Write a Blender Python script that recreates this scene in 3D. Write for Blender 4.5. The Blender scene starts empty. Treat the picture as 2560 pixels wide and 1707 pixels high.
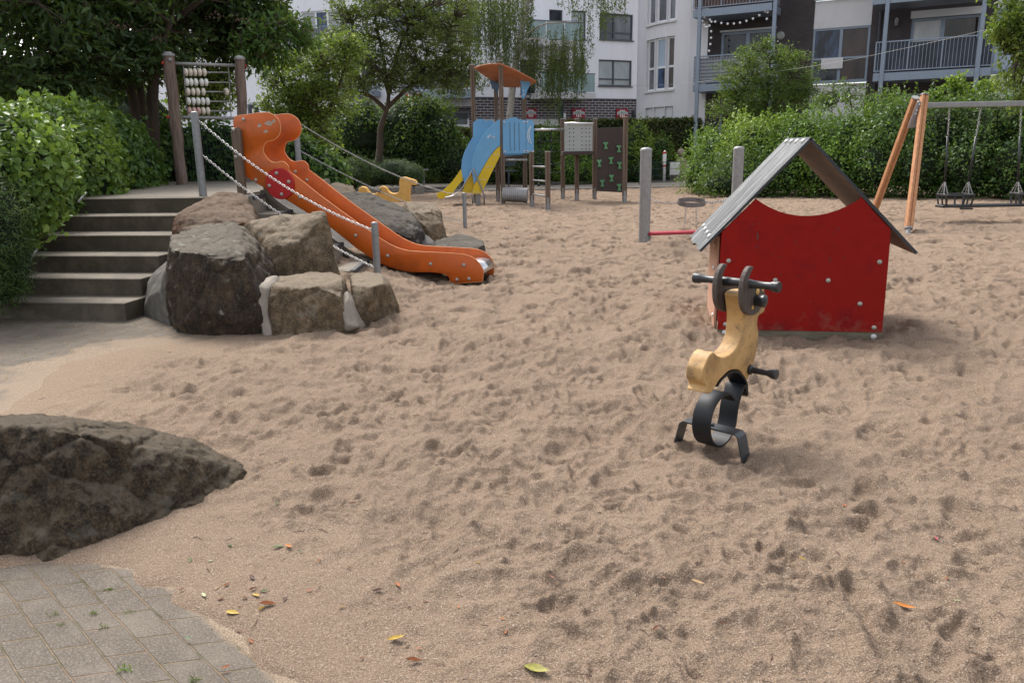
import bpy, math, random
import numpy as np
from mathutils import Vector, Matrix, noise
from mathutils.bvhtree import BVHTree
rnd = random.Random(7); NR = np.random.default_rng(7)
SC = bpy.context.scene; COL = SC.collection
# ---------------------------------------------------------------- camera
PIT = math.radians(13.7); ROL = math.radians(-1.0); FP = 1991.0; H = 1.6
_F = Vector((0, math.cos(PIT), -math.sin(PIT))); _U0 = Vector((0, math.sin(PIT), math.cos(PIT))); _R0 = Vector((1, 0, 0))
_R = _R0*math.cos(ROL)+_U0*math.sin(ROL); _U = _U0*math.cos(ROL)-_R0*math.sin(ROL)
EYE = Vector((0, 0, H))
def ray(x, y): return _F+_R*((x-1280)/FP)-_U*((y-853.5)/FP)
def gr(x, y, z=0.0):                      # survey point of the photo lying at height z
    r = ray(x, y); return EYE+r*((z-H)/r.z)
def at(x, y, Y):                          # survey point at ground distance Y
    r = ray(x, y); return EYE+r*(Y/r.y)
def onplane(x, y, P0, d):                 # survey point on a vertical plane through P0 along d -> (s, z)
    n = Vector((-d.y, d.x, 0)); r = ray(x, y); t = (P0-EYE).dot(n)/r.dot(n); q = EYE+r*t
    return ((q-P0).dot(d), q.z)
cam = bpy.data.cameras.new('camera'); co = bpy.data.objects.new('camera', cam); COL.objects.link(co)
m = Matrix.Identity(4)
for i in range(3):
    m[i][0] = _R[i]; m[i][1] = _U[i]; m[i][2] = -_F[i]; m[i][3] = EYE[i]
co.matrix_world = m; cam.lens = FP/2560*36; cam.sensor_width = 36; cam.clip_end = 500; cam.clip_start = .05
SC.camera = co
# ---------------------------------------------------------------- light
SUN_EL = math.radians(53); SUN_AZ = math.radians(-30)   # behind the scene, a little left
w = bpy.data.worlds.new('World'); SC.world = w; w.use_nodes = True
nt = w.node_tree; bg = nt.nodes['Background']
sky = nt.nodes.new('ShaderNodeTexSky'); sky.sky_type = 'NISHITA'; sky.sun_disc = False
sky.sun_elevation = SUN_EL; sky.sun_rotation = SUN_AZ; sky.dust_density = 3.0; sky.air_density = 1.0
hs = nt.nodes.new('ShaderNodeHueSaturation'); hs.inputs['Saturation'].default_value = .30
nt.links.new(sky.outputs[0], hs.inputs['Color']); nt.links.new(hs.outputs[0], bg.inputs[0]); bg.inputs[1].default_value = .15
sl = bpy.data.lights.new('sun', 'SUN'); sl.energy = 1.7; sl.angle = math.radians(22); sl.color = (1, .955, .90)
so = bpy.data.objects.new('sun', sl); COL.objects.link(so)
sd = Vector((math.sin(SUN_AZ)*math.cos(SUN_EL), math.cos(SUN_AZ)*math.cos(SUN_EL), math.sin(SUN_EL)))
so.rotation_euler = sd.to_track_quat('Z', 'Y').to_euler()
SC.view_settings.view_transform = 'Standard'; SC.view_settings.look = 'None'
SC.view_settings.gamma = 1; SC.view_settings.use_curve_mapping = False; SC.view_settings.exposure = 1.27
SC.render.engine = 'CYCLES'; SC.cycles.use_denoising = True
SC.cycles.max_bounces = 6; SC.cycles.diffuse_bounces = 3; SC.cycles.transmission_bounces = 3; SC.cycles.transparent_max_bounces = 4
# ---------------------------------------------------------------- materials
def hexc(r, g, b): return (r, g, b, 1)
class NB:
    def __init__(s, name):
        s.m = bpy.data.materials.new(name); s.m.use_nodes = True; s.t = s.m.node_tree
        s.p = s.t.nodes['Principled BSDF']; s.o = s.t.nodes['Material Output']
    def n(s, t, **k):
        x = s.t.nodes.new(t)
        for a, b in k.items():
            if a in x.inputs.keys(): x.inputs[a].default_value = b
            else: setattr(x, a, b)
        return x
    def l(s, a, b): s.t.links.new(a, b)
    def coord(s, scale=(1, 1, 1), kind='Object', rot=(0, 0, 0)):
        c = s.n('ShaderNodeTexCoord'); mp = s.n('ShaderNodeMapping'); s.l(c.outputs[kind], mp.inputs[0])
        mp.inputs['Scale'].default_value = scale; mp.inputs['Rotation'].default_value = rot; return mp.outputs[0]
    def noise(s, co, sc, det=4, rough=.6, dist=0):
        x = s.n('ShaderNodeTexNoise'); x.inputs['Scale'].default_value = sc; x.inputs['Detail'].default_value = det
        x.inputs['Roughness'].default_value = rough; x.inputs['Distortion'].default_value = dist; s.l(co, x.inputs['Vector']); return x.outputs[0]
    def ramp(s, f, stops):
        r = s.n('ShaderNodeValToRGB'); e = r.color_ramp.elements
        e[0].position, e[0].color = stops[0][0], stops[0][1]; e[1].position, e[1].color = stops[-1][0], stops[-1][1]
        for p, c in stops[1:-1]:
            q = e.new(p); q.color = c
        s.l(f, r.inputs[0]); return r.outputs[0]
    def mix(s, f, a, b, mode='MIX'):
        x = s.n('ShaderNodeMix', data_type='RGBA', blend_type=mode); ins = [i for i in x.inputs]
        for sock, v in ((ins[0], f), (ins[6], a), (ins[7], b)):
            if isinstance(v, (int, float, tuple)): sock.default_value = v
            else: s.l(v, sock)
        return x.outputs[2]
    def math(s, op, a, b=0, c=False):
        x = s.n('ShaderNodeMath', operation=op, use_clamp=c)
        for i, v in enumerate((a, b)):
            if isinstance(v, (int, float)): x.inputs[i].default_value = v
            else: s.l(v, x.inputs[i])
        return x.outputs[0]
    def bump(s, h, st=.3, d=.01, prev=None):
        b = s.n('ShaderNodeBump'); b.inputs['Strength'].default_value = st; b.inputs['Distance'].default_value = d; s.l(h, b.inputs['Height'])
        if prev is not None: s.l(prev, b.inputs['Normal'])
        return b.outputs[0]
    def fin(s, col=None, rough=None, nrm=None, met=None, spec=None):
        p = s.p
        for k, v in (('Base Color', col), ('Roughness', rough), ('Normal', nrm), ('Metallic', met), ('Specular IOR Level', spec)):
            if v is None: continue
            if isinstance(v, (int, float, tuple)): p.inputs[k].default_value = v
            else: s.l(v, p.inputs[k])
        return s.m
def g3(c, k): return (c[0]*k, c[1]*k, c[2]*k, 1)
def M_gen(name, c, rough=.6, met=0, var=.18, vs=6, bs=40, bst=.15, bd=.003, dirt=None, dirt_t=(.55, .7), ds=5, spec=.4):
    b = NB(name); co = b.coord(); n1 = b.noise(co, vs, 5); col = b.ramp(n1, [(.3, g3(c, 1-var)), (.7, g3(c, 1+var))])
    if dirt:
        d = b.ramp(b.noise(co, ds, 6, .7), [(dirt_t[0], (0, 0, 0, 1)), (dirt_t[1], (1, 1, 1, 1))]); col = b.mix(d, col, hexc(*dirt))
    nr = b.bump(b.noise(co, bs, 3), bst, bd)
    return b.fin(col, rough, nr, met, spec)
def M_wood(name, c, c2, rough=.7, axis=2, fine=60, crack=True):
    b = NB(name); s = [fine, fine, fine]; s[axis] = 2.2; co = b.coord(tuple(s)); n = b.noise(co, 1, 5, .65, .4)
    s2 = [7, 7, 7]; s2[axis] = .8; n2 = b.noise(b.coord(tuple(s2)), 1, 3)
    col = b.ramp(n, [(.3, hexc(*c2)), (.6, hexc(*c)), (.8, g3(c, 1.15))]); col = b.mix(b.math('MULTIPLY', n2, .6), col, g3(c2, 1.2))
    return b.fin(col, rough, b.bump(n, .5, .004), 0, .25)
def M_leaf(name, c1, c2, c3=None, rough=.5, trans=.35, spec=.35):
    b = NB(name); a = b.n('ShaderNodeAttribute', attribute_name='rnd'); st = [(0, hexc(*c1)), (.8, hexc(*c2))]
    if c3: st.append((1, hexc(*c3)))
    col = b.ramp(a.outputs['Fac'], st); b.fin(col, rough, None, 0, spec)
    if trans:
        t = b.n('ShaderNodeBsdfTranslucent'); tc = b.mix(.5, col, (.25, .35, .03, 1), 'MIX'); b.l(tc, t.inputs['Color'])
        mx = b.n('ShaderNodeMixShader'); mx.inputs[0].default_value = trans; b.l(b.p.outputs[0], mx.inputs[1]); b.l(t.outputs[0], mx.inputs[2]); b.l(mx.outputs[0], b.o.inputs[0])
    return b.m
MT = {}
MT['orange'] = M_gen('orange_panel', (.50, .098, .008), .45, var=.12, vs=2.5, bs=200, bst=.06, dirt=(.31, .070, .016), dirt_t=(.47, .72), ds=2.2)
MT['orange_rough'] = MT['orange']
MT['red'] = M_gen('red_panel', (.25, .009, .006), .65, var=.12, vs=3, bs=120, bst=.08, dirt=(.15, .006, .008), dirt_t=(.48, .72), ds=3, spec=.12)
_b = MT['red'].node_tree; _p = _b.nodes['Principled BSDF']; _src = _p.inputs['Base Color'].links[0].from_socket
_c = _b.nodes.new('ShaderNodeTexCoord'); _s = _b.nodes.new('ShaderNodeSeparateXYZ'); _b.links.new(_c.outputs['Object'], _s.inputs[0]); _n = _b.nodes.new('ShaderNodeTexNoise'); _n.inputs['Scale'].default_value = 14; _n.inputs['Detail'].default_value = 8; _b.links.new(_c.outputs['Object'], _n.inputs['Vector'])
_m = _b.nodes.new('ShaderNodeMath'); _m.operation = 'SUBTRACT'; _b.links.new(_n.outputs[0], _m.inputs[0]); _b.links.new(_s.outputs[2], _m.inputs[1]); _r = _b.nodes.new('ShaderNodeValToRGB'); _r.color_ramp.elements[0].position = .34; _r.color_ramp.elements[1].position = .52; _r.color_ramp.elements[1].color = (.2, .2, .2, 1); _b.links.new(_m.outputs[0], _r.inputs[0])
_x = _b.nodes.new('ShaderNodeMix'); _x.data_type = 'RGBA'; _b.links.new(_r.outputs[0], _x.inputs[0]); _b.links.new(_src, _x.inputs[6]); _x.inputs[7].default_value = (.25, .15, .10, 1); _b.links.new(_x.outputs[2], _p.inputs['Base Color'])   # sand splashed on the lowest part
MT['reddisc'] = M_gen('red_disc', (.40, .016, .018), .45, var=.08)
MT['blue'] = M_gen('blue_panel', (.13, .33, .56), .45, var=.06, vs=3, dirt=(.14, .34, .55), dirt_t=(.5, .8))
MT['blue_dark'] = M_gen('blue_grey_panel', (.07, .12, .19), .5)
MT['yellow'] = M_gen('yellow_panel', (.62, .43, .012), .45, var=.06, dirt=(.55, .38, .04), dirt_t=(.5, .8))
MT['roofor'] = M_gen('roof_orange', (.36, .125, .05), .6)
MT['galv'] = M_gen('galvanised_steel', (.25, .245, .24), .5, .35, var=.14, vs=14, bs=60, bst=.05)
MT['steel'] = M_gen('stainless', (.60, .59, .60), .28, 1, var=.1, bs=150, bst=.03)
MT['greypost'] = M_gen('painted_grey_post', (.23, .235, .24), .5, .3, var=.15, vs=20, bst=.05)
MT['chain'] = M_gen('chain_steel', (.40, .39, .38), .38, .8, var=.1)
MT['black'] = M_gen('black_plastic', (.018, .018, .02), .38, 0, var=.2, bst=.04, spec=.5)
MT['blackmetal'] = M_gen('black_steel', (.045, .047, .05), .42, .3, var=.25, vs=15, dirt=(.16, .13, .10), dirt_t=(.62, .8), ds=9, bst=.05)
MT['spring'] = M_gen('spring_band', (.007, .008, .011), .5, .0, var=.3, bst=.03, spec=.3, dirt=(.035, .03, .027), dirt_t=(.65, .85), ds=7)
MT['bolt'] = M_gen('bolt_cap', (.36, .33, .29), .4, .3, var=.15)
MT['boltw'] = M_gen('bolt_cap_pale', (.55, .54, .52), .4, .1, var=.1)
MT['woodpost'] = M_wood('weathered_post', (.19, .14, .105), (.085, .058, .042))
MT['logw'] = M_wood('log_bark_wood', (.22, .16, .125), (.07, .045, .035), fine=26)
MT['swingw'] = M_wood('larch_leg', (.50, .26, .13), (.30, .13, .06), .6, fine=34)
MT['palewood'] = M_wood('pale_side_board', (.52, .33, .24), (.40, .20, .13), .6, fine=30)
MT['underwood'] = M_wood('plywood_underside', (.24, .16, .11), (.15, .09, .06), .6, 1, 18)
MT['base_w'] = M_wood('grey_base_beam', (.20, .17, .12), (.09, .075, .055), .8, 0, 40)
b = NB('worn_yellow_board'); co_ = b.coord()
col = b.ramp(b.noise(co_, 5, 6, .65), [(.34, hexc(.25, .14, .05)), (.5, hexc(.44, .255, .09)), (.7, hexc(.53, .335, .14))])
dk = b.ramp(b.noise(co_, 22, 7, .8), [(.56, (0, 0, 0, 1)), (.66, (1, 1, 1, 1))]); col = b.mix(dk, col, hexc(.10, .065, .035)); sm = b.ramp(b.noise(b.coord((4, 4, 4)), 1, 6, .7), [(.52, (0, 0, 0, 1)), (.66, (1, 1, 1, 1))]); col = b.mix(b.math('MULTIPLY', sm, .6), col, hexc(.17, .115, .06))
MT['yboard'] = b.fin(col, .6, b.bump(b.noise(co_, 60, 3), .1, .003))
MT['yanimal'] = M_gen('yellow_seat_panel', (.62, .36, .10), .45, var=.12)
MT['disc'] = M_wood('brown_disc', (.105, .082, .07), (.055, .042, .036), .6, 2, 50)
# roof of the playhouse: scuffed dark board with pale streaks running down the slope
b = NB('scuffed_roof'); co_ = b.coord((5.0, 21, 1), 'UV'); n = b.noise(co_, 1, 9, .8, 1.2); n2 = b.noise(b.coord((2, 6, 1), 'UV'), 1, 4)
f = b.math('ADD', n, b.math('MULTIPLY', n2, .5)); col = b.ramp(f, [(.64, hexc(.022, .025, .028)), (.76, hexc(.075, .08, .083)), (.90, hexc(.34, .34, .33))])
MT['hroof'] = b.fin(col, .65, b.bump(n, .08, .002))
MT['roofedge'] = M_gen('dark_roof_edge', (.03, .034, .04), .55)
def M_conc(name, c, dark, rough=.9, sc=3, t=(.45, .62)):
    b = NB(name); co = b.coord(); a = b.ramp(b.noise(co, sc, 8, .7), [(t[0], (0, 0, 0, 1)), (t[1], (1, 1, 1, 1))])
    g = b.noise(co, 90, 4, .8); col = b.mix(a, hexc(*dark), hexc(*c)); col = b.mix(.35, col, b.ramp(g, [(.3, g3(dark, .9)), (.7, g3(c, 1.3))]))
    return b.fin(col, rough, b.bump(g, .35, .004), 0, .2)
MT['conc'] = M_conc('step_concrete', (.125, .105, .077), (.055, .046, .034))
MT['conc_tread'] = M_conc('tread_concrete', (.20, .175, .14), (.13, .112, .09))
MT['plat'] = M_conc('platform_concrete', (.23, .20, .165), (.17, .148, .12))
MT['mortar'] = M_conc('pale_mortar', (.33, .29, .245), (.22, .19, .155), sc=4)
MT['apron'] = M_conc('grey_mortar', (.15, .138, .12), (.075, .07, .062), sc=6)
MT['edging'] = M_conc('pale_edging', (.27, .25, .22), (.17, .155, .13))
MT['stonep'] = M_conc('pillar_stone', (.34, .28, .21), (.24, .20, .15))
def M_rock(name, base, dark, tan, lich=.6, top=(.30, .27, .22), rust=None):
    b = NB(name); co = b.coord(); n1 = b.noise(co, 2.6, 8, .72, .3); n2 = b.noise(co, 11, 8, .75)
    col = b.ramp(n1, [(.40, hexc(*dark)), (.49, hexc(*base)), (.59, hexc(*tan))])
    st_ = b.noise(b.coord((9, 9, 3.6), 'Object', (.35, .25, 0)), 1.2, 9, .8, .7); col = b.mix(.6, col, b.ramp(st_, [(.42, g3(dark, .6)), (.50, hexc(*base)), (.59, g3(tan, 1.35))]))
    col = b.mix(.5, col, b.ramp(n2, [(.42, g3(dark, .7)), (.51, hexc(*base)), (.61, g3(tan, 1.35))]))
    sp = b.noise(co, 75, 4, .8); col = b.mix(.42, col, b.ramp(sp, [(.36, g3(dark, .5)), (.5, hexc(*base)), (.66, g3(tan, 1.6))]))
    if rust: col = b.mix(b.ramp(b.noise(co, 4.3, 6, .7), [(.5, (0, 0, 0, 1)), (.62, (1, 1, 1, 1))]), col, hexc(*rust))
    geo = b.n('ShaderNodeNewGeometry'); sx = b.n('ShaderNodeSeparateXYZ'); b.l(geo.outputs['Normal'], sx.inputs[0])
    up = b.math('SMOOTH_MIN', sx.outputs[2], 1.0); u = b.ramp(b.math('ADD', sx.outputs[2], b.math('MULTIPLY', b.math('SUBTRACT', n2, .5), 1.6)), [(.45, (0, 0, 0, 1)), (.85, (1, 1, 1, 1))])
    col = b.mix(b.math('MULTIPLY', u, .8), col, hexc(*top))       # upper faces paler: weathering and dust, plus top light painted in
    v = b.n('ShaderNodeTexVoronoi'); v.inputs['Scale'].default_value = 9; b.l(b.mix(.22, co, b.n('ShaderNodeTexNoise', Scale=7.0, Detail=5.0).outputs[1]), v.inputs['Vector'])
    lm = b.math('MULTIPLY', b.ramp(v.outputs[0], [(.16, (1, 1, 1, 1)), (.30, (0, 0, 0, 1))]), b.ramp(b.noise(co, 2.1, 3), [(.47, (0, 0, 0, 1)), (.55, (lich, lich, lich, 1))]))
    col = b.mix(lm, col, hexc(.33, .315, .26))
    h = b.math('ADD', b.math('MULTIPLY', b.noise(b.coord((9, 9, 3.2), 'Object', (.35, .25, 0)), 1.0, 10, .8, .4), 1.5), b.math('MULTIPLY', b.noise(co, 50, 5, .7), .35))
    return b.fin(col, .85, b.bump(h, 1.0, .05), 0, .25)
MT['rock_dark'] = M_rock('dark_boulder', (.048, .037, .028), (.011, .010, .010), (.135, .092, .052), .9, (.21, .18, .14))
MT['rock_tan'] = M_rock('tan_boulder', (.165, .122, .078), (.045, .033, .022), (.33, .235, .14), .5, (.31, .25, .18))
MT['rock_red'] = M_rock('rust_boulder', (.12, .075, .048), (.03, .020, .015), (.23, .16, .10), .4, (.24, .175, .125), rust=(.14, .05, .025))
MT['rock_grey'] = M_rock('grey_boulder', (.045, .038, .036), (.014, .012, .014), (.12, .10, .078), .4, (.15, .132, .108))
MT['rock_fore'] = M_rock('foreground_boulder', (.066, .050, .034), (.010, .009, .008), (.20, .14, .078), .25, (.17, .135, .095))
# sand
b = NB('sand'); co_ = b.coord(); big = b.noise(co_, .9, 5, .6); gr1 = b.noise(co_, 190, 2, .7); gr2 = b.noise(co_, 420, 1, .5); dm = b.noise(co_, 3.2, 6, .65)
col = b.ramp(big, [(.3, hexc(.212, .150, .105)), (.7, hexc(.282, .204, .144))])
col = b.mix(b.math('MULTIPLY', b.ramp(dm, [(.50, (0, 0, 0, 1)), (.66, (1, 1, 1, 1))]), .45), col, hexc(.165, .110, .076)); col = b.mix(b.math('MULTIPLY', b.ramp(b.noise(co_, 15, 6, .7), [(.52, (0, 0, 0, 1)), (.66, (1, 1, 1, 1))]), .40), col, hexc(.15, .10, .07))
at_ = b.n('ShaderNodeAttribute', attribute_name='damp_shade'); col = b.mix(at_.outputs['Fac'], col, hexc(.165, .118, .084))  # darker dents: damp sand, plus shade painted in to bring out the relief
dr_ = b.n('ShaderNodeAttribute', attribute_name='dry'); col = b.mix(dr_.outputs['Fac'], col, hexc(.31, .228, .158))
col = b.mix(.5, col, b.ramp(gr1, [(.34, hexc(.07, .048, .038)), (.5, hexc(.238, .171, .121)), (.62, hexc(.40, .312, .235)), (.72, hexc(.7, .66, .6))]))
h = b.math('ADD', b.math('MULTIPLY', gr1, 1.0), b.math('MULTIPLY', b.noise(co_, 60, 5, .7), 1.6))
MT['sand'] = b.fin(col, .95, b.bump(h, 1.0, .009), 0, .1)
# paving
def M_pave(name, bw, rh, ms=.0065):
    b = NB(name); c = b.n('ShaderNodeTexCoord'); wv = b.n('ShaderNodeTexNoise', Scale=6.0, Detail=3.0); b.l(c.outputs['Object'], wv.inputs['Vector'])
    sub = b.n('ShaderNodeVectorMath', operation='SUBTRACT'); b.l(wv.outputs[1], sub.inputs[0]); sub.inputs[1].default_value = (.5, .5, .5)
    sca = b.n('ShaderNodeVectorMath', operation='SCALE'); b.l(sub.outputs[0], sca.inputs[0]); sca.inputs['Scale'].default_value = .014
    ad = b.n('ShaderNodeVectorMath', operation='ADD'); b.l(c.outputs['UV'], ad.inputs[0]); b.l(sca.outputs[0], ad.inputs[1])
    k = b.n('ShaderNodeTexBrick'); b.l(ad.outputs[0], k.inputs['Vector']); k.inputs['Scale'].default_value = 1
    k.inputs['Brick Width'].default_value = bw; k.inputs['Row Height'].default_value = rh; k.inputs['Mortar Size'].default_value = ms; k.inputs['Mortar Smooth'].default_value = .6
    k.inputs['Color1'].default_value = (.098, .080, .063, 1); k.inputs['Color2'].default_value = (.125, .103, .082, 1); k.inputs['Mortar'].default_value = (.36, .25, .16, 1)
    co = b.coord(); g = b.noise(co, 140, 3, .8); n2 = b.noise(co, 5, 6, .7)
    col = b.mix(.5, k.outputs[0], b.ramp(g, [(.36, hexc(.035, .029, .024)), (.5, hexc(.105, .088, .071)), (.62, hexc(.20, .175, .145)), (.7, hexc(.45, .42, .38))]), 'MIX')
    jm = b.ramp(b.noise(co, 8, 5), [(.46, hexc(.165, .118, .078)), (.60, hexc(.07, .066, .032))]); col = b.mix(b.math('MULTIPLY', k.outputs['Fac'], b.ramp(b.noise(co, 3.5, 5), [(.38, hexc(.6, .6, .6)), (.55, (1, 1, 1, 1))])), col, jm)
    col = b.mix(b.math('MULTIPLY', b.ramp(n2, [(.45, (0, 0, 0, 1)), (.7, (1, 1, 1, 1))]), .4), col, hexc(.22, .19, .155))
    a = b.n('ShaderNodeAttribute', attribute_name='film'); f = b.math('ADD', a.outputs['Fac'], b.math('MULTIPLY', b.math('SUBTRACT', b.noise(co, 2.4, 7, .7), .5), 1.7))
    f = b.ramp(f, [(.40, (0, 0, 0, 1)), (.66, (1, 1, 1, 1))]); sc_ = b.ramp(b.noise(co, 180, 2), [(.34, hexc(.10, .072, .055)), (.5, hexc(.215, .158, .11)), (.66, hexc(.33, .265, .19))])
    fm = b.math('MULTIPLY', f, .93); col = b.mix(fm, col, sc_)
    hh = b.math('SUBTRACT', b.math('MULTIPLY', g, .3), b.math('MULTIPLY', k.outputs['Fac'], b.math('SUBTRACT', 1.0, fm)))
    return b.fin(col, .9, b.bump(hh, .9, .008), 0, .2)
MT['pave_near'] = M_pave('pavers_near', .21, .132, .0055)
MT['pave_far'] = M_pave('pavers_far', .42, .185, .013)
MT['path'] = M_conc('path_gravel', (.22, .195, .168), (.17, .15, .128))
MT['ring'] = M_gen('basket_ring_steel', (.15, .14, .135), .4, .4)
MT['soil'] = M_conc('soil', (.085, .062, .042), (.045, .034, .024))
def M_brick(name, c1, c2, mo, bw, rh, ms=.012, dirt=.2):
    b = NB(name); c = b.n('ShaderNodeTexCoord'); k = b.n('ShaderNodeTexBrick'); b.l(c.outputs['UV'], k.inputs['Vector']); k.inputs['Scale'].default_value = 1
    k.inputs['Brick Width'].default_value = bw; k.inputs['Row Height'].default_value = rh; k.inputs['Mortar Size'].default_value = ms; k.inputs['Mortar Smooth'].default_value = .2
    k.inputs['Color1'].default_value = hexc(*c1); k.inputs['Color2'].default_value = hexc(*c2); k.inputs['Mortar'].default_value = hexc(*mo)
    col = b.mix(dirt, k.outputs[0], b.ramp(b.noise(b.coord(), 1.2, 5), [(.3, g3(c1, .8)), (.7, g3(c2, 1.5))]))
    return b.fin(col, .75, b.bump(k.outputs['Fac'], -.5, .006))
MT['brick_l'] = M_brick('purple_brick', (.035, .026, .034), (.065, .048, .058), (.42, .40, .40), .42, .135, .018, .1)
MT['brick_d'] = M_brick('dark_brick', (.030, .024, .026), (.052, .040, .040), (.042, .035, .036), .28, .095, .012)
def M_plaster(name, c):
    b = NB(name); co = b.coord((.5, .5, .12)); n = b.noise(co, 1.5, 6, .7); col = b.ramp(n, [(.3, g3(c, .90)), (.65, g3(c, 1.03))])
    s = b.ramp(b.noise(b.coord((2, 2, .25)), 1.2, 7, .7), [(.58, (0, 0, 0, 1)), (.75, (1, 1, 1, 1))]); col = b.mix(b.math('MULTIPLY', s, .25), col, g3(c, .68))
    return b.fin(col, .9, b.bump(b.noise(b.coord(), 30, 3), .1, .005))
MT['white'] = M_plaster('white_render', (.86, .855, .90)); MT['lgrey'] = M_plaster('light_grey_render', (.66, .645, .665)); MT['panelw'] = M_plaster('white_panel', (.62, .60, .60))
MT['pvc'] = M_gen('white_frame', (.75, .75, .76), .4, var=.03); MT['anth'] = M_gen('anthracite_frame', (.07, .075, .09), .45, var=.05)
MT['bgrey'] = M_gen('blue_grey_metal', (.22, .26, .32), .45, .2, var=.06); MT['shutter'] = M_gen('roller_shutter', (.58, .57, .58), .5, var=.03)
def M_glass(name, c, r=.04, v=.5):
    b = NB(name); co = b.coord((1.2, 1.2, .5)); n = b.noise(co, 1.3, 4, .6); col = b.ramp(n, [(.38, g3(c, 1-v)), (.65, g3(c, 1+v))]); return b.fin(col, r, None, 0, .38)
MT['gl_dark'] = M_glass('dark_window_glass', (.030, .034, .045)); MT['gl_grey'] = M_glass('grey_window_glass', (.13, .135, .15), v=.3)
MT['gl_blind'] = M_glass('glass_over_blind', (.33, .37, .38), v=.15); MT['gl_blue'] = M_glass('blue_window_glass', (.035, .06, .12), v=.9)
MT['gl_brown'] = M_glass('brown_window_glass', (.04, .022, .02), v=.7); MT['gl_curt'] = M_glass('glass_over_curtain', (.42, .42, .42), v=.15)
MT['gl_bal'] = M_glass('balcony_glass', (.30, .40, .40), .1, .15); MT['gl_pale'] = M_glass('pale_blue_glass', (.38, .46, .55), v=.12)
MT['tarp'] = M_gen('dark_tarp', (.035, .042, .06), .55, var=.4, vs=2); MT['tarpb'] = M_gen('brown_matting', (.10, .055, .04), .8, var=.4, vs=12)
b = NB('gingham_screen'); ck = b.n('ShaderNodeTexWave'); ck.wave_type = 'BANDS'; ck.bands_direction = 'Z'; ck.inputs['Scale'].default_value = 2.2; b.l(b.coord(), ck.inputs['Vector'])
MT['ging'] = b.fin(b.mix(ck.outputs[1], hexc(.13, .135, .15), hexc(.36, .36, .38)), .8)
MT['signred'] = M_gen('sign_red', (.28, .01, .03), .5, var=.05); MT['signwhite'] = M_gen('sign_white', (.75, .72, .70), .5, var=.05); MT['signteal'] = M_gen('sign_teal', (.10, .26, .26), .5, var=.1)
MT['ink'] = M_gen('sign_ink', (.10, .10, .13), .5); MT['wire'] = M_gen('green_wire', (.03, .055, .05), .5, .2)
MT['rope'] = M_gen('dark_rope', (.022, .024, .03), .6); MT['holdg'] = M_gen('green_hold', (.10, .26, .12), .6); MT['cwall'] = M_gen('brown_climbing_board', (.045, .030, .026), .6, var=.1)
MT['perf'] = M_gen('grey_panel', (.34, .36, .35), .5, var=.05); MT['hole'] = M_gen('hole_dark', (.02, .02, .02), .9)
MT['bead'] = M_gen('cream_bead', (.62, .55, .46), .45, var=.12, vs=12); MT['beadw'] = M_gen('white_bead', (.68, .67, .62), .4, var=.08); MT['beadr'] = M_gen('pink_bead', (.50, .32, .28), .5, var=.2, vs=12)
MT['redcap'] = M_gen('red_cap', (.45, .04, .02), .4); MT['redbar'] = M_gen('red_bar', (.33, .02, .035), .45); MT['rubber'] = M_gen('rubber_nosing', (.03, .032, .036), .6)
MT['bark'] = M_wood('brown_bark', (.085, .062, .045), (.035, .026, .02), .9, 2, 14); MT['birchbark'] = M_gen('birch_bark', (.34, .31, .27), .8, var=.2, vs=9, dirt=(.05, .045, .04), dirt_t=(.56, .62), ds=7)
MT['scuff'] = M_gen('scuffed_patch', (.38, .30, .24), .8, var=.35, vs=40); MT['mark'] = M_gen('scratched_white', (.66, .68, .68), .6)
MT['lf_elder'] = M_leaf('elder_leaf', (.016, .036, .012), (.040, .078, .022), (.075, .12, .032))
MT['lf_vine'] = M_leaf('vine_leaf', (.05, .10, .018), (.155, .26, .044), (.28, .38, .085), .45)
MT['lf_vine2'] = M_leaf('vine_leaf_green', (.03, .075, .018), (.08, .165, .035), (.14, .22, .05), .45)
MT['lf_bright'] = M_leaf('yellow_green_leaf', (.075, .125, .025), (.17, .24, .045), (.28, .32, .06))
MT['lf_haw'] = M_leaf('hawthorn_leaf', (.050, .075, .022), (.105, .14, .035), (.16, .18, .05))
MT['lf_dark'] = M_leaf('dark_shrub_leaf', (.022, .052, .014), (.055, .115, .026), (.09, .16, .035))
MT['lf_birch'] = M_leaf('birch_leaf', (.040, .065, .022), (.085, .12, .035), (.15, .16, .04))
MT['lf_yew'] = M_leaf('yew_needle', (.022, .05, .012), (.05, .095, .022), (.085, .14, .03), .6, .15)
MT['lf_beech'] = M_leaf('hedge_leaf', (.03, .042, .016), (.075, .09, .028), (.17, .075, .03))
MT['lf_green'] = M_leaf('round_tree_leaf', (.045, .09, .018), (.10, .175, .032), (.17, .25, .05))
MT['lf_shrub'] = M_leaf('green_shrub_leaf', (.05, .11, .018), (.125, .235, .035), (.20, .33, .055))
MT['lf_lime'] = M_leaf('lime_shrub_leaf', (.10, .18, .025), (.21, .32, .045), (.33, .42, .07))
MT['core'] = M_gen('shaded_inner_foliage', (.012, .022, .008), 1.0, var=.5, vs=5, bs=14, bst=1, bd=.06)  # near-black core: shade in the gaps between leaves is put into its colour
for k, c in dict(brown=(.16, .065, .03), rust=(.26, .085, .025), yellow=(.42, .28, .05), pale=(.32, .35, .20), green=(.07, .14, .035), olive=(.22, .20, .04), dark=(.07, .032, .022), tan=(.36, .23, .11), orange=(.40, .14, .02), pink=(.42, .03, .06)).items():
    MT['leaf_'+k] = M_gen('dry_leaf_'+k, c, .6, var=.3, vs=60, bs=120, bst=.3)
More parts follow.
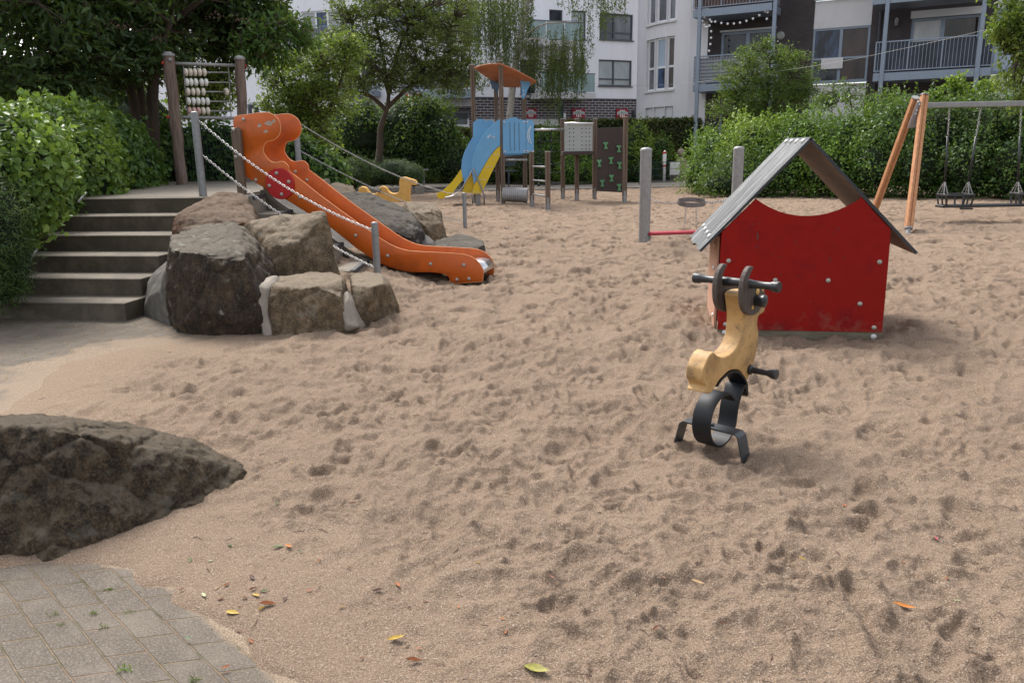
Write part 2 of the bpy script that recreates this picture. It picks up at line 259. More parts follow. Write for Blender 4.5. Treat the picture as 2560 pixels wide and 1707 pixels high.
# ---------------------------------------------------------------- objects and meshes
def tag(o, label, cat, group=None, kind=None):
    if label: o['label'] = label
    if cat: o['category'] = cat
    if group: o['group'] = group
    if kind: o['kind'] = kind
    return o
def root(name, loc, label, cat, group=None):
    o = bpy.data.objects.new(name, None); COL.objects.link(o); o.location = loc; o.empty_display_size = .2
    return tag(o, label, cat, group)
def link(name, me, parent=None):
    o = bpy.data.objects.new(name, me); COL.objects.link(o)
    if parent is not None: o.parent = parent
    return o
def world_loc(p):
    v = Vector((0, 0, 0))
    while p is not None: v = v+p.location; p = p.parent
    return v
class MB:
    def __init__(s): s.v = []; s.f = []; s.uv = []
    def add(s, vs, fs, uv=None):
        k = len(s.v); s.v += [tuple(v) for v in vs]; s.f += [tuple(i+k for i in f) for f in fs]
        s.uv += uv if uv else [None]*len(fs); return s
    def box(s, c, d, X=(1, 0, 0), Y=(0, 1, 0), Z=(0, 0, 1), bev=0):
        c = Vector(c); X = Vector(X)*d[0]/2; Y = Vector(Y)*d[1]/2; Z = Vector(Z)*d[2]/2
        if bev > 0:
            ex, ey, ez = [Vector(a).normalized() if Vector(a).length else Vector(a) for a in (X, Y, Z)]
            o = []
            for sx in (-1, 1):
                for sy in (-1, 1):
                    for sz in (-1, 1):
                        p = c+X*sx+Y*sy+Z*sz
                        o.append([p-ey*bev*sy-ez*bev*sz, p-ex*bev*sx-ez*bev*sz, p-ex*bev*sx-ey*bev*sy])
            import bmesh
            bm = bmesh.new()
            for t in o:
                for p in t: bm.verts.new(p)
            r = bmesh.ops.convex_hull(bm, input=bm.verts[:]); bm.verts.index_update()
            s.add([v.co.copy() for v in bm.verts], [tuple(v.index for v in f.verts) for f in bm.faces]); bm.free(); return s
        vs = [c+X*a+Y*b_+Z*e for a in (-1, 1) for b_ in (-1, 1) for e in (-1, 1)]
        return s.add(vs, [(0, 1, 3, 2), (4, 6, 7, 5), (0, 4, 5, 1), (2, 3, 7, 6), (0, 2, 6, 4), (1, 5, 7, 3)])
    def tube(s, pts, r, seg=10, cap=True, closed=False):
        pts = [Vector(p) for p in pts]; n = len(pts); rs = r if isinstance(r, (list, tuple)) else [r]*n
        vs = []; fs = []; up = None
        for i, p in enumerate(pts):
            a = pts[(i-1) % n] if (closed or i > 0) else p; b_ = pts[(i+1) % n] if (closed or i < n-1) else p
            t = (b_-a).normalized()
            if up is None: up = Vector((0, 0, 1)) if abs(t.z) < .9 else Vector((1, 0, 0))
            x = t.cross(up)
            if x.length < 1e-5: x = t.cross(Vector((0, 1, .1)))
            x.normalize(); y = t.cross(x).normalized(); up = -y if False else x.cross(t)
            for k in range(seg):
                an = 2*math.pi*k/seg; vs.append(p+x*math.cos(an)*rs[i]+y*math.sin(an)*rs[i])
        m_ = n if closed else n-1
        for i in range(m_):
            j = (i+1) % n
            for k in range(seg): fs.append((i*seg+k, i*seg+(k+1) % seg, j*seg+(k+1) % seg, j*seg+k))
        if cap and not closed: fs.append(tuple(range(seg-1, -1, -1))); fs.append(tuple(range((n-1)*seg, n*seg)))
        return s.add(vs, fs)
    def lathe(s, c, prof, ax=(0, 0, 1), seg=20):          # prof: list of (radius, height along ax)
        ax = Vector(ax).normalized(); x = ax.cross(Vector((0, 0, 1)) if abs(ax.z) < .9 else Vector((1, 0, 0))).normalized(); y = ax.cross(x); c = Vector(c)
        vs = []; fs = []
        for (r, h) in prof:
            for k in range(seg):
                a = 2*math.pi*k/seg; vs.append(c+ax*h+(x*math.cos(a)+y*math.sin(a))*max(r, 1e-4))
        for i in range(len(prof)-1):
            for k in range(seg): fs.append((i*seg+k, i*seg+(k+1) % seg, (i+1)*seg+(k+1) % seg, (i+1)*seg+k))
        fs.append(tuple(range(seg-1, -1, -1))); fs.append(tuple(range((len(prof)-1)*seg, len(prof)*seg)))
        return s.add(vs, fs)
    def sphere(s, c, r, sc=(1, 1, 1), seg=12, rings=8):
        c = Vector(c); vs = []; fs = []
        for i in range(rings+1):
            t = math.pi*i/rings
            for k in range(seg):
                a = 2*math.pi*k/seg; vs.append(c+Vector((r*sc[0]*math.sin(t)*math.cos(a)+1e-6, r*sc[1]*math.sin(t)*math.sin(a), r*sc[2]*math.cos(t))))
        for i in range(rings):
            for k in range(seg): fs.append((i*seg+k, (i+1)*seg+k, (i+1)*seg+(k+1) % seg, i*seg+(k+1) % seg))
        return s.add(vs, fs)
    def prism(s, outline, P0, d, n, th, bev=.004):        # outline (s,z) on the vertical plane P0+d*s; extruded th along n; eased edges
        P0 = Vector(P0); d = Vector(d); n = Vector(n); N = len(outline)
        A = sum(outline[i][0]*outline[(i+1) % N][1]-outline[(i+1) % N][0]*outline[i][1] for i in range(N))
        o = [Vector((p[0], p[1])) for p in outline]
        if A < 0: o.reverse()
        ins = []
        for i in range(N):
            e1 = (o[i]-o[i-1]); e2 = (o[(i+1) % N]-o[i]); e1 = e1.normalized() if e1.length > 1e-9 else e2.normalized(); e2 = e2.normalized() if e2.length > 1e-9 else e1
            b_ = Vector((-(e1.y+e2.y), e1.x+e2.x)); b_ = b_.normalized() if b_.length > 1e-6 else Vector((-e1.y, e1.x)); ins.append(o[i]+b_*bev)
        def W(p, k): return P0+d*p.x+Vector((0, 0, 1))*(p.y-P0.z)+n*k
        vs = [W(p, 0) for p in ins]+[W(p, bev) for p in o]+[W(p, th-bev) for p in o]+[W(p, th) for p in ins]; fs = []
        for r in range(3):
            for i in range(N):
                j = (i+1) % N; fs.append((r*N+i, r*N+j, (r+1)*N+j, (r+1)*N+i))
        from mathutils.geometry import tessellate_polygon
        tr = tessellate_polygon([[Vector((p.x, p.y, 0)) for p in ins]])
        for t in tr: fs.append(tuple(t)); fs.append(tuple(3*N+i for i in reversed(t)))
        return s.add(vs, fs)
    def build(s, name, mat, parent=None, smooth=False, ang=None):
        me = bpy.data.meshes.new(name); off = world_loc(parent)
        me.from_pydata([(v[0]-off.x, v[1]-off.y, v[2]-off.z) for v in s.v], [], s.f); me.materials.append(mat)
        if any(u is not None for u in s.uv):
            ul = me.uv_layers.new(name='UVMap')
            for p, u in zip(me.polygons, s.uv):
                if u:
                    for li, c in zip(p.loop_indices, u): ul.data[li].uv = c
        import bmesh
        bm = bmesh.new(); bm.from_mesh(me); bmesh.ops.recalc_face_normals(bm, faces=bm.faces); bm.to_mesh(me); bm.free()
        if smooth:
            me.polygons.foreach_set('use_smooth', [True]*len(me.polygons))
            if ang: me.set_sharp_from_angle(angle=math.radians(ang))
        me.update(); return link(name, me, parent)
def npmesh(name, V, F, mat, parent=None, attr=None, smooth=False, fattr=None, uv=None):
    V = np.asarray(V, dtype=np.float32); off = world_loc(parent); V = V-np.array([off.x, off.y, off.z], dtype=np.float32)
    me = bpy.data.meshes.new(name); nf, k = F.shape
    me.vertices.add(len(V)); me.vertices.foreach_set('co', V.ravel()); me.loops.add(nf*k); me.loops.foreach_set('vertex_index', F.astype(np.int32).ravel())
    me.polygons.add(nf); me.polygons.foreach_set('loop_start', np.arange(0, nf*k, k, dtype=np.int32))
    try: me.polygons.foreach_set('loop_total', np.full(nf, k, dtype=np.int32))
    except Exception: pass
    if smooth: me.polygons.foreach_set('use_smooth', np.ones(nf, dtype=bool))
    me.update(calc_edges=True)
    if fattr is not None: a = me.attributes.new('rnd', 'FLOAT', 'FACE'); a.data.foreach_set('value', fattr.astype(np.float32))
    if attr:
        for nm, ar in attr.items(): a = me.attributes.new(nm, 'FLOAT', 'POINT'); a.data.foreach_set('value', ar.astype(np.float32))
    if uv is not None: ul = me.uv_layers.new(name='UVMap'); ul.data.foreach_set('uv', uv[F.ravel()].astype(np.float32).ravel())
    me.materials.append(mat); me.validate(); return link(name, me, parent)
def dome_bolt(c, n, r, mat, parent, name='bolt'):
    return MB().lathe(c, [(r, 0), (r, r*.25), (r*.85, r*.55), (r*.5, r*.8), (.001, r*.88)], n, 12).build(name, mat, parent, True)
def chain(name, p0, p1, sag, parent=None, link_len=.05, wire=.007, wid=.026, mat=None, label=None, group=None, side=None):
    p0 = Vector(p0); p1 = Vector(p1); L = (p1-p0).length; n = max(3, int(L*1.02/(link_len*.74))); m_ = MB()
    def P(t): q = p0.lerp(p1, t); q.z -= sag*4*t*(1-t); return q
    for i in range(n):
        a = P(i/n); b_ = P((i+1)/n); c = (a+b_)/2; t = (b_-a).normalized(); x = t.cross(Vector((0, 0, 1)))
        x = x.normalized() if x.length > .05 else Vector((1, 0, 0)); y = t.cross(x).normalized()
        q = (x+y).normalized() if i % 2 else (x-y).normalized(); hl = link_len/2-wid/2; ring = []
        for k in range(10):
            an = 2*math.pi*k/10; cx = math.cos(an)*wid/2; cy = math.sin(an)*wid/2
            ring.append(c+t*(cx+(hl if cx > 0 else -hl))+q*cy)
        m_.tube(ring, wire/2*1.0, 5, closed=True)
    return m_.build(name, mat or MT['chain'], parent, True)
Zv = Vector((0, 0, 1))
MT['oredge'] = M_gen('pale_lit_edge', (.62, .27, .10), .5, var=.08)  # routed rim tone with the top light put into the colour
def crm(pts, n=6):
    out = []; P = [pts[0]]+list(pts)+[pts[-1]]
    for i in range(1, len(P)-2):
        for k in range(n):
            u = k/n; p0, p1, p2, p3 = P[i-1], P[i], P[i+1], P[i+2]
            out.append(tuple(.5*((2*p1[j])+(-p0[j]+p2[j])*u+(2*p0[j]-5*p1[j]+4*p2[j]-p3[j])*u*u+(-p0[j]+3*p1[j]-3*p2[j]+p3[j])*u**3) for j in range(len(p1))))
    out.append(tuple(P[-2])); return out
# ================================================================ ground, sand, paving
def st(o): o['kind'] = 'structure'; return o
g = MB().add([(-150, -60, -.14), (150, -60, -.14), (150, 200, -.14), (-150, 200, -.14)], [(0, 1, 2, 3)]).build('ground', MT['soil']); st(g)
def poly_px(l, z=0): return np.array([tuple(gr(x, y, z))[:2] for x, y in l])
PAVE_N = poly_px([(-700, 1390), (150, 1392), (250, 1398), (350, 1412), (435, 1455), (515, 1513), (610, 1590), (695, 1680), (780, 1780), (880, 2100), (-900, 2100)])
PAVE_F = poly_px([(-500, 1090), (0, 1042), (60, 1010), (140, 960), (180, 915), (300, 885), (360, 872), (430, 868), (500, 862), (560, 850), (620, 780), (500, 700), (-600, 700)])
def sdist(P, poly):                                  # signed distance, negative inside
    x, y = P[..., 0], P[..., 1]; d = np.full(x.shape, 1e9); ins = np.zeros(x.shape, bool); n = len(poly)
    for i in range(n):
        ax, ay = poly[i]; bx, by = poly[(i+1) % n]; ex, ey = bx-ax, by-ay
        t = np.clip(((x-ax)*ex+(y-ay)*ey)/(ex*ex+ey*ey+1e-12), 0, 1); d = np.minimum(d, np.hypot(x-ax-t*ex, y-ay-t*ey))
        c = ((ay > y) != (by > y)) & (x < (bx-ax)*(y-ay)/(by-ay+1e-12)+ax); ins ^= c
    return np.where(ins, -d, d)
_tab = NR.random((512, 512)).astype(np.float32)
def vn(x, y, f, o=0):                                # value noise in -1..1
    x = x*f+17.3*o+1000; y = y*f+31.7*o+1000; xi = np.floor(x).astype(int); yi = np.floor(y).astype(int); fx = x-xi; fy = y-yi
    fx = fx*fx*(3-2*fx); fy = fy*fy*(3-2*fy); g_ = lambda a, b_: _tab[a & 511, b_ & 511]
    return ((g_(xi, yi)*(1-fx)+g_(xi+1, yi)*fx)*(1-fy)+(g_(xi, yi+1)*(1-fx)+g_(xi+1, yi+1)*fx)*fy)*2-1
RX0, RX1, RY0, RY1, RES = -10.0, 17.0, 1.2, 33.0, .0105
NX = int((RX1-RX0)/RES); NY = int((RY1-RY0)/RES)
HM = np.zeros((NY, NX), np.float32); DM = np.zeros((NY, NX), np.float32)
def stamp(cx, cy, a, b_, th, D, rim, k, asym=0., dmp_shade=0.):
    R_ = max(a, b_)*2.0; ix0 = max(0, int((cx-R_-RX0)/RES)); ix1 = min(NX, int((cx+R_-RX0)/RES)+1); iy0 = max(0, int((cy-R_-RY0)/RES)); iy1 = min(NY, int((cy+R_-RY0)/RES)+1)
    if ix1 <= ix0 or iy1 <= iy0: return
    X = RX0+RES*np.arange(ix0, ix1)[None, :]-cx; Y = RY0+RES*np.arange(iy0, iy1)[:, None]-cy
    c, s_ = math.cos(th), math.sin(th); u = (X*c+Y*s_)/a; v = (-X*s_+Y*c)/b_; an = np.arctan2(v, u)
    rho = np.sqrt(u*u+v*v)*(1+.10*np.sin(3*an+cx*7)+.07*np.sin(5*an+cy*9))
    hole = -D/(1+np.exp((rho-.86)*k)); hole = hole*(1+asym*np.clip(u, -1, 1))
    rm = rim*np.exp(-((rho-1.22)/.22)**2)*(1+.7*np.sin(an*2+cy*5)); HM[iy0:iy1, ix0:ix1] += hole+rm
    if dmp_shade: DM[iy0:iy1, ix0:ix1] = np.maximum(DM[iy0:iy1, ix0:ix1], dmp_shade/(1+np.exp((rho-1.0)*6)))
for i in range(40000):
    y = RY0+(RY1-RY0)*rnd.random()**1.0; hw = .75*y+1.5; x = rnd.uniform(max(RX0, -hw), min(RX1, hw)); q = rnd.random()
    busy = .5+.5*noise.noise(Vector((x*.45, y*.45, 3.1)))*1.6
    if rnd.random() > (.75+.25*busy)*min(1, .36+y/12): continue
    dsc = min(1.0, .24+y/15)
    th = rnd.gauss(1.5, .7) if rnd.random() < .6 else rnd.uniform(0, 6.28)
    if q < .30:                                      # shoe print: ball and heel
        s_ = rnd.uniform(.65, 1.05); s_ *= 1.12; D = rnd.uniform(.012, .034)*s_*dsc; th2 = th
        stamp(x, y, .105*s_, .052*s_, th2, D, D*.40, rnd.uniform(9, 22), rnd.choice((-1, 1))*rnd.uniform(.3, 1), rnd.choice((0, 0, 0, 0, .3))); hx, hy = x-math.cos(th2)*.155*s_, y-math.sin(th2)*.155*s_
        stamp(hx, hy, .058*s_, .043*s_, th2, D*rnd.uniform(.6, 1.2), D*.25, rnd.uniform(7, 14))
    elif q < .62:
        s_ = rnd.uniform(.045, .20); stamp(x, y, s_, s_*rnd.uniform(.5, .95), th, rnd.uniform(.010, .030)*dsc, rnd.uniform(.002, .012), rnd.uniform(7, 18), rnd.choice((-1, 1))*rnd.uniform(.5, 1), rnd.choice((0, 0, 0, 0, .3)))
    elif q < .9:
        s_ = rnd.uniform(.12, .30); stamp(x, y, s_, s_*rnd.uniform(.5, .9), th, rnd.uniform(-.018, .022)*dsc, 0, 4.0)
    else:
        s_ = rnd.uniform(.02, .045); stamp(x, y, s_, s_*.8, th, rnd.uniform(-.016, .016), 0, 8)
# deep prints and dug spots the photo shows, with damp sand thrown out of them
for (px, py, a, D, dmp_shade) in [(1085, 1150, .10, .055, .2), (1225, 1165, .11, .05, .35), (805, 1275, .15, .05, .7), (960, 1340, .20, .03, .6), (1225, 1210, .12, .03, .4), (760, 1290, .10, .03, .4),
        (2110, 1260, .17, .05, .5), (2180, 1245, .12, .05, .3), (2100, 1350, .17, .055, .6), (2400, 1315, .13, .05, .2), (1955, 1425, .09, .05, .1), (1960, 1475, .12, .04, .4), (2120, 1515, .12, .04, .3),
        (2260, 1640, .22, .055, .8), (1560, 1525, .16, .045, .9), (1700, 1505, .18, .03, .2), (1490, 1105, .10, .03, 0), (1340, 1110, .09, .03, .2), (1650, 1400, .2, .02, .2), (2300, 1240, .16, .02, .1),
        (1010, 1000, .12, .02, .2), (1270, 930, .12, .03, .1), (910, 1540, .07, .03, 0), (1400, 1380, .2, .02, .3), (2440, 1080, .12, .03, .1), (1300, 1250, .09, .025, 0), (1880, 880, .2, .02, 0)]:
    p = gr(px, py); th = rnd.uniform(0, 3); stamp(p.x, p.y, a*.9, a*.55, th, D*.5, D*.22, 11, rnd.uniform(.3, .9), dmp_shade*.8)
    for j in range(int(14*dmp_shade)+4):
        r_ = rnd.uniform(.9, 2.1)*a; t_ = rnd.uniform(0, 6.28); s_ = rnd.uniform(.012, .04); stamp(p.x+r_*math.cos(t_), p.y+r_*math.sin(t_)*.7, s_, s_*.8, t_, -rnd.uniform(.006, .022), 0, 9, 0, dmp_shade*.7)
# heaps
for (x, y, a, b_, h_) in [(-.75, 9.75, .95, .6, -.075), (1.06, 3.95, .4, .35, -.02), (2.35, 12.05, .9, .5, .16), (1.45, 7.3, .30, .8, .12), (2.45, 6.38, 1.0, .42, -.06), (2.5, 6.35, .75, .18, .05), (-1.2, 10.9, .6, .5, .05), (-.2, 21.9, 1.2, .8, .05), (6.9, 14.2, .5, .5, .04)]:
    R_ = 2*max(a, b_); ix0 = int((x-R_-RX0)/RES); ix1 = int((x+R_-RX0)/RES); iy0 = int((y-R_-RY0)/RES); iy1 = int((y+R_-RY0)/RES)
    X = RX0+RES*np.arange(ix0, ix1)[None, :]-x; Y = RY0+RES*np.arange(iy0, iy1)[:, None]-y
    HM[iy0:iy1, ix0:ix1] += h_*np.exp(-((X/a)**2+(Y/b_)**2)*1.3)
def rast(A, x, y):
    fx = np.clip((x-RX0)/RES, 0, NX-2.001); fy = np.clip((y-RY0)/RES, 0, NY-2.001); ix = fx.astype(int); iy = fy.astype(int); u = fx-ix; v = fy-iy
    return (A[iy, ix]*(1-u)+A[iy, ix+1]*u)*(1-v)+(A[iy+1, ix]*(1-u)+A[iy+1, ix+1]*u)*v
def sand_h(x, y, full=True):
    x = np.asarray(x, float); y = np.asarray(y, float); P = np.stack([x, y], -1)
    dn = np.minimum(sdist(P, PAVE_N), sdist(P, PAVE_F)); wob = .10*vn(x, y, 2.1, 1)+.05*vn(x, y, 6, 2)
    e = np.clip((dn+wob)/.9, -1, 1); calm = np.clip((dn-.12)/.75, .05, 1)
    # smooth blown-in sand beside the pavers and in front of the ledge
    h_ = rast(HM, x, y)*calm+.035*vn(x, y, .35, 3)*calm+.022*vn(x, y, 1.1, 4)*calm+.010*vn(x, y, 3.1, 5)*calm
    rough = np.clip(.80+.4*vn(x, y, .8, 9), .5, 1)*calm
    wx = x+.05*vn(x, y, 5, 21); wy = y+.05*vn(x, y, 5, 22); rough = rough*np.clip(.62+y/22, .62, 1); h_ += rough*(-.013*np.abs(vn(wx, wy*1.25, 5.5, 6))+.009*(1-np.abs(vn(wx, wy, 11, 12)))**2+.0070*np.abs(vn(wx, wy, 21, 7))+.0045*vn(x, y, 43, 8)+.0030*vn(x, y, 90, 10))+.0012*vn(x, y, 120, 11)
    base = .028*np.clip(e, 0, 1)**.6+.012; base = np.where(dn+wob < 0, .012+(dn+wob)*.32, base)
    slope = .25*np.clip((-1.0-x)/1.2, 0, 1)*np.clip((y-7.6)/1.2, 0, 1)*np.clip((13.5-y)/2.5, 0, 1)   # sand banked up at the mound
    return h_+base+slope-.12*np.clip((y-29.6)/.8, 0, 1)
na = 900; th = np.linspace(math.radians(-43), math.radians(43), na); rr = [1.75]
while rr[-1] < 32.5: rr.append(rr[-1]+min(.032, rr[-1]**2*.00080))
rr = np.array(rr); nr_ = len(rr); TT, RR = np.meshgrid(th, rr); SX = (RR*np.sin(TT)).ravel(); SY = (RR*np.cos(TT)).ravel(); SZ = sand_h(SX, SY)
ii = np.arange(nr_*na).reshape(nr_, na); F_ = np.stack([ii[:-1, :-1], ii[:-1, 1:], ii[1:, 1:], ii[1:, :-1]], -1).reshape(-1, 4)
keep = (SZ[F_].max(1) > -.05) | (np.minimum(sdist(np.stack([SX, SY], -1), PAVE_N), sdist(np.stack([SX, SY], -1), PAVE_F))[F_].min(1) > .1); F_ = F_[keep]
sand = npmesh('sand', np.stack([SX, SY, SZ], -1), F_, MT['sand'], attr={'damp_shade': rast(DM, SX, SY), 'dry': .85*np.clip(1.05-sdist(np.stack([SX, SY], -1), PAVE_F)/1.1+.25*vn(SX, SY, 1.7, 31), 0, 1)}, smooth=True); st(sand)
def SH(x, y): return float(sand_h(np.array([x]), np.array([y]))[0])
# paving: two laid fields of blocks, joints in their own directions
def pave(name, x0, x1, y0, y1, e1, e2, mat, z, n=140, step=.03):
    xs = np.arange(x0, x1, step); ys = np.arange(y0, y1, step); X, Y = np.meshgrid(xs, ys); P = np.stack([X, Y], -1)
    M_ = np.linalg.inv(np.array([e1, e2]).T); uv = P.reshape(-1, 2)@M_.T
    dn = np.minimum(sdist(P, PAVE_N), sdist(P, PAVE_F)); film = np.clip(1.0+dn/.8, 0, 1.1)
    if y0 > 4: film = .1+.9*film*np.clip(.75+(X+4.6)*.25, 0.2, 1)+.25*np.exp(-((Y-8.0)/.3)**2)
    else: film = np.clip(.95+dn/.10, 0, 1.05)
    Z = np.full(X.shape, z)+.004*vn(X, Y, 1.5, 1)
    i2 = np.arange(X.size).reshape(X.shape); F = np.stack([i2[:-1, :-1], i2[:-1, 1:], i2[1:, 1:], i2[1:, :-1]], -1).reshape(-1, 4); F = F[(dn.ravel()[F].min(1) < .35)]
    return st(npmesh(name, np.stack([X.ravel(), Y.ravel(), Z.ravel()], -1), F, mat, attr={'film': film.ravel()}, smooth=True, uv=uv))
pave('paving', -7.5, 1.2, .9, 4.6, (-.7, .7), (.98, .21), MT['pave_near'], 0)
pave('paving', -9.0, -1.2, 4.63, 9.0, (.31, .95), (-.57, .82), MT['pave_far'], 0)
# far path and kerb
path = MB().add([(-14, 30.6, .03), (17, 30.6, .03), (17, 44, .10), (-14, 44, .10)], [(0, 1, 2, 3)]).build('path', MT['path']); st(path)
kb = MB()
for i in range(14): kb.box((-2.9+i*1.01, 30.5+.03*math.sin(i), -.02), (1.0, .08, .16), bev=.008)
tag(kb.build('kerb', MT['edging']), None, None, None, 'structure')
# mound body and upper platform
PZ = 1.07
mo = MB()
top = [(-5.9, 10.38), (-3.42, 9.95), (-3.42, 15.5), (-7.8, 17.5), (-8.6, 12.5), (-6.3, 10.4)]
mo.add([(x, y, PZ) for x, y in top]+[(x-.0, y, -.1) for x, y in top], [(0, 1, 2, 3, 4, 5)]+[(i, (i+1) % 6, (i+1) % 6+6, i+6) for i in range(6)])
tag(mo.build('platform', MT['plat']), None, None, None, 'structure')
sl = MB()   # concreted slope under the slide and behind it
def slope_z(x): return max(-.12, min(1.02, 1.02-(x+3.42)*.60))
xs = [-3.42, -3.0, -2.5, -2.0, -1.6, -1.3, -.9, -.4]; ys = [10.15, 10.6, 11.3, 12.2, 13.2, 14.4, 15.5]
vs = []
for i, x in enumerate(xs):
    for j, y in enumerate(ys): vs.append((x, y, slope_z(x)+.06*noise.noise(Vector((x*2, y*2, 0)))-(.16*max(0, y-12.5)) - .02))
vs2 = [(v[0], v[1], -.3) for v in vs]; nY = len(ys); fs = [(i*nY+j, (i+1)*nY+j, (i+1)*nY+j+1, i*nY+j+1) for i in range(len(xs)-1) for j in range(nY-1)]
n0 = len(vs)
for i in range(len(xs)-1): fs.append((i*nY, i*nY+n0, (i+1)*nY+n0, (i+1)*nY))
sl.add(vs+vs2, fs); tag(sl.build('mound', MT['apron'], smooth=True), None, None, None, 'structure')
# ================================================================ rocks
def rock(name, pts, mat, label, group=None, amp=.05, seed=0, vox=.03, fac=3.0, cat='boulder', smooth_it=1, cracks=(), cuts=26):
    import bmesh
    P = [Vector(p[1:]) if p[0] == 'w' else (gr(p[1], p[2], p[3]) if p[0] == 'g' else at(*p)) for p in pts]
    bm = bmesh.new(); [bm.verts.new(p) for p in P]; r = bmesh.ops.convex_hull(bm, input=bm.verts[:])
    bmesh.ops.delete(bm, geom=[e for e in r['geom_interior'] if isinstance(e, bmesh.types.BMVert)], context='VERTS')
    me = bpy.data.meshes.new(name); bm.to_mesh(me); bm.free(); o = link(name, me)
    md = o.modifiers.new('r', 'REMESH'); md.mode = 'VOXEL'; md.voxel_size = vox; ms = o.modifiers.new('s', 'SMOOTH'); ms.iterations = smooth_it; ms.factor = .5
    dg = bpy.context.evaluated_depsgraph_get(); me2 = bpy.data.meshes.new_from_object(o.evaluated_get(dg)); o.modifiers.clear(); o.data = me2; bpy.data.meshes.remove(me)
    n = len(me2.vertices); co = np.empty(n*3, np.float32); no = np.empty(n*3, np.float32); me2.vertices.foreach_get('co', co); me2.vertices.foreach_get('normal', no); co = co.reshape(-1, 3); no = no.reshape(-1, 3)
    rp = np.random.default_rng(seed+50); sz_ = np.ptp(co, axis=0).max()
    for _ in range(cuts):
        nv = rp.normal(size=3)*np.array([1, 1, .8]); nv /= np.linalg.norm(nv); dt = co@nv; d0 = dt.max()-rp.uniform(.012, .055)*sz_; ex_ = np.maximum(dt-d0, 0); co -= (ex_[:, None]*nv).astype(np.float32)
    out = np.zeros(n, np.float32); S = Vector((seed*5.1, seed*3.3, seed*1.7))
    for i in range(n):
        p = Vector(co[i])+S; a = noise.noise(p*fac*.5)*1.0
        v = noise.voronoi(p*fac*.9)[0]; cr = min(.35, v[1]-v[0]); q = noise.cell(p*fac*1.3+Vector((0, 0, p.x)))*.0
        c = noise.noise(p*fac*2.7)*.45+noise.noise(p*fac*7)*.26+noise.noise(p*fac*17)*.13+noise.noise(p*fac*38)*.06
        ps = Vector((p.x, p.y, p.z*.45)); c = noise.noise(p*fac*1.6)*.40-abs(noise.noise(ps*fac*3.6))*.42+noise.noise(ps*fac*9)*.16+noise.noise(ps*fac*22)*.11+noise.noise(p*fac*55)*.07; out[i] = a*.8+c-max(0, .05-cr)/.05*.25+min(cr, .25)*.8
        for (ca, cb, cw) in cracks:
            e_ = cb-ca; tt = max(0, min(1, (p-S-ca).dot(e_)/e_.length_squared)); dd = (p-S-ca-e_*tt).length
            if dd < cw: out[i] -= (1-dd/cw)*.035/amp
    co += no*(out*amp)[:, None]; bz = Vector(co.mean(0)); lo = float(co[:, 2].min()); me2.vertices.foreach_set('co', (co-np.array([bz.x, bz.y, lo], np.float32)).ravel())
    o.location = (bz.x, bz.y, lo); me2.polygons.foreach_set('use_smooth', np.ones(len(me2.polygons), bool)); me2.materials.clear(); me2.materials.append(mat); me2.update()
    return tag(o, label, cat, group)
G1 = 'boulders beside the slide stairs'; G2 = 'boulders behind the slide'
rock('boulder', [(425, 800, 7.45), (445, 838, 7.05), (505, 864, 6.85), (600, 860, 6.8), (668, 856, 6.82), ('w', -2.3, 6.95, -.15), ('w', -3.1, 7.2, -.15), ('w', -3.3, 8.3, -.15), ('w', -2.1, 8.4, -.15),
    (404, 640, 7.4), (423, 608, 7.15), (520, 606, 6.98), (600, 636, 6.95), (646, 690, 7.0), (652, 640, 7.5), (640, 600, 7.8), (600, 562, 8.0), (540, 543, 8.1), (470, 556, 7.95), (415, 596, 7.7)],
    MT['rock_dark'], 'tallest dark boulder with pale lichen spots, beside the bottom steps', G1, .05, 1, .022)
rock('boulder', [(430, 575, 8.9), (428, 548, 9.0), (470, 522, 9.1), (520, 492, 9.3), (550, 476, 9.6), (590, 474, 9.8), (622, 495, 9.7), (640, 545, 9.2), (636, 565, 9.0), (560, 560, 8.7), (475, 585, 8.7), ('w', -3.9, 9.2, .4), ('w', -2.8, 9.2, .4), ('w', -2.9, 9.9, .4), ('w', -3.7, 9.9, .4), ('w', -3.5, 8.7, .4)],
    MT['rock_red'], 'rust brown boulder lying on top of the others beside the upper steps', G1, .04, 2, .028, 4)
rock('boulder', [(660, 600, 8.05), (690, 604, 7.92), (770, 582, 7.95), (812, 527, 8.25), (736, 545, 8.8), (640, 556, 8.6), (600, 556, 8.5), (818, 545, 8.15), (843, 682, 8.05), (703, 700, 7.85), (655, 690, 7.9), (830, 620, 8.5), ('w', -2.6, 8.6, 0), ('w', -1.75, 8.5, 0), ('w', -1.75, 7.95, 0), ('w', -2.6, 7.8, 0), (800, 540, 8.7)],
    MT['rock_tan'], 'square grey tan boulder with flat top above the sandy ledge', G1, .04, 3, .028, 4)
rock('boulder', [(664, 716, 6.98), (780, 722, 6.88), (853, 712, 6.98), (862, 818, 6.9), (780, 856, 6.78), (682, 845, 6.85), (752, 686, 7.8), (860, 682, 7.8), (690, 690, 7.6), ('w', -2.1, 7.8, -.15), ('w', -1.5, 7.8, -.15), ('w', -2.15, 6.95, -.2), ('w', -1.45, 7.0, -.2)],
    MT['rock_tan'], 'low tan ledge block with a cracked front and sandy top, left of the end block', G1, .035, 4, .02, 4.5, cracks=[(at(830, 732, 6.9), at(780, 758, 6.86), .03), (at(780, 742, 6.86), at(780, 852, 6.82), .025), (at(838, 818, 6.88), at(781, 822, 6.84), .035)])
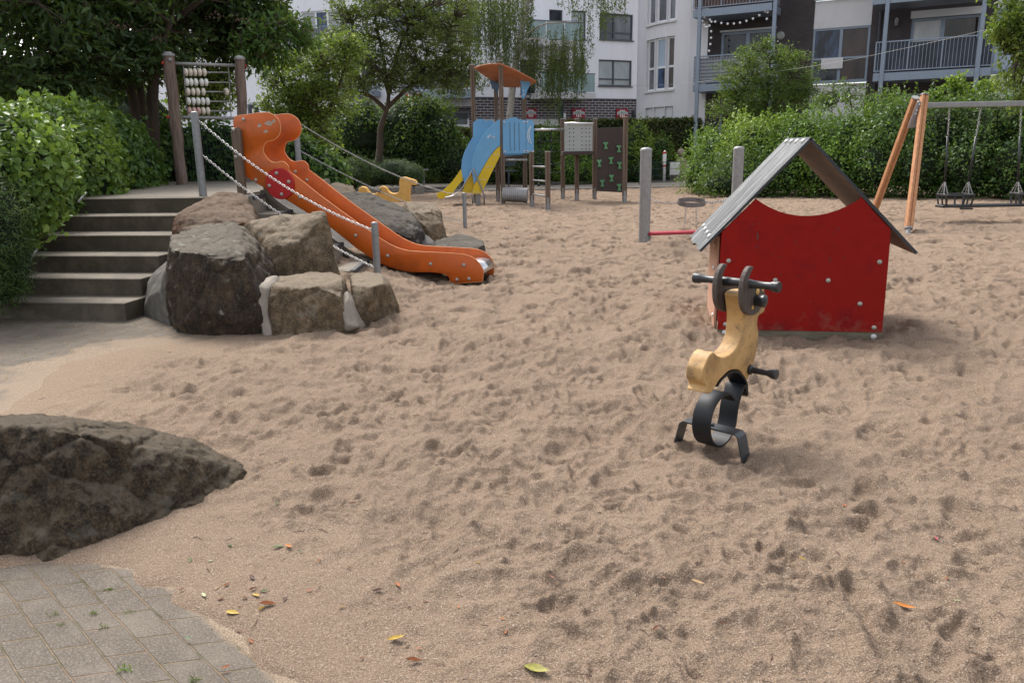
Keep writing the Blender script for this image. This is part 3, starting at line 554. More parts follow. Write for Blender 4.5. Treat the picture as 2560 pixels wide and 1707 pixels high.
rock('boulder', [(866, 714, 7.1), (905, 722, 7.05), (977, 704, 7.45), (984, 775, 7.5), (918, 812, 7.2), (880, 790, 7.1), (945, 680, 7.9), (872, 684, 7.9), ('w', -1.5, 8.0, -.15), ('w', -1.1, 8.0, -.15), ('w', -1.45, 7.2, -.2), ('w', -1.1, 7.5, -.2)],
    MT['rock_tan'], 'low tan end block of the ledge nearest the slide foot', G1, .035, 5, .026, 4.5)
rock('mortar_fill', [(633, 714, 6.95), (656, 682, 7.2), (720, 690, 7.4), (668, 722, 7.0), (655, 790, 6.9), (676, 846, 6.86), (656, 852, 6.83), ('w', -2.35, 7.4, -.1), ('w', -1.95, 7.4, -.1)], MT['mortar'], 'pale mortar filling the gap right of the tallest dark boulder', None, .014, 6, .02, 4, 'mortar')
rock('mortar_fill', [(850, 716, 7.06), (870, 716, 7.12), (884, 780, 7.0), (896, 816, 6.98), (862, 828, 6.88), ('w', -1.6, 7.4, -.1), ('w', -1.3, 7.5, -.1)], MT['mortar'], 'pale mortar wedge between the two low ledge blocks', None, .012, 7, .02, 4, 'mortar')
rock('mortar_apron', [(345, 748, 8.1), (408, 634, 8.9), (425, 640, 7.9), (411, 730, 7.4), (427, 825, 7.2), (392, 812, 7.5), (335, 786, 7.95), ('w', -3.4, 8.9, -.1), ('w', -2.9, 7.4, -.1), ('w', -3.75, 7.95, -.1), (470, 560, 9.6), ('w', -3.7, 9.6, .1)], MT['apron'], 'grey mortar slope between the bottom steps and the tallest dark boulder', None, .02, 8, .028, 4, 'mortar')
rock('boulder', [(478, 500, 10.1), (500, 487, 10.2), (528, 490, 10.0), (530, 525, 9.7), (480, 525, 9.6), ('w', -3.9, 9.9, .5), ('w', -3.5, 9.9, .5)], MT['rock_grey'], 'small grey rock at the foot of the tall grey chain post', G1, .03, 9, .02, 6)
rock('boulder', [(860, 478, 13.3), (905, 470, 13.7), (1003, 508, 13.3), (1068, 556, 12.6), (1068, 592, 12.3), (1010, 600, 12.0), (930, 560, 12.0), (840, 500, 12.4), ('w', -3.2, 12.3, .1), ('w', -1.3, 12.4, -.1), ('w', -1.5, 13.6, -.1), ('w', -2.8, 14.0, .1)],
    MT['rock_grey'], 'long dark slanting boulder right behind the orange slide', G2, .05, 10, .035)
rock('boulder', [(806, 460, 13.9), (845, 455, 14.2), (890, 461, 14.1), (893, 490, 13.6), (830, 500, 13.3), (810, 480, 13.5), ('w', -3.3, 13.5, .2), ('w', -2.6, 13.6, .2)], MT['rock_tan'], 'flat pale grey rock above the long dark boulder behind the slide', G2, .04, 11, .03)
rock('boulder', [(1001, 505, 13.7), (1040, 502, 14.2), (1093, 508, 14.1), (1110, 528, 13.8), (1111, 566, 13.5), (1096, 576, 13.4), (1060, 572, 13.2), (1020, 530, 13.3), ('w', -1.8, 13.6, -.1), ('w', -1.1, 14.0, -.1), ('w', -1.2, 13.5, -.1), ('w', -1.8, 14.3, -.1)],
    MT['rock_tan'], 'rounded brown boulder right of the long dark one near the far chain post', G2, .045, 12, .03)
rock('boulder', [(1085, 592, 12.3), (1110, 582, 12.6), (1155, 578, 12.7), (1207, 594, 12.5), (1214, 615, 12.1), (1210, 640, 11.9), (1130, 640, 11.6), (1085, 620, 11.8), ('w', -1.3, 12.4, -.1), ('w', -.45, 12.5, -.1), ('w', -.45, 11.9, -.1), ('w', -1.2, 11.7, -.1)],
    MT['rock_grey'], 'low flat dark boulder just behind the foot of the orange slide', G2, .04, 13, .03)
rock('boulder', [(1030, 575, 12.9), (1085, 585, 12.8), (1100, 640, 12.2), (1020, 620, 12.1), ('w', -1.7, 12.9, -.1), ('w', -1.0, 12.9, -.1), ('w', -1.2, 12.1, -.1)], MT['apron'], 'grey mortar lump between the dark boulders behind the slide', G2, .03, 14, .03, 4, 'mortar')
rock('boulder', [(-40, 1030, 3.40), (60, 1034, 3.45), (250, 1054, 3.55), (400, 1082, 3.68), (470, 1104, 3.75), (535, 1128, 3.82), (562, 1152, 3.84), (600, 1203, 3.82), (596, 1222, 3.72), (562, 1250, 3.55), (485, 1286, 3.38), (380, 1338, 3.2), (270, 1372, 3.06), (130, 1408, 2.93), (50, 1388, 2.97), (-60, 1372, 3.0), (-300, 1060, 3.2), (-320, 1330, 3.05),
    (-20, 1060, 3.2), (130, 1072, 3.2), (260, 1092, 3.3), (400, 1118, 3.5), (500, 1150, 3.68), ('w', -1.95, 3.1, -.15), ('w', -1.55, 3.5, -.15), ('w', -2.9, 3.0, -.15), ('w', -3.0, 3.9, -.15), ('w', -1.6, 4.0, -.15), ('w', -1.9, 4.1, .1), ('w', -1.25, 3.85, -.05)],
    MT['rock_fore'], 'large brown boulder lying alone in the foreground beside the paving', None, .05, 15, .013, 3.0, cuts=3)
# ================================================================ left stairs
t = root('concrete_stairs', (-4.5, 7.8, 0), 'broad dark concrete stairs with six steps beside the vine covered fence', 'stairs')
noses = [((-5.55, 7.98), (-3.80, 7.70)), ((-5.45, 8.33), (-3.80, 8.10)), ((-5.45, 8.76), (-3.78, 8.52)), ((-5.5, 9.16), (-3.76, 8.92)), ((-5.55, 9.62), (-3.74, 9.40)), ((-5.6, 10.06), (-3.72, 9.86))]
for i, (a, b_) in enumerate(noses):
    z1 = .178*(i+1); z0 = .178*i-.05 if i else -.12; A = Vector((a[0], a[1], 0)); B = Vector((b_[0], b_[1], 0)); d = (B-A).normalized(); n = Vector((-d.y, d.x, 0)); wd = (B-A).length
    dep = .62 if i < 5 else .5; c = (A+B)/2+n*dep/2
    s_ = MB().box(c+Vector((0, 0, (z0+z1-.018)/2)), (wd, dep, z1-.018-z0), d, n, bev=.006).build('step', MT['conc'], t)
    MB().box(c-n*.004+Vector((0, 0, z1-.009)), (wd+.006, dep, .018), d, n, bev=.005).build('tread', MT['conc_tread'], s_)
# ================================================================ second stairs along the slide
SA = gr(1207, 703, 0.0); SD = Vector((-.972, .236, 0)).normalized(); SN = Vector((-SD.y, SD.x, 0)); SN = SN if SN.y > 0 else -SN   # slide axis (uphill) and across
def SPp(x, y): return onplane(x, y, SA, SD)
t = root('slide_stairs', (-2.6, 9.6, 0), 'narrow concrete stairs with black rubber edges climbing in front of the orange slide', 'stairs')
for i in range(6):
    z1 = 1.07-.204*i; x1 = -3.10+.326*i; x0 = x1-.335; y1 = SA.y+(SA.x-x1)*.243-.02; yn = 9.75 if i < 2 else 9.45 if i < 4 else 9.05
    s_ = MB().box(((x0+x1)/2-.05, (y1+yn)/2, z1/2-.15), (x1-x0+.1, y1-yn, z1+.3), bev=.006).build('step', MT['plat'], t)
    MB().box((x1-.02, (y1+yn)/2, z1+.004), (.05, y1-yn-.02, .012)).box((x1+.004, (y1+yn)/2, z1-.016), (.012, y1-yn-.02, .04)).build('nosing', MT['rubber'], s_)
ks = [(661, 474), (700, 506), (800, 573), (900, 641), (990, 690)]
kp = [SPp(*p) for p in ks]; ol = [(p[0], p[1]) for p in kp]+[(kp[-1][0], -.1), (kp[0][0], .3)]
MB().prism(ol, SA-SN*.11, SD, SN, .10, .006).build('stringer', MT['conc'], t)
# ================================================================ orange slide
t = root('slide', (SA.x, SA.y, 0), 'orange slide with red disc running down from the platform over the boulders', 'slide')
near = [(585.5, 304), (588, 295), (595, 290), (613, 287.5), (632, 285), (648, 282.5), (662, 281.5), (671, 281.5), (681, 284.5), (692, 292), (698, 299), (702, 307), (704.3, 319), (703.3, 330), (700, 338), (695, 344), (688, 349), (680, 352), (672, 353.5), (667, 357), (663.5, 362), (661.5, 369), (661, 375), (662, 382), (665, 388), (670, 395), (676, 401), (683, 405), (690, 406), (697, 405.5), (703, 404), (708, 403.5), (713, 405), (718, 409), (722, 413.5), (724.3, 419), (725, 427),
    (760, 454), (796, 483), (850, 523), (912, 567), (935, 583), (953, 595.5), (970, 606), (985, 614), (1004, 621.5), (1025, 626), (1060, 628.5), (1093, 630), (1125, 632), (1153.5, 634), (1167, 636.5), (1178, 640), (1189, 646.5), (1198, 655), (1205, 665), (1209.5, 677), (1209.5, 690), (1208, 700), (1206, 702.5), (1170, 705.5), (1129, 708), (1126, 700), (1123, 692), (1116, 686), (1105, 683), (1088, 681), (1073, 680), (1052, 680), (1033, 680), (1012, 677.5), (993, 672), (972, 666), (953, 658), (941, 652), (928.5, 644), (892, 619), (832, 571), (752, 520), (703.5, 491), (671, 474), (623, 445), (594, 427), (590, 400), (588, 350)]
nz = [SPp(*p) for p in near]; WID = .50
FAR = [(p[0], p[1]) for p in nz]
MB().prism(nz, SA, SD, -SN, .030, .006).build('side_panel', MT['orange'], t, True, 50)
MB().prism(FAR, SA+SN*WID, SD, SN, .030, .006).build('side_panel', MT['orange'], t, True, 50)
bed = [(640, 415), (700, 462), (760, 500), (850, 562), (912, 606), (945, 628), (975, 645), (1000, 655), (1030, 661), (1080, 663), (1140, 665), (1170, 666), (1185, 672), (1193, 683), (1194, 697)]
bp = [SPp(*p) for p in bed]; m_ = MB(); vs = []
for k, wv in enumerate((0.004, WID-.004)):
    for p in bp: vs.append(SA+SN*wv+SD*p[0]+Vector((0, 0, p[1])))
nb = len(bp); m_.add(vs, [(i, i+1, nb+i+1, nb+i) for i in range(nb-1)]); tube_top = nz[1:63]
for (P_e, nm_) in ((SA-SN*.026, 0), (SA+SN*(WID+.004), 1)): MB().tube([P_e+SD*a_+Zv*(b_-.002) for a_, b_ in crm(tube_top, 2)], .0045, 6).build('lit_panel_edge', MT['oredge'], t, True)  # tubes added along the upper edges as their bright, top-lit rim
ch = m_.build('chute', MT['steel'], t, True); ch.modifiers.new('solid', 'SOLIDIFY').thickness = .012
# steel lip curling over at the foot
e = SPp(1188, 664); m_ = MB(); lp = [(e[0]+.10-.0, e[1]+.035), (e[0], e[1]+.035), (e[0]-.06, e[1]+.02), (e[0]-.10, e[1]-.03), (e[0]-.115, e[1]-.09)]; vs = []
for wv in (.002, WID-.002):
    for p in lp: vs.append(SA+SN*wv+SD*p[0]+Vector((0, 0, p[1])))
m_.add(vs, [(i, i+1, 5+i+1, 5+i) for i in range(4)]); q_ = m_.build('foot_lip', MT['steel'], t, True); q_.modifiers.new('solid', 'SOLIDIFY').thickness = .01
c = SPp(704.8, 459); pc = SA+SD*c[0]+Vector((0, 0, c[1]))-SN*.030; rr_ = abs(SPp(740, 459)[0]-SPp(670, 459)[0])/2
dk = MB().lathe(pc, [(rr_-.004, 0), (rr_, .004), (rr_, .022), (rr_-.005, .028), (.002, .028)], -SN, 40).build('disc', MT['reddisc'], t, True, 40)
for (x, y) in [(697.5, 433), (727.7, 454), (679.5, 464), (710, 485.5)]:
    q = SPp(x, y); dome_bolt(SA+SD*q[0]+Vector((0, 0, q[1]))-SN*.058, -SN, .024, MT['bolt'], dk)
for (x, y) in [(612.4, 299), (643, 450), (753, 493), (892, 588), (971.5, 638.5), (1078.5, 659), (1161.6, 661.5), (1144.5, 698), (1174, 696)]:
    q = SPp(x, y); dome_bolt(SA+SD*q[0]+Vector((0, 0, q[1]))-SN*.03, -SN, .023, MT['bolt'], t)
for (x, y) in [(739, 429), (768, 449.7)]:
    pr_ = onplane(x, y, SA+SN*WID, SD); dome_bolt(SA+SN*(WID-.001)+SD*pr_[0]+Vector((0, 0, pr_[1])), -SN, .022, MT['bolt'], t)
pp = [SPp(*p) for p in [(587, 330), (592, 320), (602, 319), (609, 326), (622, 487), (604, 487)]]
pp = [(p[0], p[1]) for p in pp]; pp[-1] = (pp[-1][0], 1.0); pp[-2] = (pp[-2][0], 1.0)
wp = MB().prism(pp, SA-SN*.031, SD, -SN, .07, .01).build('wood_post', MT['woodpost'], t)
for (x, y) in [(595, 325), (601, 392), (607, 460)]:
    q = SPp(x, y); dome_bolt(SA+SD*q[0]+Vector((0, 0, q[1]))-SN*.101, -SN, .024, MT['bolt'], wp)
MB().prism([(p[0], p[1]) for p in pp], SA+SN*(WID+.032), SD, SN, .07, .01).build('wood_post', MT['woodpost'], t)
# worn patches and scratches on the near side
def blob(name, cx, cy, rx, ry, seed, P0, D, N, mat, par, off=.0315, n=26, fn=None):
    ol = []
    for k in range(n):
        a = 2*math.pi*k/n; w_ = .62+.6*abs(noise.noise(Vector((math.cos(a)*2.2+seed, math.sin(a)*2.2, seed)))) + .25*noise.noise(Vector((math.cos(a)*6+seed, math.sin(a)*6, seed)))
        q = onplane(cx+rx*w_*math.cos(a), cy+ry*w_*math.sin(a), P0, D); ol.append(q)
    m_ = MB(); m_.add([Vector(P0)+D*p[0]+Vector((0, 0, p[1]-Vector(P0).z))+N*off for p in ol], [tuple(range(n))]); return m_.build(name, mat, par)
for (x, y, a, b_, s_) in [(675, 309, 13, 9, 1), (652, 314, 8, 7, 3), (668, 329, 8, 5, 5), (688, 303, 5, 6, 7)]: blob('worn_patch', x, y, a, b_, s_, SA, SD, -SN, MT['scuff'], t)
# ================================================================ chain posts
def post(px, pyt, base, r, h_top, label, group, mat='greypost', cap=True):
    t_ = root('chain_post', base, label, 'post', group); b_ = Vector(base); tp = Vector((b_.x, b_.y, h_top))
    MB().lathe(b_+Vector((0, 0, -.15)), [(r, 0), (r, h_top-b_.z+.15-.004), (r-.004, h_top-b_.z+.15)], (0, 0, 1), 20).build('pole', MT[mat], t_, True, 40)
    MB().lathe(tp, [(r*.98, 0), (r*.98, .006), (r*.6, .018), (.001, .022)], (0, 0, 1), 20).build('cap', MT['galv'], t_, True, 60)
    return t_
GC = 'grey posts carrying the slide stair chains'
pA = gr(508, 490, PZ); zA = at(495, 283, pA.y).z
pB = Vector((at(940, 620, 8.98).x, 8.98, 0)); zB = at(938, 559, 8.98).z
pC = Vector((at(747, 405, 13.3).x, 13.3, PZ)); zC = at(741, 298, 13.3).z
pD = gr(1163, 575, 0); zD = at(1159, 484, pD.y).z
post(0, 0, tuple(pA), .047, zA, 'tall grey post at the head of the stairs, left of the slide', GC)
post(0, 0, tuple(pB), .040, zB, 'short grey post in front of the lower slide', GC)
post(0, 0, tuple(pC), .047, zC, 'grey post standing behind the top of the slide', GC)
post(0, 0, tuple(pD), .040, zD, 'short grey post alone in the sand beyond the boulders', GC)
def eye(p, par): MB().tube([Vector(p)+Vector((.02*math.cos(a), 0, .02*math.sin(a))) for a in [k*math.pi/4 for k in range(8)]], .004, 5, closed=True).build('ring', MT['galv'], par, True)
def chn(a, b_, sag, label): o = chain('chain', a, b_, sag, wire=.0065, wid=.024, link_len=.05); return tag(o, label, 'chain', 'handrail chains of the slide stairs')
chn((pA.x+.05, pA.y-.02, zA-.09), (pB.x-.03, pB.y, zB-.07), .14, 'upper chain from the tall left post down across the slide')
chn((pA.x+.06, pA.y-.02, at(520, 389, pA.y).z), (pB.x-.04, pB.y, at(928, 668, pB.y).z), .10, 'lower chain below the front handrail chain')
chn((pC.x+.05, pC.y, zC-.06), (pD.x-.04, pD.y, zD-.05), .16, 'upper chain behind the slide down to the far short post')
chn((pC.x+.05, pC.y, at(752, 379, 13.3).z), (pD.x-.04, pD.y, at(1158, 555, pD.y).z), .10, 'lower chain behind the slide over the boulders')
Zv = Vector((0, 0, 1))
# ================================================================ playhouse
PL = gr(1793, 841); PR = gr(2203, 851); HD = (PR-PL).normalized(); HN = Vector((-HD.y, HD.x, 0))    # along the front, and away from the camera
t = root('playhouse', tuple(PL), 'small red playhouse with scuffed grey pitched roof standing in the sand', 'playhouse')
def HP(x, y): return onplane(x, y, PL, HD)
fr = [(1793.7, 822), (1796, 700), (1800, 640), (1804, 579)]
apx = HP(2026, 343); eL = HP(1748, 624); eR = HP(2292, 630)
arcp = [(1889, 497), (1905, 508), (1925, 519), (1947, 528.5), (1970, 535), (1995, 539), (2018, 540), (2045, 538), (2070, 533), (2095, 525), (2118, 515), (2138, 504), (2153, 493)]
ro = [(2190, 536), (2225.5, 572), (2219, 660), (2211, 750), (2203.5, 830)]
ol = [HP(*p) for p in fr+arcp+ro]
MB().prism(ol, PL, HD, -HN, .022, .003).build('front_wall', MT['red'], t)
DEP = 1.25
wl = HP(1797, 820)[0]; wr3 = HP(2203, 830)[0]; MB().prism([(wl, .10), (wr3, .10), (wr3, .84), (wr3-.30, .74), ((wl+wr3)/2, .68), (wl+.30, .74), (wl, .84)], PL+HN*(DEP-.16), HD, HN, .022, .003).build('back_wall', MT['red'], t)
sL = HP(1797, 760)[0]; sR = HP(2214, 730)[0]; zt = HP(1804, 585)[1]; ztr = HP(2225, 580)[1]
for s_, zz, nm in ((sL+.012, zt-.03, 1), (sR-.012, ztr-.03, 2)):
    MB().prism([(s_-.011, .10), (s_+.011, .10), (s_+.011, zz), (s_-.011, zz)], PL+HN*.0, HD, HN, .10, .002).build('corner_board', MT['red'], t)
    k_ = -.03 if nm == 1 else .008
    MB().prism([(s_+k_-.01, .04), (s_+k_+.012, .04), (s_+k_+.012, zz), (s_+k_-.01, zz)], PL+HN*.11, HD, HN, DEP-.27, .004).build('side_wall', MT['palewood'] if nm == 1 else MT['red'], t)
# base beam with the row of planks ends
b0 = HP(1792, 824); b1 = HP(2203, 831)
MB().box(PL+HD*((b0[0]+b1[0])/2)+HN*.02+Zv*.045, (b1[0]-b0[0], .07, .13), HD, HN, bev=.006).build('base_beam', MT['base_w'], t)
fl = MB()
for k in range(9): fl.box(PL+HD*(b0[0]+(k+.5)*(b1[0]-b0[0])/9)+HN*(DEP/2-.1)+Zv*.108, ((b1[0]-b0[0])/9-.008, DEP-.2, .022), HD, HN, bev=.004)
fl.build('floor_boards', MT['base_w'], t)
for (x, y) in [(1821, 651), (1937, 699), (2069, 700), (2148, 758), (2197, 654), (2183, 817), (1813, 809)]:
    q = HP(x, y); dome_bolt(PL+HD*q[0]+Zv*q[1]-HN*.022, -HN, .02, MT['bolt'], t)
for (x, y) in [(2182, 843), (1811, 833)]: q = HP(x, y); dome_bolt(PL+HD*q[0]+Zv*(q[1]+.01)-HN*.016, -HN, .024, MT['boltw'], t)
for k, zz in enumerate((.15, .38, .55, .75)): dome_bolt(PL+HD*(sL-.03-.0)+HN*(.18+.05*k)+Zv*zz, -HD, .02, MT['boltw'], t)
# roof planes: thick dark boards with eased edges, tattered lower left edge
fo = .17   # overhang in front
A0 = PL+HD*apx[0]+Zv*apx[1]; EL = PL+HD*eL[0]+Zv*eL[1]; ER = PL+HD*eR[0]+Zv*eR[1]
def roofplane(A, E_, name, ragged):
    s_ = (E_-A); L = s_.length; sdn = s_.normalized(); nn = sdn.cross(HN).normalized(); nn = nn if nn.z > 0 else -nn
    y0 = -fo*0+(-.03); y1 = DEP+.02; nu = 22; nv = 14; top = []; m_ = MB(); vs = []; uvs = []
    for j in range(nv+1):
        y = y0+(y1-y0)*j/nv; ln = L
        if ragged: ln = L+(.012*math.sin(j*.9)+.05*(j/nv)+.02*noise.noise(Vector((j*.7, 0, 1))))
        for i in range(nu+1): vs.append(A+HN*y+sdn*(ln*i/nu)+nn*.0); uvs.append((i/nu*L*.35, y))
    n_ = len(vs); vs = vs+[v-nn*.022 for v in vs]; fs = []; fu = []
    for j in range(nv):
        for i in range(nu):
            a = j*(nu+1)+i; q = (a, a+1, a+nu+2, a+nu+1); fs.append(q); fu.append([uvs[k] for k in q])
    m_.add(vs, fs, fu); o = m_.build(name, MT['hroof'], t)
    m2 = MB(); fs2 = [tuple(k+n_ for k in reversed(f)) for f in fs]; rim = []
    bd = [i for i in range(nu+1)]+[(j)*(nu+1)+nu for j in range(1, nv+1)]+[nv*(nu+1)+i for i in range(nu-1, -1, -1)]+[j*(nu+1) for j in range(nv-1, 0, -1)]
    for k in range(len(bd)): a = bd[k]; b_ = bd[(k+1) % len(bd)]; rim.append((a, b_, b_+n_, a+n_))
    MB().add(vs, rim).build('board_edge', MT['roofedge'], o); MB().add([v-nn*.0006 for v in vs], fs2).build('underside', MT['underwood'], o)
    return o, sdn, nn, L
oL, sdl, nl, LL = roofplane(A0, EL, 'roof_board', True); oR, sdr, nr2, LR = roofplane(A0+nl*.0, ER, 'roof_board', False)
for k, yy in enumerate((.12, .42, .72, 1.02)): dome_bolt(A0+HN*yy+sdl*.045, nl, .024, MT['boltw'], oL); dome_bolt(A0+HN*yy+sdl*(LL-.13), nl, .024, MT['boltw'], oL); dome_bolt(A0+HN*yy+sdr*.045, nr2, .024, MT['boltw'], oR)
for k in range(22):      # paint chips on the red wall
    x = rnd.uniform(1880, 2140); y = rnd.uniform(545, 790) if k > 14 else rnd.uniform(545, 670); blob('paint_chip', x, y, rnd.uniform(1.2, 3.2), rnd.uniform(1.0, 2.6), k, PL, HD, -HN, MT['roofedge'], t, .0226, 8)
blob('paint_chip', 1893, 590, 3, 14, 3, PL, HD, -HN, MT['leaf_dark'], t, .0226, 16)
for yy in (583, 594):  # pale light slits at the corner
    pass
# ================================================================ spring rocker
C0 = Vector((1.07, 4.02, 0)); an = math.radians(44); FX = Vector((math.sin(an), math.cos(an), 0)); AX = Vector((math.cos(an), -math.sin(an), 0))
t = root('spring_rocker', tuple(C0), 'yellow board spring rocker with black handlebar on a coiled black band', 'spring rocker')
RP0 = C0+AX*.05
def RPp(x, y): return onplane(x, y, RP0, FX)
body = [(1784.6, 880), (1789, 884), (1793.6, 888.5), (1802, 892), (1811, 892.5), (1820, 889.5), (1829, 884), (1837, 876), (1843.6, 866), (1849, 854), (1854, 841), (1857, 824), (1858.6, 806), (1858, 784), (1856, 765), (1854, 750), (1853, 742), (1855, 735), (1862, 730), (1875, 727), (1890, 727), (1901, 735), (1910, 752), (1913, 766), (1912, 775), (1908, 782), (1902, 786), (1897, 791), (1894.5, 801), (1894, 813), (1896, 824), (1897, 834), (1895, 856), (1892, 877), (1889.5, 890), (1886, 902), (1882, 915), (1877.5, 927), (1872, 943), (1867, 952), (1861, 943), (1854, 931), (1849, 926), (1843.6, 924), (1835, 924), (1826, 926), (1817, 932), (1808, 941), (1799, 950), (1792, 961), (1785, 972), (1777.5, 982.5), (1768, 983.5), (1760, 981), (1763, 972), (1764, 965), (1760, 957), (1757.5, 948), (1758, 935), (1760, 922), (1765, 909), (1770, 897), (1776, 887)]
bp = crm([RPp(*p) for p in body]+[RPp(*body[0])], 3)[:-1]
smax = max(p[0] for p in bp); smin = min(p[0] for p in bp)
MB().prism(bp, RP0, FX, -AX, .10, .005).build('seat_board', MT['yboard'], t)
# coiled band
def band(path, wd, th, name, mat, ctr=0.0):
    m_ = MB(); n = len(path); vs = []
    for i, (s_, z) in enumerate(path):
        a = path[max(0, i-1)]; b_ = path[min(n-1, i+1)]; tx, tz = b_[0]-a[0], b_[1]-a[1]; l = math.hypot(tx, tz); nx, nz = -tz/l, tx/l
        for k, (u, v) in enumerate(((-.5, -.5), (.5, -.5), (.5, .5), (-.5, .5))): vs.append(C0+AX*(ctr+u*wd)+FX*(s_+nx*v*th)+Zv*(z+nz*v*th))
    fs = [(0, 1, 2, 3), tuple((n-1)*4+k for k in (3, 2, 1, 0))]
    for i in range(n-1):
        for k in range(4): fs.append((i*4+k, i*4+(k+1) % 4, (i+1)*4+(k+1) % 4, (i+1)*4+k))
    o = m_.add(vs, fs).build(name, mat, t, True, 50); return o
q0 = RPp(1854, 931); q1 = RPp(1792, 961)
R0_ = .142; zc = .178; path = []
for k in range(0, 41): a = math.radians(-100+ -k*9.0+0); path.append((-.03+R0_*math.cos(a)*1.0-.0, zc+R0_*math.sin(a)*1.0+.0))
# from ring bottom round the front and up to the seat
pa = []
for k in range(0, 34):
    a = math.radians(35+k*10); pa.append((.012+R0_*math.cos(a), zc+R0_*math.sin(a)))
lst = pa[-1]
arm = [(.12, .12), (.19, .20), (.235, .30), (.245, .40), (.225, .49), (.165, .555), (.09, .575), (.02, .555), (-.05, .50)]
ztop = q0[1]; stop = q0[0]
arm = [(stop+.10-.12, .06), (stop+.04, .13), (stop+.10, .24), (stop+.115, .34), (stop+.09, .42), (stop+.02, ztop+.0), (stop-.07, ztop+.015), (stop-.17, ztop-.025), (q1[0]+.0, q1[1]-.012)]
ub = [RPp(*p) for p in ((1867, 955), (1856, 935), (1843, 925), (1828, 926), (1815, 934), (1803, 946), (1793, 961))]; ub = [(a, b_-.009) for a, b_ in ub]; xr = ub[0][0]; ARM = [(.165, .23), (.5*(.165+xr)+.02, .32), (xr+.014, ub[0][1]-.07)]+ub; print('spring', ub); full = crm(pa[:33:3]+ARM, 6)
band(full, .105, .012, 'spring_band', MT['spring'], -.0)
# ground bracket
m_ = MB(); pth = [(-.245, -.16), (-.205, 0.0), (-.172, .128), (-.155, .142), (.155, .142), (.172, .128), (.205, 0.0), (.245, -.16)]; vs = []; wdt = .085; tt = .008
for i, (a, z) in enumerate(pth):
    p = pth[max(0, i-1)]; q = pth[min(len(pth)-1, i+1)]; l = math.hypot(q[0]-p[0], q[1]-p[1]); nx, nz = -(q[1]-p[1])/l, (q[0]-p[0])/l
    for (u, v) in ((-.5, -.5), (.5, -.5), (.5, .5), (-.5, .5)): vs.append(C0+FX*(-.02+u*wdt)+AX*(a+nx*v*tt)+Zv*(z+nz*v*tt))
n = len(pth); fs = [(0, 1, 2, 3), tuple((n-1)*4+k for k in (3, 2, 1, 0))]
for i in range(n-1):
    for k in range(4): fs.append((i*4+k, i*4+(k+1) % 4, (i+1)*4+(k+1) % 4, (i+1)*4+k))
br = m_.add(vs, fs).build('ground_bracket', MT['blackmetal'], t)
MB().lathe(C0+FX*-.02+AX*.0+Zv*.147, [(.012, 0), (.012, .01), (.008, .012)], Zv, 6).build('bolt', MT['blackmetal'], br)
# discs with a horn
disc = [(660, 130), (648, 146), (637, 165), (625, 195), (614, 235), (607, 280), (604, 330), (606, 380), (612, 415), (622, 442), (640, 462), (668, 472), (698, 466), (720, 448), (738, 420), (752, 390), (761, 350), (764, 310), (760, 292), (740, 283), (700, 278), (670, 272), (655, 258), (650, 235), (655, 205), (664, 178), (676, 155), (685, 134), (676, 129)]
def z4(x, y): return (1640+x/2.8, 620+y/2.8)
for off, nm in ((.062, 0), (-.088, 1)):
    P0 = C0+AX*(.088 if nm == 0 else .088); ol = [onplane(*z4(*p), P0, FX) for p in disc]
    d_ = MB().prism([(a, b_) for a, b_ in ol], C0+AX*(off+.026), FX, -AX, .026, .003).build('disc', MT['disc'], t)
    if nm == 0:
        for (x, y, r) in ((712, 305, .019), (747, 294, .010), (678, 416, .012)):
            q = onplane(*z4(x, y), P0, FX); MB().lathe(P0+FX*q[0]+Zv*q[1]-AX*.002, [(r, 0), (r, .003), (.001, .0035)], AX, 14).build('eyelet', MT['yanimal'], d_, True)
        q = onplane(*z4(700, 365), P0, FX); MB().lathe(P0+FX*q[0]+Zv*q[1], [(.030, 0), (.030, .03), (.034, .035), (.034, .05), (.024, .056), (.001, .056)], AX, 16).build('knob', MT['black'], d_, True, 40)
hl = onplane(*z4(664, 252), C0+AX*.088, FX); hc = C0+FX*hl[0]+Zv*hl[1]
prof = [(.027, -.245), (.030, -.235), (.026, -.225), (.029, -.215), (.022, -.200), (.019, -.16), (.021, -.10), (.024, -.095), (.024, .095), (.021, .10), (.019, .16), (.022, .200), (.029, .215), (.026, .225), (.030, .235), (.027, .245)]
MB().lathe(hc, prof, AX, 18).build('handlebar', MT['black'], t, True, 50)
fq = onplane(*z4(655, 850), RP0, FX); fc = RP0+FX*fq[0]+Zv*fq[1]
MB().lathe(fc, [(.028, 0), (.028, .012), (.018, .018), (.016, .10), (.024, .125), (.028, .135), (.026, .145), (.029, .15), (.026, .158), (.001, .158)], AX, 16).build('footrest', MT['black'], t, True, 50)
MB().lathe(fc-AX*.10, [(.028, 0), (.028, .012), (.018, .018), (.016, .10), (.024, .125), (.028, .135), (.026, .145), (.001, .158)], -AX, 16).build('footrest', MT['black'], t, True, 50)
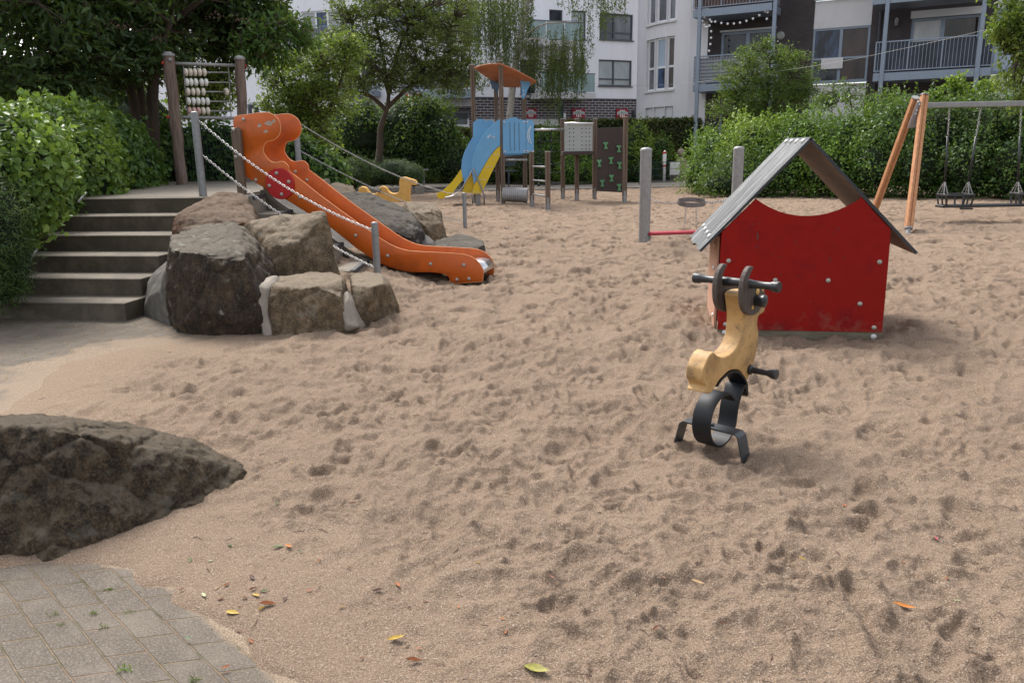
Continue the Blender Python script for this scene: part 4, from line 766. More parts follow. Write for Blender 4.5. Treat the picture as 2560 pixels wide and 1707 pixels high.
# ================================================================ swing
apex = at(2297, 246, 15.5); t = root('swing_set', (apex.x, 15.5, 0), 'swing frame with larch A shaped legs and a steel top bar, at the right edge', 'swing')
L1 = gr(2270, 583); L2 = Vector((7.62, 16.9, 0)); ap1 = at(2311, 240, 15.38); ap2 = at(2289, 246, 15.62)
for a, b_, nm in ((ap1, L1, 0), (ap2, L2, 1)):
    d = (a-Vector(b_)).normalized(); x_ = Vector((1, 0, 0)); x_ = (x_-d*x_.dot(d)).normalized(); y_ = d.cross(x_); b2 = Vector(b_)+d*.10
    m_ = MB(); l = (a-b2).length; w_ = .118
    for u in (-1, 1): m_.box((a+b2)/2+x_*u*.032, (.058, .11, l), x_, y_, d, bev=.012)
    lg = m_.build('leg', MT['swingw'], t)
    MB().tube([a, a+d*.02], .075, 14).build('cap', MT['galv'], lg, True, 50); MB().tube([b2+d*.0, Vector(b_)-d*.25], .045, 12).tube([b2+d*.01, b2-d*.02], .07, 12).build('foot', MT['galv'], lg, True, 50)
pl = [(2293, 256), (2302, 252), (2299, 310), (2296, 319), (2269, 321), (2273, 308)]
ol = [onplane(x, y, Vector((apex.x, 15.28, 0)), Vector((1, 0, 0))) for x, y in pl]
plt = MB().prism(ol, Vector((apex.x, 15.28, 0)), Vector((1, 0, 0)), Vector((0, 1, 0)), .012, .002).build('bracket_plate', MT['galv'], t)
for (x, y) in ((2295, 255), (2292, 277), (2289, 285), (2299, 262)): q = onplane(x, y, Vector((apex.x, 15.28, 0)), Vector((1, 0, 0))); dome_bolt(Vector((apex.x+q[0], 15.28, q[1])), Vector((0, -1, 0)), .02, MT['boltw'], plt)
zb = at(2400, 262, 15.5).z; MB().box(((apex.x+.12+14.2)/2, 15.5, zb), (14.2-apex.x-.12, .09, .10), bev=.01).build('top_bar', MT['galv'], t)
for nm in (0, 1): # far frame, right of the photo
    a = Vector((14.2, 15.4+.2*nm, 2.5)); b_ = Vector((14.8, 14.1+2.8*nm, -.1)); MB().tube([b_, a], .07, 12).build('leg', MT['swingw'], t)
# double toddler seat on a plank
zs = at(2380, 515, 15.5).z; x0 = at(2347, 515, 15.5).x
ts = root('double_swing_seat', (x0, 15.5, zs), 'black double toddler swing seat with two cages on one long plank', 'swing seat')
MB().box((x0+1.25, 15.5, zs), (2.5, .30, .05), bev=.012).build('plank', MT['black'], ts)
for cx in (x0+.30, x0+1.72):
    cz = zs+.21; wd = .26; dp = .19
    cg = MB().box((cx, 15.5-dp, cz), (wd*2, .03, .045), bev=.008).box((cx, 15.5+dp, cz), (wd*2, .03, .045), bev=.008).box((cx-wd, 15.5, cz), (.03, dp*2, .045), bev=.008).box((cx+wd, 15.5, cz), (.03, dp*2, .045), bev=.008).build('rim', MT['black'], ts)
    bb = MB()
    for (u, v) in ((-1, -1), (-1, 0), (-1, 1), (1, -1), (1, 0), (1, 1), (-.35, 1), (.35, 1), (.35, -1)): bb.tube([(cx+u*wd, 15.5+v*dp, cz), (cx+u*wd*.9, 15.5+v*dp*.75, zs+.02)], .016, 6)
    bb.build('bars', MT['black'], ts); MB().box((cx+.16, 15.36, zs-.045), (.22, .10, .03), bev=.008).build('crotch_piece', MT['black'], ts)
for k, (xt, xb) in enumerate(((2374, 2362), (2452, 2421), (2553, 2545))):
    T = at(xt, 270, 15.5); T.y = 15.5; B = at(xb, 455, 15.5); M_ = T.lerp(B, .38)
    c_ = chain('upper_chain', T, M_, 0, ts, .05, .008, .028); MB().tube([M_, B], .020, 8).build('rubber_sleeve', MT['black'], ts, True)
    for s_ in (-1, 1):
        for v in (-1, 1): chain('short_chain', B+Zv*.02, (B.x+s_*.035+(-.02 if k == 0 else .0), 15.5+v*.12, zs+.235), 0, ts, .036, .006, .017)
# ================================================================ ball basket between two bollards, red beam
def bollard(px, pyt, base, label, r=.088):
    b_ = Vector(base); zt_ = at(px, pyt, b_.y).z; t_ = root('bollard', base, label, 'bollard', 'thick galvanised posts of the basket game')
    MB().lathe(b_-Zv*.3, [(r, 0), (r, zt_-b_.z+.3-.05)], Zv, 28).build('pole', MT['galv'], t_, True, 50)
    MB().lathe(b_+Zv*(zt_-b_.z-.05), [(r+.002, 0), (r+.002, .03), (r*.8, .045), (r*.4, .055), (.001, .057)], Zv, 28).build('cap', MT['galv'], t_, True, 60); return b_, zt_
bA, zA2 = bollard(1610, 370, tuple(gr(1610, 622)), 'thick galvanised post at the left of the basket game, whole to the sand')
bB, zB2 = bollard(1845, 367, (at(1845, 420, 13.6).x, 13.6, 0), 'thick galvanised post half hidden behind the playhouse roof', .088)
pA1 = Vector((bA.x+.08, bA.y, at(1626, 498, bA.y).z)); pB1 = Vector((bB.x-.08, bB.y, at(1836, 494, 13.6).z))
rc = at(1729, 506, (bA.y+bB.y)/2); t = root('ball_basket', tuple(rc), 'steel ball ring hanging on chains between two thick posts', 'basket')
rr2 = .225; m_ = MB(); pts = [(rc.x+rr2*math.cos(k*math.pi/18), rc.y+rr2*math.sin(k*math.pi/18), rc.z) for k in range(36)]; vs = []; fs = []
for k, p in enumerate(pts):
    for (u, v) in ((1, .045), (.965, .045), (.965, -.045), (1, -.045)): vs.append((rc.x+(p[0]-rc.x)*u, rc.y+(p[1]-rc.y)*u, rc.z+v*.8+(p[1]-rc.y)*.13))
for k in range(36):
    for j in range(4): fs.append((k*4+j, k*4+(j+1) % 4, ((k+1) % 36)*4+(j+1) % 4, ((k+1) % 36)*4+j))
m_.add(vs, fs).build('ring', MT['ring'], t, True, 40)
chain('side_chain', pA1, (rc.x-rr2, rc.y, rc.z), .03, t, .05, .007, .024); chain('side_chain', pB1, (rc.x+rr2, rc.y, rc.z), .03, t, .05, .009, .03)
for (xa, xb) in ((1714.5, 1711), (1741, 1741)):
    T = at(xa, 517, rc.y-.05); chain('hanging_chain', T, (at(xb, 566, rc.y-.05).x, rc.y-.05, at(xb, 567, rc.y).z), 0, t, .045, .008, .024)
ra = at(1622, 584, 12.6); rb = at(1745, 580, 13.1); o = MB().box((ra+rb*1.0)/2 if False else (ra+rb)/2, ((rb-ra).length+.1, .22, .045), (rb-ra).normalized(), (-(rb-ra).normalized().y, (rb-ra).normalized().x, 0), bev=.012)
t = root('balance_board', tuple((ra+rb)/2), 'flat red board fixed low between the thick posts', 'board', None); o.build('board', MT['redbar'], t)
for q in (ra-Vector((.0, 0, 0)), rb): MB().tube([q-Zv*.01, (q.x, q.y, -.1)], .03, 8).build('support', MT['galv'], t, True)
# ================================================================ play tower
TA = gr(1258.5, 514); TA = Vector((TA.x, TA.y, 0)); ux = Vector((.66, .75, 0)).normalized(); s1 = 1.0
TD = at(1313, 475, TA.y+.75); TD = Vector((TD.x, TD.y, 0)); TB = at(1189, 475, TA.y+.60); TB = Vector((TB.x, TB.y, 0)); TC = TB+TD-TA
t = root('play_tower', tuple(TA), 'play tower with blue panels, orange curved roof and yellow slide', 'play tower')
def tpost(P, ztop, zb=-.2, r=.062, par=None, name='post', foot=True, mat='woodpost'):
    par = par or t; m_ = MB()
    for (u, v) in ((-1, -1), (1, -1), (1, 1), (-1, 1)): m_.box((P.x+u*r*.52, P.y+v*r*.52, (ztop+.22)/2+.0), (r*.98, r*.98, ztop-.22), bev=.012)
    o = m_.build(name, MT[mat], par); MB().box((P.x, P.y, ztop+.006), (r*2.1, r*2.1, .014), bev=.004).build('cap', MT['bolt'], o)
    if foot:
        f = MB().box((P.x, P.y, .1), (r*2.06, r*1.0, .52), bev=.004).box((P.x, P.y, .1), (r*1.0, r*2.06, .52), bev=.004).build('steel_foot', MT['galv'], o)
    return o
zAt = at(1255.7, 153, TA.y).z; tpost(TA, zAt); tpost(TB, at(1187, 163, TB.y).z); tpost(TD, at(1305, 210, TD.y).z); tpost(TC, at(1238, 205, TC.y).z)
zdk = at(1290, 391, TA.y).z
MB().add([TA+Zv*zdk, TD+Zv*zdk, TC+Zv*zdk, TB+Zv*zdk, TA+Zv*(zdk-.06), TD+Zv*(zdk-.06), TC+Zv*(zdk-.06), TB+Zv*(zdk-.06)], [(0, 1, 2, 3), (7, 6, 5, 4), (0, 4, 5, 1), (1, 5, 6, 2), (2, 6, 7, 3), (3, 7, 4, 0)]).build('deck', MT['cwall'], t)
MB().tube([TA-Zv*-(zdk-.10), Vector((TD.x+.05, TD.y-.9, zdk-.10))], .028, 8).build('deck_rail', MT['galv'], t, True)
tp = TA+Vector((.05, -.08, 0)); td = Vector((1, .0, 0)); tn = Vector((0, 1, 0))
def T4(x, y): return onplane(1180+x/4.128, 140+y/4.128, tp, td)
pan = [(316, 662), (365, 658), (385, 642), (410, 636), (445, 636), (472, 643), (490, 658), (520, 661), (555, 661), (557, 1006), (440, 1009), (320, 1009)]
pn = MB().prism([T4(*p) for p in pan], tp, td, tn, .02, .003).build('front_panel', MT['blue'], t)
for x in (391, 437, 485):
    q0 = T4(x-5, 690); q1 = T4(x+7, 980); MB().prism([q0, (q1[0], q0[1]), q1, (q0[0], q1[1])], tp-tn*.002, td, -tn, .002, .0005).build('slot', MT['blue_dark'], pn)
pan2 = [(559, 661), (600, 661), (625, 668), (635, 682), (638, 700), (638, 985), (628, 1003), (560, 1006)]
pm = MB().prism([T4(*p) for p in pan2], tp, td, tn, .02, .003).build('side_panel', MT['blue'], t)
moon = [(610, 722), (590, 748), (577, 790), (573, 835), (582, 875), (598, 898), (614, 908), (604, 880), (594, 850), (590, 810), (596, 770)]
mp = [T4(*p) for p in moon]; MB().tube([tp+td*a[0]+Zv*a[1]-tn*.006 for a in mp], .009, 5, closed=True).build('moon_outline', MT['mark'], pm)
ey = T4(585, 841); MB().tube([tp+td*(ey[0]+.03*math.cos(a*.7))+Zv*(ey[1]+.04*math.sin(a*.7))-tn*.006 for a in range(9)], .007, 5, closed=True).build('moon_eye', MT['mark'], pm)
for (x, y) in ((333, 683), (538, 683), (339, 987), (541, 983), (572, 683), (575, 983), (632, 985)): q = T4(x, y); dome_bolt(tp+td*q[0]+Zv*q[1], -tn, .026, MT['boltw'], pn)
bk = [(10, 690), (40, 668), (60, 655), (85, 650), (110, 655), (135, 668), (140, 800), (12, 860)]
tb = TB+Vector((0, -.1, 0)); MB().prism([onplane(1180+x/4.128, 140+y/4.128, tb, td) for x, y in bk], tb, td, tn, .02, .003).build('back_panel', MT['blue_dark'] if False else MT['blue'], t)
MB().box(TC*.5+TD*.5+Zv*(zdk+.45), ((TD-TC).length, .02, .85), (TD-TC).normalized(), Zv.cross((TD-TC).normalized())).build('rear_panel', MT['blue'], t)
# roof: one bent board
gA = [(1186, 172, -.0), (1200, 166.5, 0), (1222, 162.5, 0), (1248, 161.5, 0), (1262, 166, 0), (1285, 176, 0), (1312, 190, 0), (1340, 205.5, 0)]
gB = [(1193, 178), (1206, 187), (1220, 196), (1240, 206), (1262, 219), (1282, 219), (1303, 218.5), (1326, 216)]
vs = []
for i, (x, y, _) in enumerate(gA): vs.append(at(x, y, TA.y-.15+.35*abs(i-3.2)/3.2))
for i, (x, y) in enumerate(gB): vs.append(at(x, y, TC.y+.15-.3*abs(i-3.2)/3.2))
m_ = MB().add(vs, [(i, i+1, 9+i, 8+i) for i in range(7)]); ro_ = m_.build('roof', MT['roofor'], t, True); md = ro_.modifiers.new('s', 'SOLIDIFY'); md.thickness = .035; md.offset = 1
def tz(pts, Yp, name, mat, z=4.128, ox=1180, oy=140, th_=.02, par=None, nrm=Vector((0, 1, 0))):
    P0 = Vector((0, Yp, 0)); return MB().prism([onplane(ox+x/z, oy+y/z, P0, Vector((1, 0, 0))) for x, y in pts], P0, Vector((1, 0, 0)), nrm, th_, .003).build(name, MT[mat], par or t)
bb = tz([(482, 203), (612, 270), (600, 300), (575, 350), (545, 430), (530, 448), (515, 430), (508, 330), (498, 250)], TD.y-.09, 'roof_bracket', 'blue')
for (x, y) in ((546, 250), (532, 356), (532, 403)): q = onplane(1180+x/4.128, 140+y/4.128, Vector((0, TD.y-.09, 0)), Vector((1, 0, 0))); dome_bolt(Vector((q[0], TD.y-.09, q[1])), Vector((0, -1, 0)), .024, MT['boltw'], bb)
tz([(178, 238), (280, 285), (278, 330), (262, 395), (250, 400), (240, 350), (205, 340), (195, 290)], TC.y-.09, 'roof_bracket', 'blue_dark')
# tower slide
def S2(x, y): return (1080+x/3.563, 120+y/3.563)
def sp2(pts, Yp, name, mat, par=None, th_=.022):
    P0 = Vector((0, Yp, 0)); X_ = Vector((1, 0, 0)); return MB().prism([onplane(*S2(*p), P0, X_) for p in pts], P0, X_, Vector((0, 1, 0)), th_, .003).build(name, MT[mat], par or t)
Yn = TA.y-.12; Yf = TA.y+.48
bluen = [(605, 640), (585, 645), (560, 662), (520, 700), (480, 747), (440, 800), (408, 862), (380, 930), (362, 985), (352, 1040), (353, 1085), (360, 1130), (376, 1215), (400, 1170), (430, 1105), (470, 1040), (505, 980), (540, 932), (575, 893), (606, 868)]
sb = sp2(bluen, Yn, 'slide_cheek', 'blue'); sp2([(608, 873), (575, 898), (542, 937), (505, 985), (472, 1043), (440, 1095), (402, 1172), (375, 1225), (358, 1280), (358, 1298), (365, 1302), (425, 1302), (436, 1295), (470, 1240), (540, 1095), (607, 962)], Yn, 'slide_side', 'yellow')
bluef = [(548, 652), (520, 642), (492, 645), (470, 657), (440, 690), (405, 735), (370, 785), (325, 855), (290, 925), (270, 985), (261, 1050), (262, 1100), (272, 1160), (290, 1210), (330, 1140), (370, 1060), (450, 900), (548, 800)]
sp2(bluef, Yf, 'slide_cheek', 'blue'); sp2([(258, 1078), (225, 1130), (180, 1190), (130, 1240), (90, 1275), (52, 1290), (42, 1308), (48, 1330), (62, 1343), (95, 1345), (125, 1338), (160, 1312), (200, 1270), (240, 1215), (290, 1165), (275, 1160)], Yf, 'slide_side', 'yellow')
sp2([(348, 1110), (320, 1160), (290, 1220), (270, 1285), (275, 1292), (358, 1292), (360, 1260), (385, 1210)], Yn+.16, 'slide_side', 'yellow')
# chute surface from the deck to the sand
m_ = MB(); a = [(560, 735), (500, 820), (440, 925), (380, 1040), (330, 1135), (285, 1215), (235, 1280), (180, 1318), (110, 1332)]
vs = [Vector((onplane(*S2(*p), Vector((0, Yn, 0)), Vector((1, 0, 0)))[0]+.0, Yn+.02, onplane(*S2(*p), Vector((0, Yn, 0)), Vector((1, 0, 0)))[1])) for p in a]
k0 = onplane(*S2(110, 1332), Vector((0, Yf, 0)), Vector((1, 0, 0))); vs2 = [Vector((v.x, Yf, v.z)) for v in vs]
m_.add(vs+vs2, [(i, i+1, 10+i-1+1-1, 9+i) if False else (i, i+1, 9+i+1, 9+i) for i in range(8)]); q_ = m_.build('chute', MT['steel'], t, True); q_.modifiers.new('s', 'SOLIDIFY').thickness = .02
for pts in ([(365, 1075), (395, 1140), (430, 1220), (455, 1290), (465, 1320), (465, 1405)], [(352, 1298), (362, 1325), (362, 1388)]):
    MB().tube([at(*S2(*p), Yn-.03) for p in pts], .022, 8).build('slide_support', MT['galv'], t, True)
f_ = at(*S2(412, 1380), Yn+.05); MB().box((f_.x, Yn+.1, .12), (.13, .09, .5), bev=.01).build('slide_foot', MT['galv'], t)
for (x, y) in [(555, 950), (588, 950), (497, 1062), (530, 1062), (437, 1175), (470, 1175), (378, 1288), (410, 1288)]: q = at(*S2(x, y), Yn); dome_bolt(q, Vector((0, -1, 0)), .02, MT['boltw'], sb)
gp = [(490, 805), (505, 780), (502, 803), (520, 770), (518, 800), (532, 780), (530, 805), (545, 785), (548, 808), (562, 795), (555, 812), (540, 800), (560, 790)]
MB().tube([at(*S2(*p), Yn-.004) for p in gp], .008, 5).build('scratch_mark', MT['mark'], sb)
# treads drum roller and little ladder
e0 = at(1257, 486, TA.y-.25); e1 = at(1319, 489, TA.y-.35); rl = MB(); axd = (e1-e0).normalized(); rl.lathe(e0, [(.02, 0), (.19, .0), (.195, .01), (.195, (e1-e0).length-.01), (.19, (e1-e0).length), (.02, (e1-e0).length)], axd, 24)
dr = rl.build('drum_roller', MT['galv'], t, True, 40); bmp = MB()
xa = axd.cross(Zv).normalized(); ya = axd.cross(xa)
for i in range(13):
    for k in range(22):
        a = 2*math.pi*(k+.5*(i % 2))/22; c = e0+axd*((i+.5)*(e1-e0).length/13)+(xa*math.cos(a)+ya*math.sin(a))*.197
        n_ = (xa*math.cos(a)+ya*math.sin(a)); tt_ = n_.cross(axd); bmp.add([c+axd*.018, c+tt_*.01, c-axd*.018, c-tt_*.01, c+n_*.006], [(0, 1, 4), (1, 2, 4), (2, 3, 4), (3, 0, 4)])
bmp.build('tread_bumps', MT['steel'], dr)
LA = gr(1330, 522); LB = gr(1370, 530); LA.z = 0; LB.z = 0
tl = root('rung_ladder', tuple(LA), 'short wooden ladder posts with steel rungs in front of the play tower', 'ladder')
tpost(LA, at(1329, 380, LA.y).z, par=tl); tpost(LB, at(1369, 380, LB.y).z, par=tl)
for y in (417, 452, 488): zz = at(1350, y, (LA.y+LB.y)/2).z; MB().tube([LA+Zv*zz, LB+Zv*zz], .024, 8).build('rung', MT['galv'], tl, True)
# ================================================================ climbing frame
t = root('climber', (1.3, 23.0, 0), 'climbing frame with rope net, grey perforated panel and brown board with green holds', 'climbing frame')
cp = [(1407, 500, 298), (1442, 503, 298), (1486, 500, 298), (1561, 509, 293)]; CP = []
for (x, y, yt) in cp: p = gr(x, y); p.z = 0; CP.append(p); tpost(p, at(x+1, yt, p.y).z, par=t)
q0 = Vector((TD.x, TD.y, 0)); zz = at(1360, 323, q0.y).z
MB().tube([at(1334, 325, 22.9), at(1410, 323.5, 23.4)], .035, 10).build('net_bar', MT['steel'], t, True)
nt_ = MB()
for (x0, x1) in ((1351, 1349), (1379, 1377)): nt_.tube([at(x0, 325, 23.1), at(x1, 385, 23.1), at(x1-2, 430, 23.1), at(x1-3, 462, 23.1)], .012, 6)
for y in (352, 379, 410, 432, 462): nt_.tube([at(1334, y-1, 23.0), at(1350, y+1, 23.1), at(1379, y+2, 23.1), at(1404, y-2, 23.3)], .010, 6)
for x in (1350, 1378):
    for y in (352, 380, 411, 433): nt_.sphere(at(x, y, 23.05), .032, seg=8, rings=6)
nt_.sphere(at(1347, 462, 23.05), .05, seg=8, rings=6); nt_.build('rope_net', MT['rope'], t)
pp_ = at(1448, 380, 23.5); Yp = 23.45
a = onplane(1411, 312, Vector((0, Yp, 0)), Vector((1, 0, 0))); b2 = onplane(1481, 378, Vector((0, Yp, 0)), Vector((1, 0, 0)))
pf = MB().box(((a[0]+b2[0])/2, Yp, (a[1]+b2[1])/2), (b2[0]-a[0], .02, a[1]-b2[1]), bev=.004).build('grey_panel', MT['perf'], t)
hm_ = MB()
for x in (1424, 1434, 1455, 1465, 1474):
    for y in (322, 332, 342.5, 353, 363, 373): hm_.lathe(at(x, y, Yp-.012), [(.017, 0), (.001, .001)], (0, -1, 0), 10)
hm_.build('holes', MT['hole'], pf)
MB().tube([at(1411, 309, Yp-.1), at(1484, 309, Yp-.1)], .03, 10).build('panel_rail', MT['steel'], t, True)
MB().box(((a[0]+b2[0])/2, Yp+.3, b2[1]-.05), (b2[0]-a[0]+.1, .7, .10), bev=.01).build('platform', MT['cwall'], t)
bw = [(1493, 321), (1560, 318), (1557, 481.5), (1491, 478)]; Pc = Vector((0, 23.3, 0)); bo = [onplane(x, y, Pc, Vector((1, 0, 0))) for x, y in bw]
cb = MB().prism(bo, Pc, Vector((1, 0, 0)), Vector((0, 1, 0)), .03, .003).build('climbing_board', MT['cwall'], t)
for (x, y) in ((1455, 1145), (1557, 1170), (1405, 1283), (1496, 1262), (1563, 1300), (1500, 1400), (1428, 1440), (1560, 1472)):
    c = at(1050+x/3.136, y/3.136, 23.27); m_ = MB(); s_ = .0066
    hp = [(-18, -26), (-8, -30), (-2, -24), (6, -30), (16, -28), (20, -20), (10, -12), (7, 4), (16, 18), (12, 28), (2, 22), (-8, 28), (-14, 20), (-6, 6), (-9, -10), (-20, -16)]
    m_.prism([(a_*s_*.55, c.z-b_*s_*.55) for a_, b_ in hp], Vector((c.x, c.y, 0)), Vector((1, 0, 0)), Vector((0, -1, 0)), .05, .012); m_.build('hold', MT['holdg'], cb)
# ================================================================ abacus
t = root('abacus', (-5.6, 13.9, PZ), 'outdoor abacus of cream beads hung between two rough log posts', 'abacus')
YA = 13.93; YB = 14.7; A1 = at(455, 462, YA); A0_ = at(421, 138, YA+.0); B0_ = at(599, 147, YB); B1_ = at(612, 440, YB); B1_ = Vector((B1_.x-.0, YB, PZ-.1))
def logp(b_, tp, r):
    m_ = MB(); pts = [Vector(b_).lerp(Vector(tp), k/10) for k in range(11)]; m_.tube([p+Vector((.008*math.sin(k*2), .008*math.cos(k*3), 0)) for k, p in enumerate(pts)], [r*(1+.04*math.sin(k*1.7)) for k in range(11)], 18)
    o = m_.build('log_post', MT['logw'], t, True, 60); MB().lathe(tp, [(r*1.12, -.02), (r*1.12, .012), (r*.5, .05), (.001, .055)], Zv, 20).build('cap', MT['galv'], o, True, 40); return o
lg = logp(A1-Zv*.1, A0_, .092); lg2 = logp(B1_, B0_, .088)
dome_bolt(at(425, 150, YA-.09), Vector((0, -1, 0)), .035, MT['galv'], lg)
AD = (Vector((B0_.x, YB, 0))-Vector((A0_.x, YA, 0))).normalized(); AP = Vector((A0_.x, YA, 0))
def ab(x, y): q = onplane(x, y, AP, AD); return AP+AD*q[0]+Zv*q[1]
MB().tube([ab(434, 159), ab(590, 164.5)], .028, 10).build('top_bar', MT['galv'], t, True); MB().tube([ab(446, 293), ab(600, 296.5)], .028, 10).build('bottom_bar', MT['galv'], t, True)
for p, q in (((457.5, 163), (469, 292)), ((571, 165), (578, 294))): MB().tube([ab(*p), ab(*q)], .007, 6).build('side_rod', MT['galv'], t, True)
for x, y in ((408, 158), (421, 293), (613, 166)): dome_bolt(ab(x, y), -AD if x < 500 else AD, .03, MT['redcap'], t, 'red_cap')
for i, (y, l, r, mt, xs_) in enumerate([(181, 460, 569.5, 'bead', [1457, 1492, 1527, 1565, 1602]), (206, 463, 571, 'beadw', [1465, 1498, 1535, 1580, 1615]), (229.5, 465, 573, 'bead', [1473, 1513, 1550, 1593, 1777]), (253.5, 467, 574.5, 'beadw', [1478, 1516, 1553, 1590, 1627]), (277.5, 468, 576, 'beadr', [1486, 1522, 1557, 1593, 1630])]):
    rd = MB().tube([ab(l, y), ab(r, y+.8)], .013, 8).build('rod', MT['galv'], t, True)
    for k, xx in enumerate(xs_):
        c = ab(xx/3.136, y+.8*(xx/3.136-l)/110); MB().lathe(c-AD*.032, [(.015, 0), (.04, .004), (.062, .016), (.066, .032), (.062, .048), (.04, .060), (.015, .064)], AD, 16).build('bead', MT['bead'] if (mt == 'beadr' and k > 2) else MT[mt], rd, True, 70)
# ================================================================ seesaw seat behind the boulders
Ys = 21.5; t = root('rocking_seat', tuple(at(960, 505, Ys)), 'yellow rocking bench with curled ends behind the boulders', 'rocking bench')
def Z5(x, y): return (880+x/6.533, 400+y/6.533)
an_ = [(105, 480), (120, 455), (150, 438), (190, 440), (225, 460), (245, 490), (265, 520), (300, 550), (340, 558), (400, 540), (450, 505), (440, 470), (455, 440), (490, 430), (530, 438), (560, 465), (580, 500), (610, 530), (650, 548), (700, 550), (740, 540), (765, 515), (775, 480), (775, 400), (768, 370), (780, 345), (775, 320), (790, 292), (830, 282), (880, 285), (930, 305), (990, 320), (1030, 335), (1055, 365), (1058, 400), (1045, 415), (960, 410), (950, 450), (945, 520), (940, 600), (945, 680), (800, 690), (600, 680), (400, 640), (250, 600), (100, 560)]
Pn = Vector((0, Ys, 0)); ol = [onplane(*Z5(*p), Pn, Vector((1, 0, 0))) for p in an_]
MB().prism(ol, Pn, Vector((1, 0, 0)), Vector((0, 1, 0)), .30, .012).build('body', MT['yanimal'], t, False)
hq = at(*Z5(460, 500), Ys); MB().lathe(hq+Vector((0, .45, 0)), [(.05, 0), (.05, .04), (.025, .06), (.025, .55), (.05, .57), (.05, .60)], (0, -1, 0), 12).build('handle', MT['black'], t, True)
MB().box((at(960, 505, Ys).x, Ys+.15, .12), (.25, .25, .5)).build('base', MT['galv'], t)
# ================================================================ bench far left of tower, low table legs
bY = 31.5; bx = at(1058, 430, bY); t = root('bench_end', (bx.x, bY, .03), 'grey T shaped steel support standing at the end of the clipped yew hedge', 'bench')
MB().box((bx.x, bY, bx.z+.08), (.42, .4, .05), bev=.01).build('seat', MT['galv'], t); MB().box((bx.x, bY, (bx.z+.03)/2), (.09, .3, bx.z), bev=.01).build('leg', MT['galv'], t)
bY = 33.0; a = at(1135, 430, bY); b_ = at(1290, 430, bY); t = root('park_bench', ((a.x+b_.x)/2, bY, .04), 'dark park bench in the shade of shrubs behind the yellow slide', 'bench')
m_ = MB(); [m_.box(((a.x+b_.x)/2, bY-.2+.14*k, a.z+.0), (b_.x-a.x, .12, .04), bev=.006) for k in range(4)]; m_.build('seat', MT['tarp'], t)
m_ = MB(); [m_.box(((a.x+b_.x)/2, bY+.28+.02*k, a.z+.25+.14*k), (b_.x-a.x, .035, .12), bev=.006) for k in range(3)]; m_.build('backrest', MT['tarp'], t)
for x in (a.x+.3, b_.x-.3): MB().box((x, bY, a.z/2+.02), (.06, .5, a.z-.04)).box((x, bY+.27, a.z+.25), (.05, .05, .6)).build('leg', MT['tarp'], t)
ed = MB(); e0 = at(925, 482, 27.5); e1 = at(1062, 482, 28.6)
for k in range(5):
    c = e0.lerp(e1, (k+.5)/5); ed.box((c.x, c.y, .12), ((e1.x-e0.x)/5-.02, .10, .40), (e1-e0).normalized()*1.0 if False else (1, 0, 0), bev=.01)
tag(ed.build('edging_stones', MT['edging']), 'row of pale upright edging stones under the clipped yew hedge', 'edging')
# ================================================================ far gate area
gY = 32.5; gl = at(1600, 405, gY); grr = at(1790, 405, gY); zt_ = at(1650, 405, gY).z; zb_ = at(1650, 455, gY).z
t = root('wire_fence', (gl.x, gY, 0), 'low dark green wire mesh fence beyond the climbing frame', 'fence'); m_ = MB()
for z in (zt_, zb_+(zt_-zb_)*.66, zb_+(zt_-zb_)*.33, zb_): m_.tube([(gl.x, gY, z), (grr.x, gY, z)], .010, 5)
m_.build('rails', MT['wire'], t); m_ = MB(); n_ = 64
for k in range(n_+1): x = gl.x+(grr.x-gl.x)*k/n_; m_.tube([(x, gY, zb_), (x, gY, zt_)], .0055, 4)
m_.build('bars', MT['wire'], t); MB().tube([(gl.x, gY, 0), (gl.x, gY, zt_+.03)], .025, 8).build('fence_post', MT['wire'], t)
Y_ = 34.5; p = at(1660, 450, Y_); zt2 = at(1660, 376, Y_).z; t = root('marker_post', (p.x, Y_, 0), 'slim white post with red tip and red stripe behind the wire fence', 'marker post')
MB().lathe((p.x, Y_, 0), [(.055, 0), (.055, zt2*.45), (.06, zt2*.5), (.085, zt2*.8), (.075, zt2*.93), (.02, zt2)], Zv, 12).build('post', MT['signwhite'], t, True)
MB().lathe((p.x-.01, Y_-.0, zt2*.90), [(.086, 0), (.086, .08)], Zv, 12).build('red_mark', MT['redcap'], t, True); MB().lathe((p.x, Y_, zt2*.50), [(.068, 0), (.068, .08)], Zv, 12).build('red_mark', MT['redcap'], t, True)
Y_ = 36.0; p = at(1701, 440, Y_); t = root('stone_pillar', (p.x, Y_, 0), 'conical sandstone pillar with a stone ball on top by the beech hedge', 'pillar')
zc_ = at(1701, 382, Y_).z; zk = at(1701, 392, Y_).z; zl = at(1701, 415, Y_).z
MB().lathe((p.x, Y_, 0), [(.42, 0), (.42, zl), (.36, zl+.05), (.10, zk)], Zv, 20).build('cone', MT['stonep'], t, True, 50); MB().sphere((p.x, Y_, zc_), .175, seg=18, rings=12).build('ball', MT['stonep'], t, True)
a = at(1675, 406, 35.0); b_ = at(1699, 438, 35.0); t = root('notice_board', ((a.x+b_.x)/2, 35.0, 0), 'blank white board standing behind the wire fence by the pillar', 'board')
MB().box(((a.x+b_.x)/2, 35.0, (a.z+b_.z)/2), (b_.x-a.x, .03, a.z-b_.z), bev=.005).build('panel', MT['signwhite'], t); MB().tube([(a.x+.05, 35.03, 0), (a.x+.05, 35.03, a.z)], .02, 8).tube([(b_.x-.05, 35.03, 0), (b_.x-.05, 35.03, a.z)], .02, 8).build('legs', MT['galv'], t)
